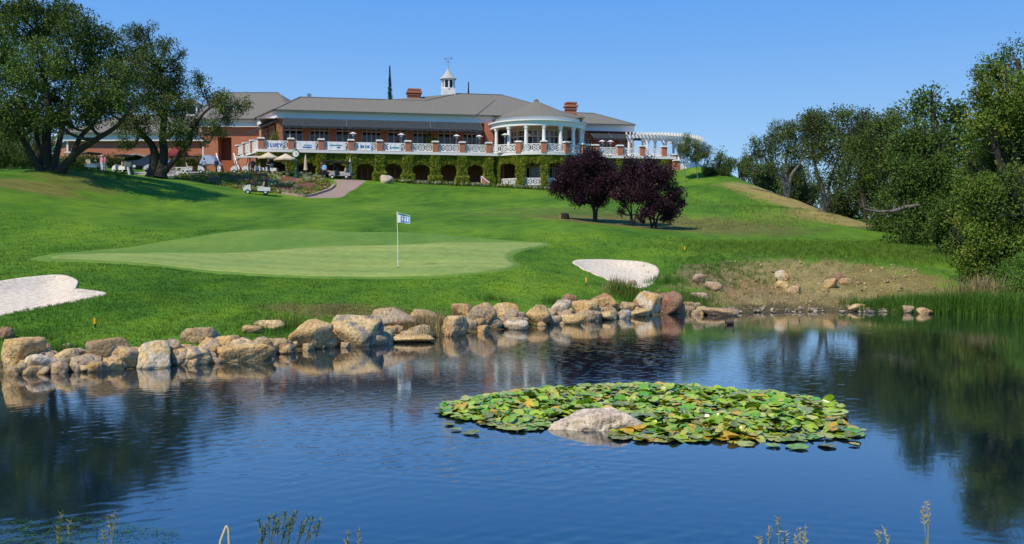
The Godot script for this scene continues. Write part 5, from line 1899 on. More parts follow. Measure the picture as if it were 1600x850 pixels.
	mb.lathe(L(cs, 24.08, -18.2), [Vector2(1.18, 0), Vector2(1.14, 0.1), Vector2(0.75, 0.5), Vector2(0.4, 0.95), Vector2(0.18, 1.25), Vector2(0.06, 1.65)], 8)
	mi("bell_roof", mb.mesh(), M.roof.duplicate(), cup).material_override = smat(0.42, 0.42, 0.4, 0.7)
	mb = MB.new()
	mb.tube([L(cs, 25.7, -18.2), L(cs, 27.3, -18.2)], [0.05, 0.025], 6)
	mb.bx(L(cs, 26.5, -18.2), Vector3(0.7, 0.06, 0.06))
	mb.bx(L(cs + 0.1, 26.9, -18.2), Vector3(0.9, 0.05, 0.04))
	mb.tri(L(cs - 0.5, 26.75, -18.2), L(cs - 0.2, 26.9, -18.2), L(cs - 0.5, 27.1, -18.2))
	mb.tri(L(cs + 0.3, 26.9, -18.2), L(cs + 0.62, 26.95, -18.2), L(cs + 0.4, 27.25, -18.2))
	mi("weathervane", mb.mesh(), M.steel, cup)
	# ---- wings beyond the terrace's slanted end (world axes)
	var W := func(px: float, y: float, d: float) -> Vector3: return Vector3((px - 800.0) / F * d, y, -d)
	var hd := 110.0
	var xl: float = W.call(318, 0, hd).x
	var xr: float = W.call(425, 0, hd).x
	var dx0: float = W.call(343, 0, hd).x
	var dx1: float = W.call(364, 0, hd).x
	var wbox := func(m: MB, x0: float, x1: float, y0: float, y1: float, d0: float, d1: float):
		m.bx(Vector3((x0 + x1) / 2, (y0 + y1) / 2, -(d0 + d1) / 2), Vector3(x1 - x0, y1 - y0, d1 - d0))
	mb = MB.new()
	wbox.call(mb, xl, dx0, 8.5, E0, hd, hd + 0.5)
	wbox.call(mb, dx1, xr, 8.5, E0, hd, hd + 0.5)
	wbox.call(mb, dx0, dx1, 15.1, E0, hd, hd + 0.5)
	wbox.call(mb, dx0, dx1, 8.5, 12.1, hd, hd + 0.5)
	wbox.call(mb, xl, xl + 0.5, 8.5, E0, hd + 0.5, hd + 8)
	wpart("entrance_wall", mb, M.brick)
	mb = MB.new()
	wbox.call(mb, dx0 - 0.3, dx1 + 0.3, 12.0, 15.3, hd + 2.5, hd + 2.7)
	wbox.call(mb, dx0 - 0.3, dx0 - 0.05, 12.0, 15.3, hd + 0.51, hd + 2.5)
	wbox.call(mb, dx1 + 0.05, dx1 + 0.3, 12.0, 15.3, hd + 0.51, hd + 2.5)
	wbox.call(mb, dx0 - 0.3, dx1 + 0.3, 15.3, 15.5, hd + 0.51, hd + 2.7)
	wpart("doorway_recess", mb, M.brick)
	mb = MB.new()
	wbox.call(mb, xl - 0.4, xr, E0, E1 - 0.14, hd - 0.6, hd - 0.4)
	wbox.call(mb, xl - 0.5, xr, E1 - 0.14, E1, hd - 0.8, hd - 0.41)
	wbox.call(mb, xl - 0.4, xr, E0 - 0.05, E0 - 0.001, hd - 0.62, hd + 0.3)
	wbox.call(mb, xl - 0.4, xl - 0.2, E0, E1 - 0.141, hd - 0.4, hd + 10)
	wpart("entrance_fascia", mb, M.white)
	var h0 := Vector3(xl - 0.8, E1, -(hd - 1.0))
	var h1 := Vector3(W.call(470, 0, hd).x, E1, -(hd - 1.0))
	var h2: Vector3 = W.call(345, 22.65, 122)
	var h3: Vector3 = W.call(437, 22.65, 122)
	var h4 := Vector3(xl - 0.8, E1, -135)
	var h5 := Vector3(h1.x + 4.0, E1, -135)
	roof_faces("entrance_roof", [[h0, h1, h3, h2], [h0, h2, h4], [h1, h5, h3], [h2, h3, h5, h4]], [[h2, h3], [h0, h2], [h3, h1]], null, true)
	for d in [[307, 19.0, 114.2], [364, 19.0, 114.0]]:   # dormers
		mb = MB.new()
		var c: Vector3 = W.call(d[0], d[1], d[2])
		mb.bx(c, Vector3(1.5, 1.5, 2.0))
		var dm := wpart("dormer", mb, M.whiteplain)
		mb = MB.new()
		mb.extrude([Vector2(-1.0, 0), Vector2(1.0, 0), Vector2(0, 0.7)], c + Vector3(0, 0.75, -1.2), Vector3.RIGHT, Vector3.UP, Vector3(0, 0, 2.4))
		mi("dormer_roof", mb.mesh(), M.roof, dm)
		mb = MB.new()
		mb.bx(c + Vector3(0, 0, 1.0), Vector3(1.0, 1.0, 0.05))
		mi("pane", mb.mesh(), M.glass, dm)
	# low wing with the arched garage
	var ld := 112.0
	var lx0: float = W.call(106, 0, ld).x
	var gx0: float = W.call(191, 0, ld).x
	var gx1: float = W.call(238, 0, ld).x
	var outl := [Vector2(lx0, 9), Vector2(gx0, 9), Vector2(gx0, 12.3)]
	for i in range(1, 12):
		var f := i / 12.0
		outl.append(Vector2(lerpf(gx0, gx1, f), 12.3 + 0.75 * sin(f * PI) ** 0.8))
	outl.append_array([Vector2(gx1, 12.3), Vector2(gx1, 9), Vector2(xl, 9), Vector2(xl, 14.86), Vector2(lx0, 14.86)])
	mb = MB.new()
	mb.extrude(outl, Vector3(0, 0, -ld - 0.4), Vector3.RIGHT, Vector3.UP, Vector3(0, 0, 0.4))
	wpart("low_wing_wall", mb, M.brick)
	mb = MB.new()
	for i in 12:
		var a0x: Vector2 = outl[i + 2]
		var a1x: Vector2 = outl[i + 3]
		mb.bar(Vector3(a0x.x, a0x.y + 0.1, -ld + 0.03), Vector3(a1x.x, a1x.y + 0.1, -ld + 0.03), 0.12, 0.2)
	wpart("arch_trim", mb, M.concrete)
	mb = MB.new()
	wbox.call(mb, gx0 - 1.0, gx1 + 1.0, 9.0, 14.0, ld + 5, ld + 5.2)
	wbox.call(mb, gx0 - 1.0, gx0 - 0.8, 9.0, 14.0, ld + 0.41, ld + 5)
	wbox.call(mb, gx1 + 0.8, gx1 + 1.0, 9.0, 14.0, ld + 0.41, ld + 5)
	wbox.call(mb, gx0 - 1.0, gx1 + 1.0, 13.9, 14.1, ld + 0.41, ld + 4.9)
	wpart("garage_interior", mb, M.concrete)
	mb = MB.new()
	var e0 := Vector3(lx0, 0, -ld)
	var e1: Vector3 = W.call(90, 0, 119)
	mb.quad(e1 + Vector3.UP * 9, e0 + Vector3.UP * 9, e0 + Vector3.UP * 14.86, e1 + Vector3.UP * 14.86)
	mb.quad(e0 + Vector3(0.4, 9, -0.1), e1 + Vector3(0.4, 9, 0), e1 + Vector3(0.4, 14.86, 0), e0 + Vector3(0.4, 14.86, -0.1))
	wpart("low_wing_end_wall", mb, M.brick)
	mb = MB.new()
	wbox.call(mb, lx0 - 0.3, xl + 0.4, 14.86, 15.7, ld - 0.5, ld - 0.3)
	wbox.call(mb, lx0 - 0.4, xl + 0.4, 15.7, 15.85, ld - 0.75, ld - 0.31)
	wbox.call(mb, lx0 - 0.3, xl + 0.4, 14.8, 14.859, ld - 0.5, ld)
	mb.bar(e0 + Vector3(-0.35, 15.3, 0.5), e1 + Vector3(-0.35, 15.3, 0), 0.2, 0.8)
	mb.bar(e0 + Vector3(-0.45, 15.8, 0.5), e1 + Vector3(-0.45, 15.8, 0), 0.45, 0.14)
	wpart("low_wing_fascia", mb, M.white)
	var w0 := Vector3(lx0 - 0.6, 15.85, -(ld - 0.9))
	var w1 := Vector3(xl + 0.5, 15.85, -(ld - 0.9))
	var w2 := Vector3(lx0 + 3.5, 19.4, -121)
	var w3 := Vector3(xl + 0.5, 19.4, -121)
	var w4 := Vector3(e1.x - 0.6, 15.85, -128)
	roof_faces("low_wing_roof", [[w0, w1, w3, w2], [w0, w2, w4], [w2, w3, Vector3(w3.x, 15.85, -128), w4]], [[w0, w2], [w2, w3]], null, true)
	mb = MB.new()   # downpipes
	for x in [lx0 + 0.35, xl - 0.25]: wbox.call(mb, x - 0.1, x + 0.1, 11.0, 14.8, ld - 0.25, ld - 0.05)
	wpart("downpipe", mb, M.whiteplain)
	for wpx in [152.0]:
		mb = MB.new()
		var c: Vector3 = W.call(wpx, 11.9, ld - 0.06)
		mb.bx(c, Vector3(1.5, 1.7, 0.12))
		var o := wpart("wing_window", mb, M.whiteplain)
		for q in 4:
			mb = MB.new()
			mb.bx(c + Vector3(-0.36 + 0.72 * (q % 2), -0.4 + 0.8 * (q / 2), 0.06), Vector3(0.6, 0.7, 0.04))
			mi("pane", mb.mesh(), M.glass, o)
	# domed red awning
	mb = MB.new()
	var rc: Vector3 = W.call(281, 12.85, ld)
	for i in 12:
		for j in 6:
			var P := func(u: float, v: float) -> Vector3:
				var a := PI * u
				var b := PI / 2 * v
				return rc + Vector3(-cos(a) * 1.25 * cos(b * 0.95), sin(b) * 1.25, sin(a) * 1.1 * cos(b * 0.95) + 0.02)
			mb.quad(P.call(i / 12.0, j / 6.0), P.call((i + 1) / 12.0, j / 6.0), P.call((i + 1) / 12.0, (j + 1) / 6.0), P.call(i / 12.0, (j + 1) / 6.0))
	var ra := wpart("domed_awning", mb, M.red)
	ra.set_meta("label", "dark red domed entrance awning")
	# brick stair up to the doorway
	for i in 15:
		mb = MB.new()
		var f := i / 15.0
		var y := lerpf(9.5, 12.1, f)
		var d := lerpf(101.5, 109.6, f)
		var x := lerpf(W.call(361, 0, 101.5).x, W.call(354, 0, 109.6).x, f)
		wbox.call(mb, x - 1.0, x + 1.0, 8.4, y + 0.17, d, d + 0.56)
		wpart("brick_step", mb, M.stair)
	for sd in [-1.1, 1.1]:
		mb = MB.new()
		var p0 := Vector3(W.call(361, 0, 101.5).x + sd, 10.4, -101.4)
		var p1 := Vector3(W.call(354, 0, 109.6).x + sd, 13.0, -109.5)
		mb.bar(p0, p1, 0.12, 0.12)
		for i in 6:
			var p := p0.lerp(p1, (i + 0.3) / 6.0)
			mb.bx(p - Vector3(0, 0.5, 0), Vector3(0.07, 1.0, 0.07))
		mb.quad(p0 - Vector3(0, 1.6, 0), p1 - Vector3(0, 1.6, 0), p1 - Vector3(0, 0.75, 0), p0 - Vector3(0, 0.75, 0))
		wpart("stair_rail", mb, M.whiteplain)
	build_pergola()

func build_pergola():
	var T := corner.y
	var c := Vector3(16.8, T, -121.5)
	var t := thing("pergola", "white curved pergola with slatted top beyond the terrace end", "pergola", c)
	var P := func(a: float, r: float, y: float) -> Vector3: return Vector3(cos(a) * r, y, sin(a) * r * 0.95)
	var r := 9.6
	for i in 9:
		var a := deg_to_rad(lerpf(-20, 100, i / 8.0))
		for rr in [r - 0.6, r - 3.0]:
			var mb := MB.new()
			mb.lathe(Vector3.ZERO, [Vector2(0.26, -1.2), Vector2(0.26, 0.2), Vector2(0.19, 0.3), Vector2(0.17, 2.7), Vector2(0.25, 2.8), Vector2(0.25, 3.0)], 10)
			mi("column", mb.mesh(), M.whiteplain, t).position = P.call(a, rr, 0.0)
	for rr in [r - 0.6, r - 3.0]:
		var mb := MB.new()
		for i in 24:
			var a0 := deg_to_rad(lerpf(-22, 102, i / 24.0))
			var a1 := deg_to_rad(lerpf(-22, 102, (i + 1) / 24.0))
			mb.bar(P.call(a0, rr, 3.2), P.call(a1, rr, 3.2), 0.22, 0.4)
		mi("ring_beam", mb.mesh(), M.whiteplain, t)
	var slat := MB.new()
	slat.bx(Vector3(0, 0, 0), Vector3(3.9, 0.32, 0.14))
	var sm := slat.mesh()
	for i in 44:
		var a := deg_to_rad(lerpf(-22, 102, i / 43.0))
		var o := mi("rafter", sm, M.whiteplain, t)
		o.position = P.call(a, r - 1.8, 3.56)
		o.rotation.y = -a
	var mb := MB.new()
	for i in 24:
		var a0 := deg_to_rad(lerpf(-22, 102, i / 24.0))
		var a1 := deg_to_rad(lerpf(-22, 102, (i + 1) / 24.0))
		mb.bar(P.call(a0, r - 0.2, -0.6), P.call(a1, r - 0.2, -0.6), 0.5, 1.2)
	mi("curved_plinth", mb.mesh(), M.white, t)
	for i in 8:
		var a0 := deg_to_rad(lerpf(-20, 100, i / 8.0))
		var a1 := deg_to_rad(lerpf(-20, 100, (i + 1) / 8.0))
		var p0: Vector3 = P.call(a0, r - 0.6, 0.05)
		var p1: Vector3 = P.call(a1, r - 0.6, 0.05)
		var d := p1 - p0
		var o := mi("lattice_panel", lattice(d.length() - 0.4, 1.0).mesh(), M.whiteplain, t)
		o.position = (p0 + p1) / 2.0
		o.rotation.y = atan2(-d.z, d.x)
		mb = MB.new()
		for k in 2: mb.bar(p0.lerp(p1, 0.03 if k == 0 else 0.97) + Vector3(0, 2.1, 0), p0.lerp(p1, 0.22 if k == 0 else 0.78) + Vector3(0, 3.0, 0), 0.1, 0.16)
		mi("knee_brace", mb.mesh(), M.whiteplain, t)

# ------------------------------------------------------------ props
func cloth_sheet(w: float, h: float, sag: float) -> MB:
	var mb := MB.new()
	var n := 10
	for side in 2:
		for i in n:
			var x0 := -w / 2 + w * i / n
			var x1 := -w / 2 + w * (i + 1) / n
			var z0 := sag * sin(i * 1.7) - 0.012 * side
			var z1 := sag * sin((i + 1) * 1.7) - 0.012 * side
			if side == 0: mb.quad(Vector3(x0, 0, z0), Vector3(x1, 0, z1), Vector3(x1, h, z1 * 0.4), Vector3(x0, h, z0 * 0.4))
			else: mb.quad(Vector3(x1, 0, z1), Vector3(x0, 0, z0), Vector3(x0, h, z0 * 0.4), Vector3(x1, h, z1 * 0.4))
	return mb

func build_props():
	var T := corner.y
	# banners on the balustrade
	var bann := [[433.0, 20.0, "white banner reading LUCY in blue, tied to the balustrade", 0], [480.0, 28.0, "white banner with two small teal lines of print", 1], [527.5, 27.0, "white banner with pale print and one teal line", 2], [571.5, 19.0, "white banner with a bold blue word beginning with B", 3], [617.5, 19.0, "white banner with a blue triangle and a pale line", 4]]
	for b in bann:
		var s := s_at(b[0], 0.05)
		var w: float = b[1] * 0.0745
		var o := thing("banner", b[2], "banner", club.transform * L(s, T + 0.06, 0.06), TURN, "banners on the terrace balustrade")
		mi("cloth", cloth_sheet(w, 0.85, 0.015).mesh(), M.cloth, o)
		var marks := []
		if b[3] == 0:
			var tm := TextMesh.new()
			tm.text = "LUCY"
			var sf := SystemFont.new()
			sf.font_names = PackedStringArray(["Droid Sans"])
			sf.font_weight = 800
			tm.font = sf
			tm.font_size = 48
			tm.pixel_size = 0.012
			tm.depth = 0.02
			var lt := mi("lettering", tm, M.print_blue, o)
			lt.position = Vector3(0, 0.42, 0.035)
			lt.scale = Vector3(0.95, 1.0, 1.0)
		elif b[3] == 1: marks = [[0.15, 0.5, 0.9, 0.06, 1], [0.1, 0.25, 1.0, 0.12, 0]]
		elif b[3] == 2: marks = [[-0.1, 0.55, 1.4, 0.07, 1], [0.2, 0.3, 0.4, 0.09, 0]]
		elif b[3] == 3: marks = [[-0.45, 0.45, 0.16, 0.3, 0], [-0.2, 0.45, 0.18, 0.26, 0], [0.1, 0.45, 0.14, 0.26, 1], [0.36, 0.45, 0.2, 0.26, 0]]
		else: marks = [[0.1, 0.4, 0.8, 0.12, 1]]
		for q in marks:
			var mb := MB.new()
			mb.bx(Vector3(q[0], q[1], 0.03), Vector3(q[2], q[3], 0.01))
			mi("print", mb.mesh(), M.print_blue if q[4] == 0 else M.print_teal, o)
		if b[3] == 4:
			var mb := MB.new()
			mb.extrude([Vector2(-0.6, 0.3), Vector2(-0.35, 0.3), Vector2(-0.45, 0.52)], Vector3(0, 0, 0.02), Vector3.RIGHT, Vector3.UP, Vector3(0, 0, 0.015))
			mi("print", mb.mesh(), M.print_blue, o)
	# patio heaters along the terrace
	var first: Node3D = null
	for h in [[553.0, -1.6], [628.0, -1.6], [714.0, -1.6], [749.0, -1.6], [789.0, 0.6], [824.0, 1.2], [940.0, -4.0], [953.0, -4.0]]:
		var p := club.transform * L(s_at(h[0], h[1]), T, h[1])
		if first == null:
			first = thing("patio_heater", "mushroom-topped patio heater standing on the terrace", "heater", p, 0.0, "patio heaters on the terrace")
			var mb := MB.new()
			mb.lathe(Vector3.ZERO, [Vector2(0.25, 0), Vector2(0.25, 0.7), Vector2(0.05, 0.75), Vector2(0.05, 1.9)], 10)
			mi("post", mb.mesh(), M.steel, first)
			mb = MB.new()
			mb.lathe(Vector3.ZERO, [Vector2(0.12, 1.85), Vector2(0.14, 2.1), Vector2(0.48, 2.12), Vector2(0.1, 2.3), Vector2(0, 2.32)], 12)
			mi("hood", mb.mesh(), M.whiteplain, first)
		else: dup(first, "", p)
	# potted tree against the dining room
	var pt := thing("potted_plant", "leafy potted shrub on the terrace against the dining room", "plant", club.transform * L(s_at(675, -3), T, -3))
	var mb := MB.new()
	mb.lathe(Vector3.ZERO, [Vector2(0.3, 0), Vector2(0.4, 0.6), Vector2(0.36, 0.6)], 10)
	mi("pot", mb.mesh(), M.stair, pt)
	var pl := []
	var cl := []
	for i in 90:
		pl.append(Transform3D(spin_basis(rnd(0.15, 0.28)), Vector3(rng.randfn() * 0.3, 1.4 + rng.randfn() * 0.4, rng.randfn() * 0.3)))
		cl.append(Color(0.15, 0.2, 0.03) * rnd(0.7, 1.3))
	scatter("foliage", M.ivy_leaf, M.leaf, pl, cl, pt).set_meta("kind", "stuff")
	pt = thing("potted_plant", "tall thin potted shrub by the slanted end of the terrace", "plant", club.transform * L(s_at(432, -2.5), T, -2.5))
	mb = MB.new()
	mb.lathe(Vector3.ZERO, [Vector2(0.25, 0), Vector2(0.33, 0.5), Vector2(0.3, 0.5)], 10)
	mi("pot", mb.mesh(), M.stair, pt)
	pl = []
	cl = []
	for i in 60:
		pl.append(Transform3D(spin_basis(rnd(0.12, 0.24)), Vector3(rng.randfn() * 0.22, 1.5 + rng.randfn() * 0.5, rng.randfn() * 0.2)))
		cl.append(Color(0.2, 0.22, 0.04) * rnd(0.7, 1.3))
	scatter("foliage", M.ivy_leaf, M.leaf, pl, cl, pt).set_meta("kind", "stuff")
	# drive, flower bed, cart path
	var o: GeometryInstance3D = mi("brick_drive", sheet(ground_loop([[478, 309], [502, 303], [521, 295], [527, 287], [522, 281], [545, 281], [574, 283], [562, 291], [545, 301], [530, 309]], 60), 0.03, 8, func(_p, _f): return Color.WHITE), M.path)
	tag(o, "pinkish brick drive curving down beside the flower bed", "drive", "", "structure")
	o = mi("cart_path", sheet(ground_loop([[195, 271], [250, 267], [310, 268], [345, 271], [330, 275], [290, 278], [255, 275]], 48), 0.05, 8, func(_p, _f): return Color.WHITE), M.concrete)
	tag(o, "pale concrete cart path beneath the brick wing", "path", "", "structure")
	var loop := ground_loop([[272, 279], [305, 275], [350, 273], [400, 272], [450, 273], [490, 276], [513, 283], [521, 290], [515, 297], [498, 303], [476, 308], [440, 303], [385, 298], [335, 288]], 60)
	o = mi("flower_bed", sheet(loop, 0.04, 12, func(_p, _f): return Color.WHITE), M.mulch)
	tag(o, "brown mulched flower bed on the slope below the clubhouse", "flower bed", "", "structure")
	mb = MB.new()
	for i in range(30, 47):
		var a := loop[i]
		var b := loop[i + 1]
		mb.bar(Vector3(a.x, height(a.x, a.y) + 0.1, -a.y), Vector3(b.x, height(b.x, b.y) + 0.1, -b.y), 0.3, 0.24)
	pl = []
	cl = []
	var fl := []
	var flc := []
	var rect := Rect2(loop[0], Vector2.ZERO)
	for p in loop: rect = rect.expand(p)
	while pl.size() < 1400:
		var p := Vector2(rnd(rect.position.x, rect.end.x), rnd(rect.position.y, rect.end.y))
		var sd := signed_distance(loop, p)
		if sd > -0.1: continue
		var nz := wave.get_noise_2d(p.x * 8.0, p.y * 8.0)
		if nz < 0.06 and sd < -0.5: continue
		var s := rnd(0.13, 0.27)
		var g := Vector3(p.x, height(p.x, p.y) + s * 0.6, -p.y)
		pl.append(Transform3D(spin_basis(s), g))
		cl.append((Color(0.2, 0.27, 0.045) if rng.randf() < 0.6 else Color(0.27, 0.28, 0.06)) * rnd(0.6, 1.3))
		if rng.randf() < (0.26 if absf(p.x + 23.5) < 3.2 else 0.02):
			fl.append(Transform3D(spin_basis(rnd(0.1, 0.16)), g + Vector3(0, s * 0.8, 0.1)))
			flc.append(Color(0.75, 0.75, 0.66))
		elif rng.randf() < 0.05:
			fl.append(Transform3D(spin_basis(rnd(0.08, 0.12)), g + Vector3(0, s * 0.8, 0.1)))
			flc.append(Color(0.4, 0.08, 0.07))
	o = mi("bed_kerb", mb.mesh(), M.kerb)
	tag(o, "pale stone kerb edging the flower bed beside the drive", "kerb", "", "structure")
	o = scatter("bedding_plants", M.ivy_leaf, M.leaf, pl, cl)
	tag(o, "low green bedding plants filling the mulched flower bed", "plants", "", "stuff")
	o = scatter("bed_flowers", M.plum_leaf, M.leaf, fl, flc)
	tag(o, "white and red blossoms dotted over the mulched flower bed", "flowers", "", "stuff")
	# white flowers at the terrace foot
	pl = []
	cl = []
	fl = []
	flc = []
	for i in 700:
		var t := 0.7 + rnd(0, 0.9)
		var s := rnd(s_at(606, 1), s_at(1000, 1))
		var sc := s_at(839, -3.1)
		if absf(s - sc) < 6.5: t += 2.6 * cos((s - sc) / 6.5 * 1.4)
		var w := club.transform * L(s, 0, t)
		var p := Vector3(w.x, height(w.x, -w.z), w.z)
		var h := rnd(0.18, 0.3)
		pl.append(Transform3D(spin_basis(h), p + Vector3(0, h * 0.6, 0)))
		cl.append(Color(0.12, 0.17, 0.03) * rnd(0.7, 1.3))
		if rng.randf() < 0.42:
			fl.append(Transform3D(spin_basis(rnd(0.1, 0.18)), p + Vector3(rnd(-0.2, 0.2), h * 1.1, 0.15)))
			flc.append(Color(0.78, 0.78, 0.66) if rng.randf() < 0.85 else Color(0.35, 0.05, 0.04))
	o = scatter("border_plants", M.ivy_leaf, M.leaf, pl, cl)
	tag(o, "low green border plants along the terrace foot", "plants", "", "stuff")
	o = scatter("border_flowers", M.plum_leaf, M.leaf, fl, flc)
	tag(o, "white blossoms along the foot of the ivy-clad terrace", "flowers", "", "stuff")
	build_umbrellas_clock()
	build_carts()
	build_golf_things()
	build_foreground()

func ground_under(px: float, d: float) -> Vector3:
	var x := (px - 800.0) / F * d
	return on_ground(x, d)

func build_umbrellas_clock():
	for u in [[448.0, 94.5, 1.3, "open tan market umbrella by the green clock", true], [421.0, 96.5, 1.15, "open tan market umbrella behind the parked white carts", true], [479.0, 95.5, 0.2, "folded tan umbrella beside the green clock", false], [548.0, 97.0, 0.2, "folded tan umbrella at the ivy column near the drive", false]]:
		var p := ground_under(u[0], u[1])
		var t := thing("market_umbrella", u[3], "umbrella", p, 0.0, "tan market umbrellas")
		var mb := MB.new()
		mb.lathe(Vector3.ZERO, [Vector2(0.3, -0.1), Vector2(0.3, 0.08), Vector2(0.04, 0.1), Vector2(0.03, 2.4)], 10)
		mi("pole", mb.mesh(), M.tan, t)
		mb = MB.new()
		if u[4]:
			var r: float = u[2]
			for i in 8:
				var a0 := TAU * i / 8.0
				var a1 := TAU * (i + 1) / 8.0
				var p0 := Vector3(cos(a0) * r, 1.85, sin(a0) * r)
				var p1 := Vector3(cos(a1) * r, 1.85, sin(a1) * r)
				mb.tri(p1, p0, Vector3(0, 2.5, 0))
				mb.tri(p0 - Vector3(0, 0.03, 0), p1 - Vector3(0, 0.03, 0), Vector3(0, 2.45, 0))
				mb.quad(p0 - Vector3(0, 0.15, 0), p0, p1, p1 - Vector3(0, 0.15, 0))
		else:
			mb.lathe(Vector3.ZERO, [Vector2(0.24, 0.7), Vector2(0.2, 1.0), Vector2(0.16, 1.6), Vector2(0.1, 2.1), Vector2(0.02, 2.45)], 9)
		mi("canopy", mb.mesh(), M.tan, t)
	var c := thing("post_clock", "dark green street clock with a round white face", "clock", ground_under(464, 94.0))
	var mb := MB.new()
	mb.lathe(Vector3.ZERO, [Vector2(0.28, -0.2), Vector2(0.28, 0.2), Vector2(0.16, 0.3), Vector2(0.14, 1.0), Vector2(0.08, 1.1), Vector2(0.07, 2.1), Vector2(0.1, 2.2)], 12)
	mi("post", mb.mesh(), M.green_paint, c)
	mb = MB.new()
	var b := Basis(Vector3.RIGHT, PI / 2)
	for ring in [[Vector2(0.0, -0.12), Vector2(0.4, -0.12), Vector2(0.44, 0), Vector2(0.4, 0.12), Vector2(0, 0.12)]]: mb.lathe(Vector3.ZERO, ring, 24)
	var head := mi("case", mb.mesh(), M.green_paint, c)
	head.basis = b
	head.position = Vector3(0, 2.6, 0)
	mb = MB.new()
	mb.lathe(Vector3.ZERO, [Vector2(0.33, 0.121), Vector2(0.33, 0.135), Vector2(0, 0.135)], 24)
	mi("face", mb.mesh(), M.whiteplain, head)
	mb = MB.new()
	mb.bx(Vector3(0.05, 0.15, -0.06), Vector3(0.04, 0.01, 0.22))
	mi("hour_hand", mb.mesh(), M.black, head)
	mb = MB.new()
	mb.bar(Vector3(0, 0.155, 0), Vector3(0.2, 0.155, 0.1), 0.03, 0.01)
	mi("minute_hand", mb.mesh(), M.black, head)
	mb = MB.new()
	mb.lathe(Vector3(0, 3.0, 0), [Vector2(0.16, 0), Vector2(0.1, 0.12), Vector2(0.03, 0.2), Vector2(0, 0.34)], 10)
	mi("finial", mb.mesh(), M.green_paint, c)
	# lamp post by the brick wing
	var lp := thing("lamp_post", "white fluted lamp post with a lantern by the brick stair", "lamp post", ground_under(320, 103.0))
	mb = MB.new()
	mb.lathe(Vector3.ZERO, [Vector2(0.22, -0.2), Vector2(0.22, 0.5), Vector2(0.11, 0.6), Vector2(0.09, 2.9), Vector2(0.16, 3.0)], 12)
	mi("post", mb.mesh(), M.whiteplain, lp)
	mb = MB.new()
	mb.lathe(Vector3(0, 3.0, 0), [Vector2(0.14, 0), Vector2(0.24, 0.5), Vector2(0.26, 0.52), Vector2(0.05, 0.75), Vector2(0, 0.9)], 6)
	mi("lantern", mb.mesh(), smat(0.5, 0.52, 0.52, 0.3), lp)

func wheel(t: Node3D, p: Vector3, r: float, w: float):
	var mb := MB.new()
	mb.lathe(Vector3(0, -w / 2, 0), [Vector2(r * 0.55, 0), Vector2(r * 0.93, 0), Vector2(r, w * 0.2), Vector2(r, w * 0.8), Vector2(r * 0.93, w), Vector2(r * 0.55, w)], 16)
	var o := mi("wheel", mb.mesh(), M.tyre, t)
	o.position = p
	o.rotation.x = PI / 2
	mb = MB.new()
	mb.lathe(Vector3(0, -w * 0.4, 0), [Vector2(0, 0), Vector2(r * 0.56, 0), Vector2(r * 0.56, w * 0.8), Vector2(0, w * 0.8)], 12)
	mi("rim", mb.mesh(), M.cart, o)

func golf_cart(label: String, pos: Vector3, turn: float, body: Material, roof: Material, group := "golf carts"):
	var t := thing("golf_cart", label, "golf cart", pos, turn, group)   # faces +x
	var side := func(pts: Array, w: float) -> MB:
		var m := MB.new()
		m.extrude(pts, Vector3(0, 0, -w / 2), Vector3.RIGHT, Vector3.UP, Vector3(0, 0, w))
		return m
	mi("cowl", side.call([Vector2(0.55, 0.3), Vector2(1.2, 0.3), Vector2(1.25, 0.55), Vector2(1.05, 0.78), Vector2(0.68, 0.92), Vector2(0.6, 0.88)], 1.1).mesh(), body, t)
	mi("floor", side.call([Vector2(-1.1, 0.28), Vector2(0.6, 0.28), Vector2(0.6, 0.36), Vector2(-1.1, 0.36)], 1.12).mesh(), M.dark, t)
	mi("rear_body", side.call([Vector2(-1.2, 0.32), Vector2(-0.05, 0.32), Vector2(-0.02, 0.62), Vector2(-0.6, 0.7), Vector2(-1.2, 0.66)], 1.16).mesh(), body, t)
	mi("seat", side.call([Vector2(-0.55, 0.68), Vector2(0.02, 0.66), Vector2(0.02, 0.78), Vector2(-0.55, 0.8)], 1.05).mesh(), M.tan, t)
	mi("backrest", side.call([Vector2(-0.62, 0.8), Vector2(-0.5, 0.8), Vector2(-0.6, 1.2), Vector2(-0.7, 1.2)], 1.05).mesh(), M.tan, t)
	mi("canopy", side.call([Vector2(-0.95, 1.78), Vector2(0.7, 1.78), Vector2(0.74, 1.84), Vector2(0.6, 1.93), Vector2(-0.85, 1.95), Vector2(-0.98, 1.86)], 1.2).mesh(), roof, t)
	for z in [-0.53, 0.53]:
		var mb := MB.new()
		mb.tube([Vector3(0.75, 0.85, z), Vector3(0.55, 1.79, z)], [0.04, 0.04], 6)
		mi("strut", mb.mesh(), M.dark, t)
		mb = MB.new()
		mb.tube([Vector3(-0.85, 0.66, z), Vector3(-0.8, 1.79, z)], [0.03, 0.03], 6)
		mi("strut", mb.mesh(), M.dark, t)
		wheel(t, Vector3(0.85, 0.23, z * 0.9), 0.23, 0.2)
		wheel(t, Vector3(-0.75, 0.23, z * 0.9), 0.23, 0.2)
	var mb := MB.new()
	mb.lathe(Vector3.ZERO, [Vector2(0.15, -0.015), Vector2(0.18, 0), Vector2(0.15, 0.015)], 12)
	var sw := mi("steering_wheel", mb.mesh(), M.black, t)
	sw.position = Vector3(0.42, 0.98, -0.25)
	sw.rotation.z = 0.9
	mb = MB.new()
	mb.bx(Vector3(-1.3, 0.5, 0), Vector3(0.25, 0.08, 0.9))
	mi("bag_shelf", mb.mesh(), M.dark, t)
	return t

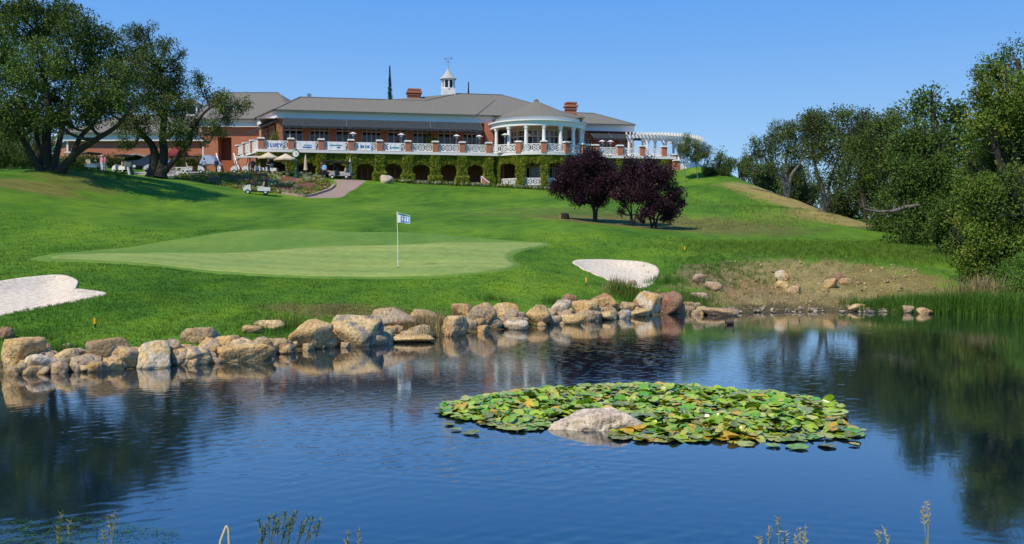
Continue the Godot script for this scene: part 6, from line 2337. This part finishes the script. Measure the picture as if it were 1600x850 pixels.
func golf_bag(label: String, pos: Vector3, m: Material, turn: float):
	var t := thing("golf_bag", label, "golf bag", pos, turn, "golf bags on carts")
	t.rotation.z = 0.18
	var mb := MB.new()
	mb.lathe(Vector3.ZERO, [Vector2(0, 0), Vector2(0.14, 0), Vector2(0.13, 0.8), Vector2(0.16, 0.86), Vector2(0.14, 0.86)], 10)
	mi("bag", mb.mesh(), m, t)
	mb = MB.new()
	mb.extrude([Vector2(0.08, 0.1), Vector2(0.22, 0.1), Vector2(0.22, 0.5), Vector2(0.1, 0.6)], Vector3(0, 0, -0.1), Vector3.RIGHT, Vector3.UP, Vector3(0, 0, 0.2))
	mi("pocket", mb.mesh(), m, t)
	for i in 5:
		mb = MB.new()
		var x := -0.08 + 0.04 * i
		mb.tube([Vector3(x, 0.8, 0.03 * (i % 3 - 1)), Vector3(x * 1.6, 1.15 + 0.05 * (i % 2), 0.06 * (i % 3 - 1))], [0.008, 0.008], 5)
		mb.bx(Vector3(x * 1.6, 1.17 + 0.05 * (i % 2), 0.06 * (i % 3 - 1)), Vector3(0.09, 0.05, 0.05))
		mi("club", mb.mesh(), M.steel, t)

func build_carts():
	var at_cart := func(px: float, d: float) -> Vector3: return ground_under(px, d)
	golf_cart("lone white golf cart with a black roof parked in front of the flower bed", ground_hit(402, 304.0), PI + 0.25, M.cart, M.black)
	for c in [[381.0, 97.5, 0.15, "white-roofed golf cart closest to the brick stair in the parked row"], [399.0, 97.0, 0.1, "white-roofed golf cart in the middle of the parked row"], [418.0, 96.5, 0.05, "white-roofed golf cart at the umbrella end of the parked row"]]:
		golf_cart(c[3], at_cart.call(c[0], c[1]), PI + c[2], M.cart, M.cart)
	golf_cart("dark-seated grey golf cart on the drive before the arcade", at_cart.call(534, 96.5), PI - 0.1, smat(0.35, 0.36, 0.38, 0.3), M.black)
	golf_cart("black golf cart on the drive next to the light-blue shirt", at_cart.call(519, 97.0), 0.05, M.black, M.black)
	golf_cart("white golf cart facing the dark car under the oak", at_cart.call(246, 96.0), PI + 0.5, M.cart, M.black)
	golf_cart("white golf cart between the folding table and the man in blue", at_cart.call(303, 96.0), 0.3, M.cart, M.black)
	golf_cart("white golf cart near the garage arch under the oak boughs", at_cart.call(195, 92.0), PI - 0.6, M.cart, M.black)
	golf_cart("white-topped golf cart loaded with orange gear by the end of the low wing", at_cart.call(121, 95.0), 0.2, M.orange, M.cart)
	golf_cart("small white golf cart beside the pink-shirted pair", at_cart.call(149, 94.0), 0.9, M.cart, M.dark)
	golf_bag("black and white golf bag standing by the crest of the lawn", at_cart.call(205, 90.0), M.cart, 0.5)
	golf_bag("dark golf bag leaning at the crest of the lawn", at_cart.call(209, 88.0), M.black, 0.2)
	golf_bag("red golf bag beside the lone cart", ground_hit(411, 304.0) + Vector3(0.3, 0.55, 0.0), smat(0.4, 0.02, 0.05, 0.6), 0.0)
	# dark car beneath the oak
	var car := thing("parked_car", "dark navy car parked beneath the oak by the red awning", "car", at_cart.call(236, 101.0), 0.12)
	var mb := MB.new()
	mb.extrude([Vector2(-2.3, 0.35), Vector2(2.3, 0.35), Vector2(2.35, 0.75), Vector2(2.2, 0.95), Vector2(-0.9, 1.05), Vector2(-2.2, 0.92), Vector2(-2.35, 0.7)], Vector3(0, 0, -0.9), Vector3.RIGHT, Vector3.UP, Vector3(0, 0, 1.8))
	mi("body", mb.mesh(), M.navy, car)
	mb = MB.new()
	mb.extrude([Vector2(-1.0, 1.04), Vector2(2.15, 0.95), Vector2(2.0, 1.55), Vector2(1.6, 1.72), Vector2(0.2, 1.72)], Vector3(0, 0, -0.78), Vector3.RIGHT, Vector3.UP, Vector3(0, 0, 1.56))
	mi("cabin", mb.mesh(), M.navy, car)
	for w in [[-0.7, 0.35], [0.45, 1.2], [1.3, 1.9]]:
		mb = MB.new()
		mb.extrude([Vector2(w[0] + 0.1, 1.1), Vector2(w[1], 1.08), Vector2(w[1] - 0.08, 1.55), Vector2(w[0] + (0.75 if w[0] < 0 else 0.1), 1.6)], Vector3(0, 0, 0.782), Vector3.RIGHT, Vector3.UP, Vector3(0, 0, 0.01))
		mi("side_window", mb.mesh(), M.glass, car)
	for z in [-0.85, 0.85]:
		wheel(car, Vector3(-1.45, 0.34, z), 0.34, 0.24)
		wheel(car, Vector3(1.45, 0.34, z), 0.34, 0.24)
	for z in [-0.65, 0.65]:
		mb = MB.new()
		mb.bx(Vector3(-2.3, 0.78, z), Vector3(0.08, 0.14, 0.3))
		mi("headlight", mb.mesh(), M.cloth, car)
	# folding table, registration tent
	var tb := thing("folding_table", "white folding trestle table on the cart path", "table", at_cart.call(285, 94.5))
	mb = MB.new()
	mb.bx(Vector3(0, 0.74, 0), Vector3(1.7, 0.06, 0.75))
	mi("table_top", mb.mesh(), M.cloth, tb)
	for x in [-0.55, 0.55]:
		for k in 2:
			mb = MB.new()
			mb.bar(Vector3(x - 0.3 + 0.6 * k, 0, 0.3 - 0.05 * k), Vector3(x + 0.3 - 0.6 * k, 0.72, 0.3 - 0.05 * k), 0.07, 0.07)
			mb.bar(Vector3(x - 0.3 + 0.6 * k, 0.0, -0.3), Vector3(x - 0.3 + 0.6 * k, 0.0, 0.3), 0.05, 0.05)
			mi("leg", mb.mesh(), M.cloth, tb)
	var tent := thing("shade_tent", "pale blue pitched shade tent by the brick stair", "tent", at_cart.call(331, 99.0))
	mb = MB.new()
	mb.extrude([Vector2(-1.0, 1.0), Vector2(1.1, 0.95), Vector2(0.3, 1.95), Vector2(-0.5, 1.95)], Vector3(0, 0, -0.9), Vector3.RIGHT, Vector3.UP, Vector3(0, 0, 1.8))
	mi("canopy", mb.mesh(), smat(0.4, 0.48, 0.66, 0.8), tent)
	for x in [-0.9, 0.95]:
		for z in [-0.85, 0.85]:
			mb = MB.new()
			mb.bx(Vector3(x, 0.48, z), Vector3(0.06, 1.0, 0.06))
			mi("leg", mb.mesh(), M.steel, tent)
	# hedge strips at the foot of the brick wing
	for h in [[175.0, 2.0, "clipped hedge between wing window and garage arch"], [305.0, 2.4, "clipped hedge between red awning and lamp post"], [137.0, 1.6, "clipped hedge at the end of the low wing"]]:
		var p := ground_under(h[0], 110.5)
		bush("clipped_hedge", h[2], p, Vector3(h[1], 1.3, 0.6), Color(0.09, 0.12, 0.025), 320, 0.24, "", M.ivy_leaf, 9)

func build_golf_things():
	# flagstick
	var base := ground_hit(622, 420)
	var f := thing("flagstick", "white flagstick with a blue and white flag in the putting green", "golf flag", base)
	var mb := MB.new()
	mb.tube([Vector3(0, -0.05, 0), Vector3(-0.005, 1.1, 0), Vector3(-0.03, 2.16, 0)], [0.017, 0.014, 0.011], 8)
	mi("pole", mb.mesh(), smat(0.82, 0.8, 0.68, 0.4), f)
	mb = MB.new()
	mb.lathe(Vector3.ZERO, [Vector2(0.054, -0.08), Vector2(0.054, 0.062), Vector2(0.048, 0.062), Vector2(0.048, -0.08)], 16)
	mi("cup_rim", mb.mesh(), M.dark, f)
	var P := func(u: float, v: float) -> Vector3:
		return Vector3(-0.03 + u * 0.49, 2.12 - 0.38 * v - 0.13 * u * (1.0 - 0.6 * v) , 0.035 * sin(u * 7.0 + v) * u)
	var patch := func(u0: float, u1: float, v0: float, v1: float, off: float) -> MB:
		var m := MB.new()
		var n := 10
		for i in n:
			for j in 6:
				var a0 := lerpf(u0, u1, float(i) / n)
				var a1 := lerpf(u0, u1, float(i + 1) / n)
				var b0 := lerpf(v0, v1, j / 6.0)
				var b1 := lerpf(v0, v1, (j + 1) / 6.0)
				var o := Vector3(0, 0, off)
				m.quad(P.call(a0, b1) + o, P.call(a1, b1) + o, P.call(a1, b0) + o, P.call(a0, b0) + o)
		return m
	mi("flag_cloth", patch.call(0, 1, 0, 1, 0.0).mesh(), M.cloth, f)
	mi("flag_stripe", patch.call(0.08, 0.98, 0.04, 0.2, 0.004).mesh(), smat(0.01, 0.16, 0.2, 0.7), f)
	mi("flag_print", patch.call(0.28, 0.95, 0.3, 0.95, 0.004).mesh(), smat(0.1, 0.25, 0.55, 0.7), f)
	for k in 3:
		mi("flag_lettering", patch.call(0.36 + 0.2 * k, 0.46 + 0.2 * k, 0.4, 0.78, 0.008).mesh(), M.cloth, f)
	# yellow hazard stakes
	for s in [[149, 512, 15, "yellow hazard stake above the brown boulder at the shore"], [916, 447, 14, "yellow hazard stake between the bunker and the shore boulders"], [1070, 394, 9, "yellow hazard stake on the rise past the bunker"], [1528, 470, 13, "yellow hazard stake among the reeds by the wood"]]:
		var p := ground_hit(s[0], s[1])
		var t := thing("hazard_stake", s[3], "stake", p, 0.0, "yellow hazard stakes")
		var h: float = s[2] * -p.z / F
		mb = MB.new()
		mb.tube([Vector3(0, -0.1, 0), Vector3(0, h * 0.45, 0)], [0.018, 0.018], 6)
		mi("shaft", mb.mesh(), M.dark, t)
		mb = MB.new()
		mb.tube([Vector3(0, h * 0.4, 0), Vector3(0, h * 0.97, 0), Vector3(0, h, 0)], [0.034, 0.034, 0.02], 8)
		mi("cap", mb.mesh(), M.yellow, t)
	# black drain pipe standing on the dark rock
	var pp := at(83, 574, 16.2)
	var pipe := thing("standpipe", "thin black standpipe with a pink band on the shore rock", "pipe", Vector3(pp.x, pp.y - 0.05, pp.z + 0.35))
	mb = MB.new()
	mb.tube([Vector3(0, -0.3, 0), Vector3(0, 0.28, 0)], [0.03, 0.028], 8)
	mi("pipe", mb.mesh(), M.black, pipe)
	mb = MB.new()
	mb.lathe(Vector3(0, 0.24, 0), [Vector2(0.05, 0), Vector2(0.055, 0.08), Vector2(0.03, 0.12), Vector2(0, 0.13)], 10)
	mi("valve_head", mb.mesh(), M.black, pipe)
	mb = MB.new()
	mb.lathe(Vector3(0, 0.05, 0), [Vector2(0.033, 0), Vector2(0.033, 0.05)], 10)
	mi("band", mb.mesh(), smat(0.5, 0.12, 0.3, 0.6), pipe)
	# dark stump by the plum trees
	var st := ground_hit(882, 342)
	var stump := thing("tree_stump", "dark squat stump with a pale side near the plum trees", "stump", st)
	mb = MB.new()
	mb.lathe(Vector3.ZERO, [Vector2(0.36, -0.2), Vector2(0.34, 0.1), Vector2(0.3, 0.32), Vector2(0.2, 0.4), Vector2(0, 0.43)], 12)
	mi("wood", mb.mesh(), smat(0.025, 0.02, 0.018, 0.9), stump)
	mb = MB.new()
	mb.bx(Vector3(-0.27, 0.12, 0.14), Vector3(0.16, 0.3, 0.1))  # paler block on the left edge
	mi("pale_side", mb.mesh(), smat(0.4, 0.27, 0.12, 0.9), stump)
	# duck on the water
	var dw := water_hit(1140, 507)
	var duck := thing("duck", "small brown duck swimming off the lone flat rock", "duck", Vector3(dw.x, 0, -dw.y), 0.7)
	var bones := [[Vector3(-0.14, 0.06, 0), Vector3(0.08, 0.05, 0), 0.05, 0.075, 0], [Vector3(0.1, 0.08, 0), Vector3(0.16, 0.2, 0), 0.04, 0.026, 0], [Vector3(0.16, 0.21, 0), Vector3(0.185, 0.212, 0), 0.036, 0.03, 1], [Vector3(0.2, 0.205, 0), Vector3(0.255, 0.197, 0), 0.016, 0.013, 2], [Vector3(-0.14, 0.08, 0), Vector3(-0.24, 0.13, 0), 0.035, 0.012, 0]]
	mi("body", blob(bones, [Color(0.1, 0.065, 0.035), Color(0.04, 0.05, 0.03), Color(0.35, 0.22, 0.03)], 0.012, 0.02), M.body, duck)

func build_foreground():
	# seed-headed grasses on the near bank, whose tops reach into the frame
	var clumps := [[[[97, 800], [108, 815], [92, 825]], "thin seeded grass stalks over the green shallows", Color(0.22, 0.2, 0.08)], [[[170, 806], [182, 802], [160, 830]], "pair of arching buff grass stalks beside the green shallows", Color(0.3, 0.26, 0.12)], [[[404, 812], [420, 806], [445, 798], [460, 802], [483, 805], [500, 812], [432, 815], [470, 815], [412, 822], [428, 804], [437, 808], [453, 809], [465, 798], [476, 820], [490, 808], [495, 822], [416, 818], [448, 820]], "dense clump of dark seeded grass at the near bank", Color(0.14, 0.16, 0.06)], [[[545, 834], [558, 830]], "lone leaning buff stalk at the near bank", Color(0.3, 0.25, 0.12)], [[[1186, 838], [1202, 824], [1218, 808], [1226, 832]], "pale feathery grass heads at the near bank", Color(0.42, 0.36, 0.18)], [[[1250, 826], [1258, 824], [1242, 838]], "short tuft of pale seed heads next to the feathery heads", Color(0.4, 0.34, 0.17)], [[[1372, 828], [1384, 827]], "drooping pale seed head on a thin bent stalk", Color(0.42, 0.38, 0.2)], [[[1440, 790], [1448, 784]], "single tall dry arching stalk over the water", Color(0.45, 0.33, 0.14)]]
	for c in clumps:
		var d := 3.6
		var foot := at(c[0][0][0], 850, d)
		var g := Vector3(foot.x, height(foot.x, d), -d)
		var t := thing("tall_grass", c[1], "grass")
		t.position = g
		for tip in c[0]:
			var e := at(tip[0] + rnd(-2, 2), tip[1], d + rnd(-0.25, 0.25)) - g
			var s := Vector3(e.x * 0.5 + rnd(-0.1, 0.1), -0.05, e.z * 0.5 + rnd(-0.1, 0.1))
			var path := curve(s, e, Vector3(-e.x * 0.12, 0.04, 0), 8)
			var mb := MB.new()
			mb.tube(path, taper(path.size(), 0.0035, 0.0014), 5, false)
			var m := smat(c[2].r * 0.8, c[2].g * 0.9, c[2].b * 0.7, 0.7)
			mi("stalk", mb.mesh(), m, t)
			mb = MB.new()
			for k in 34:
				var f := rnd(0.86, 1.0)
				var i := mini(int(f * 8), 7)
				var p: Vector3 = path[i].lerp(path[i + 1], f * 8 - i)
				var o := Vector3(rng.randfn(), rng.randfn() * 0.4 + 0.9, rng.randfn()).normalized()
				var side := o.cross(Vector3(rng.randfn(), 0.2, rng.randfn())).normalized() * 0.0025
				var tipp := p + o * rnd(0.012, 0.028)
				mb.tri(p - side, p + side, tipp)
			mi("seed_head", mb.mesh(), smat(c[2].r, c[2].g, c[2].b, 0.8), t)
			if rng.randf() < 0.8:
				mb = MB.new()
				var a: Vector3 = path[4]
				var b: Vector3 = a + Vector3(rnd(-0.12, 0.12), rnd(0.1, 0.22), rnd(-0.05, 0.05))
				var w := Vector3(0.004, 0, 0.002)
				mb.quad(a - w, a + w, (a + b) / 2 + w * 0.8, (a + b) / 2 - w * 0.8)
				mb.tri((a + b) / 2 - w * 0.8, (a + b) / 2 + w * 0.8, b + Vector3(0.02, 0.01, 0))
				mi("blade", mb.mesh(), smat(0.1, 0.16, 0.04, 0.6), t)
	# broken dry reed
	var d := 3.4
	var r := thing("dry_reed", "bent bleached reed stem sticking up at the near bank", "reed", Vector3(at(352, 850, d).x, height(at(352, 850, d).x, d), -d))
	var mb := MB.new()
	var pts := []
	for q in [[343, 870], [345, 845], [354, 822], [357, 826], [358, 848], [362, 880]]: pts.append(at(q[0], q[1], d) - r.position)
	mb.tube([pts[0] - Vector3(0, 0.5, 0), pts[0], pts[1], pts[2]], [0.007, 0.007, 0.006, 0.006], 6)
	mi("stem", mb.mesh(), smat(0.6, 0.5, 0.34, 0.8), r)
	mb = MB.new()
	mb.tube([pts[2], pts[3], pts[4], pts[5]], [0.006, 0.005, 0.005, 0.004], 6)
	mi("bent_top", mb.mesh(), smat(0.6, 0.5, 0.34, 0.8), r)
	# green algae in the shallows
	var w := water_hit(70, 838)
	var al := thing("algae_mat", "submerged bright green algae in the shallows by the near bank", "algae", Vector3(w.x, 0, -w.y))
	mb = MB.new()
	for i in 1500:
		var a := rnd(0, TAU)
		var q := sqrt(rng.randf())
		var p := Vector3(cos(a) * q * 1.15, 0.006 + rnd(0, 0.012), sin(a) * q * 0.36 * (1.0 + 0.3 * sin(a * 3.0)))
		var o := Vector3(rng.randfn(), 0.1, rng.randfn() * 0.4).normalized() * rnd(0.02, 0.06)
		var s := Vector3(-o.z, 0, o.x).normalized() * 0.004
		mb.tri(p - s, p + s, p + o)
	mi("filaments", mb.mesh(), smat(0.03, 0.1, 0.02, 0.7), al).set_meta("kind", "stuff")

# ------------------------------------------------------------ people
func blob(bones: Array, tones: Array, cell: float, k: float) -> ArrayMesh:   # surface nets over smoothly joined tapered capsules
	var lo := Vector3.ONE * 1e9
	var hi := -lo
	for b in bones:
		for e in 2:
			var r: float = b[2 + e] + 2.0 * cell
			lo = lo.min(b[e] - Vector3.ONE * r)
			hi = hi.max(b[e] + Vector3.ONE * r)
	var nx := int((hi.x - lo.x) / cell) + 2
	var ny := int((hi.y - lo.y) / cell) + 2
	var nz := int((hi.z - lo.z) / cell) + 2
	var f := PackedFloat32Array()
	f.resize(nx * ny * nz)
	f.fill(1.0)
	for b in bones:
		var a: Vector3 = b[0]
		var ab: Vector3 = b[1] - a
		var l2 := maxf(ab.length_squared(), 1e-8)
		var m := maxf(b[2], b[3]) + 3.0 * cell + k
		var c0 := ((a.min(b[1]) - Vector3.ONE * m - lo) / cell).floor()
		var c1 := ((a.max(b[1]) + Vector3.ONE * m - lo) / cell).ceil()
		for z in range(maxi(0, int(c0.z)), mini(nz - 1, int(c1.z)) + 1):
			for y in range(maxi(0, int(c0.y)), mini(ny - 1, int(c1.y)) + 1):
				for x in range(maxi(0, int(c0.x)), mini(nx - 1, int(c1.x)) + 1):
					var p := lo + Vector3(x, y, z) * cell - a
					var t := clampf(p.dot(ab) / l2, 0.0, 1.0)
					var d := (p - ab * t).length() - lerpf(b[2], b[3], t)
					var i := (z * ny + y) * nx + x
					var g := f[i]
					var h := maxf(k - absf(g - d), 0.0) / k
					f[i] = minf(g, d) - h * h * k * 0.25
	var ids := {}
	var mb := MB.new()
	var off := [0, 1, nx, nx + 1, nx * ny, nx * ny + 1, nx * ny + nx, nx * ny + nx + 1]
	for z in nz - 1:
		for y in ny - 1:
			for x in nx - 1:
				var i := (z * ny + y) * nx + x
				var neg := 0
				for o in off: neg += 1 if f[i + o] < 0.0 else 0
				if neg == 0 or neg == 8: continue
				var s := Vector3.ZERO
				var n := 0
				for q in 8:
					for ax in [1, 2, 4]:
						if q & ax: continue
						var f0 := f[i + off[q]]
						var f1 := f[i + off[q | ax]]
						if (f0 < 0.0) != (f1 < 0.0):
							var t := f0 / (f0 - f1)
							var p := Vector3(q & 1, (q >> 1) & 1, (q >> 2) & 1)
							if ax == 1: p.x += t
							elif ax == 2: p.y += t
							else: p.z += t
							s += p
							n += 1
				var pos := lo + (Vector3(x, y, z) + s / n) * cell
				var best := 1e9
				var tone := 0
				for b in bones:
					var ab: Vector3 = b[1] - b[0]
					var t := clampf((pos - b[0]).dot(ab) / maxf(ab.length_squared(), 1e-8), 0.0, 1.0)
					var d: float = (pos - b[0] - ab * t).length() - lerpf(b[2], b[3], t)
					if d < best:
						best = d
						tone = b[4]
				ids[i] = mb.vert(pos, Vector3.UP, tones[tone])
	for i in ids:
		for ax in 3:
			var st: int = [1, nx, nx * ny][ax]
			var u: int = [nx, nx * ny, 1][ax]
			var w: int = [nx * ny, 1, nx][ax]
			if not (ids.has(i - u) and ids.has(i - w) and ids.has(i - u - w)): continue
			var in0 := f[i] < 0.0
			if in0 == (f[i + st] < 0.0): continue
			if in0:
				mb.face(ids[i - u - w], ids[i - w], ids[i]); mb.face(ids[i - u - w], ids[i], ids[i - u])
			else:
				mb.face(ids[i - u - w], ids[i], ids[i - w]); mb.face(ids[i - u - w], ids[i - u], ids[i])
	mb.smooth()
	return mb.mesh()

func figure(pose: int, tones: Array) -> ArrayMesh:   # tones: skin, shirt, trousers, shoes, hair; faces +z
	var V := func(x: float, y: float, z: float) -> Vector3: return Vector3(x, y, z)
	var b := []
	var lz: float = 0.16 if pose == 1 else 0.0
	for s in [-1.0, 1.0]:
		var hip: Vector3 = V.call(0.09 * s, 0.92, 0)
		var knee: Vector3 = V.call(0.1 * s, 0.49, 0.03 + lz * s)
		var ank: Vector3 = V.call(0.11 * s, 0.08, -0.02 + lz * 1.4 * s)
		b.append([hip, knee, 0.095, 0.065, 2]); b.append([knee, ank, 0.065, 0.045, 2])
		b.append([ank + V.call(0, -0.03, -0.02), ank + V.call(0.02 * s, -0.045, 0.15), 0.045, 0.035, 3])
		var sh: Vector3 = V.call(0.185 * s, 1.42, 0)
		var el: Vector3
		var wr: Vector3
		if pose == 0: el = V.call(0.25 * s, 1.13, -0.03); wr = V.call(0.25 * s, 0.88, 0.06)
		elif pose == 1: el = V.call(0.25 * s, 1.14, -0.08 * s); wr = V.call(0.25 * s, 0.92, -0.14 * s + 0.06)
		else: el = V.call(0.26 * s, 1.15, 0.03); wr = V.call(0.1 * s, 1.1, 0.27)
		b.append([sh, sh.lerp(el, 0.75), 0.062, 0.052, 1]); b.append([sh.lerp(el, 0.7), el, 0.046, 0.042, 0]); b.append([el, wr, 0.042, 0.03, 0])
		var hd := (wr - el).normalized()
		b.append([wr, wr + hd * 0.09, 0.032, 0.03, 0])
		for q in 4: b.append([wr + hd * 0.08 + V.call(0, 0.018 * (q - 1.5), 0.01 * q), wr + hd * (0.17 - 0.01 * absf(q - 1.2)) + V.call(-0.015 * s, 0.02 * (q - 1.5), 0.012 * q), 0.012, 0.009, 0])
		b.append([wr + hd * 0.03, wr + hd * 0.09 + V.call(-0.02 * s, 0.02, 0.045), 0.013, 0.01, 0])
		b.append([V.call(0.07 * s, 1.645, 0.0), V.call(0.078 * s, 1.62, -0.005), 0.022, 0.016, 0])
		b.append([V.call(0.12 * s, 1.38, 0), V.call(0.1 * s, 1.02, 0), 0.11, 0.1, 1])
	b.append([V.call(0, 1.38, 0.01), V.call(0, 1.0, 0), 0.12, 0.115, 1])
	b.append([V.call(-0.06, 0.95, 0), V.call(0.06, 0.95, 0), 0.12, 0.12, 2])
	b.append([V.call(0, 1.42, -0.01), V.call(0, 1.55, 0.01), 0.055, 0.052, 0])
	b.append([V.call(0, 1.6, 0.02), V.call(0, 1.67, 0.005), 0.07, 0.085, 0])
	b.append([V.call(0, 1.64, 0.09), V.call(0, 1.61, 0.115), 0.012, 0.016, 0])
	b.append([V.call(0, 1.7, -0.025), V.call(0, 1.71, 0.01), 0.088, 0.082, 4])
	return blob(b, tones, 0.026, 0.04)

func build_people():
	var skin := Color(0.45, 0.27, 0.19)
	var hair := Color(0.03, 0.02, 0.015)
	var dark := Color(0.02, 0.02, 0.025)
	var khaki := Color(0.45, 0.4, 0.3)
	var navy := Color(0.015, 0.02, 0.05)
	var white := Color(0.75, 0.75, 0.75)
	# px, distance, turn, pose, shirt, trousers, hair or cap, label
	for p in [[162.0, 93.0, 2.6, 0, Color(0.6, 0.22, 0.3), white, white, "person in a pink shirt and white cap near the wing window"],
		[167.0, 93.6, 2.2, 2, Color(0.55, 0.16, 0.24), khaki, hair, "dark-haired person in a deeper pink shirt and khaki trousers"],
		[256.0, 94.0, 0.6, 2, dark, navy, white, "person in black top and white cap holding something beside a cart"],
		[268.0, 94.0, -0.3, 2, Color(0.05, 0.22, 0.62), Color(0.5, 0.35, 0.3), hair, "person in a bright blue shirt standing on the cart path"],
		[321.0, 96.0, 2.9, 0, Color(0.2, 0.32, 0.42), dark, hair, "person in a grey-blue shirt beside the shade tent"],
		[340.0, 97.0, 2.7, 1, navy, dark, hair, "person in navy walking past the shade tent"],
		[396.5, 95.5, 0.4, 0, dark, dark, hair, "person all in black standing among the parked carts"],
		[421.0, 95.0, 1.0, 2, navy, Color(0.03, 0.1, 0.25), hair, "person in dark blue by the umbrella end of the cart row"],
		[508.0, 95.0, 2.9, 0, Color(0.2, 0.45, 0.75), dark, hair, "person in a light blue shirt on the drive"],
		[504.0, 96.0, 1.2, 1, Color(0.05, 0.03, 0.03), dark, hair, "person in dark clothes next to the light blue shirt"],
		[241.0, 92.0, -0.8, 0, Color(0.15, 0.35, 0.5), khaki, white, "person in a teal shirt and white cap at the lawn crest"]]:
		var t := thing("person", p[7], "person", ground_under(p[0], p[1]), p[2])
		mi("body", figure(p[3], [skin, p[4], p[5], dark, p[6]]), M.body, t)
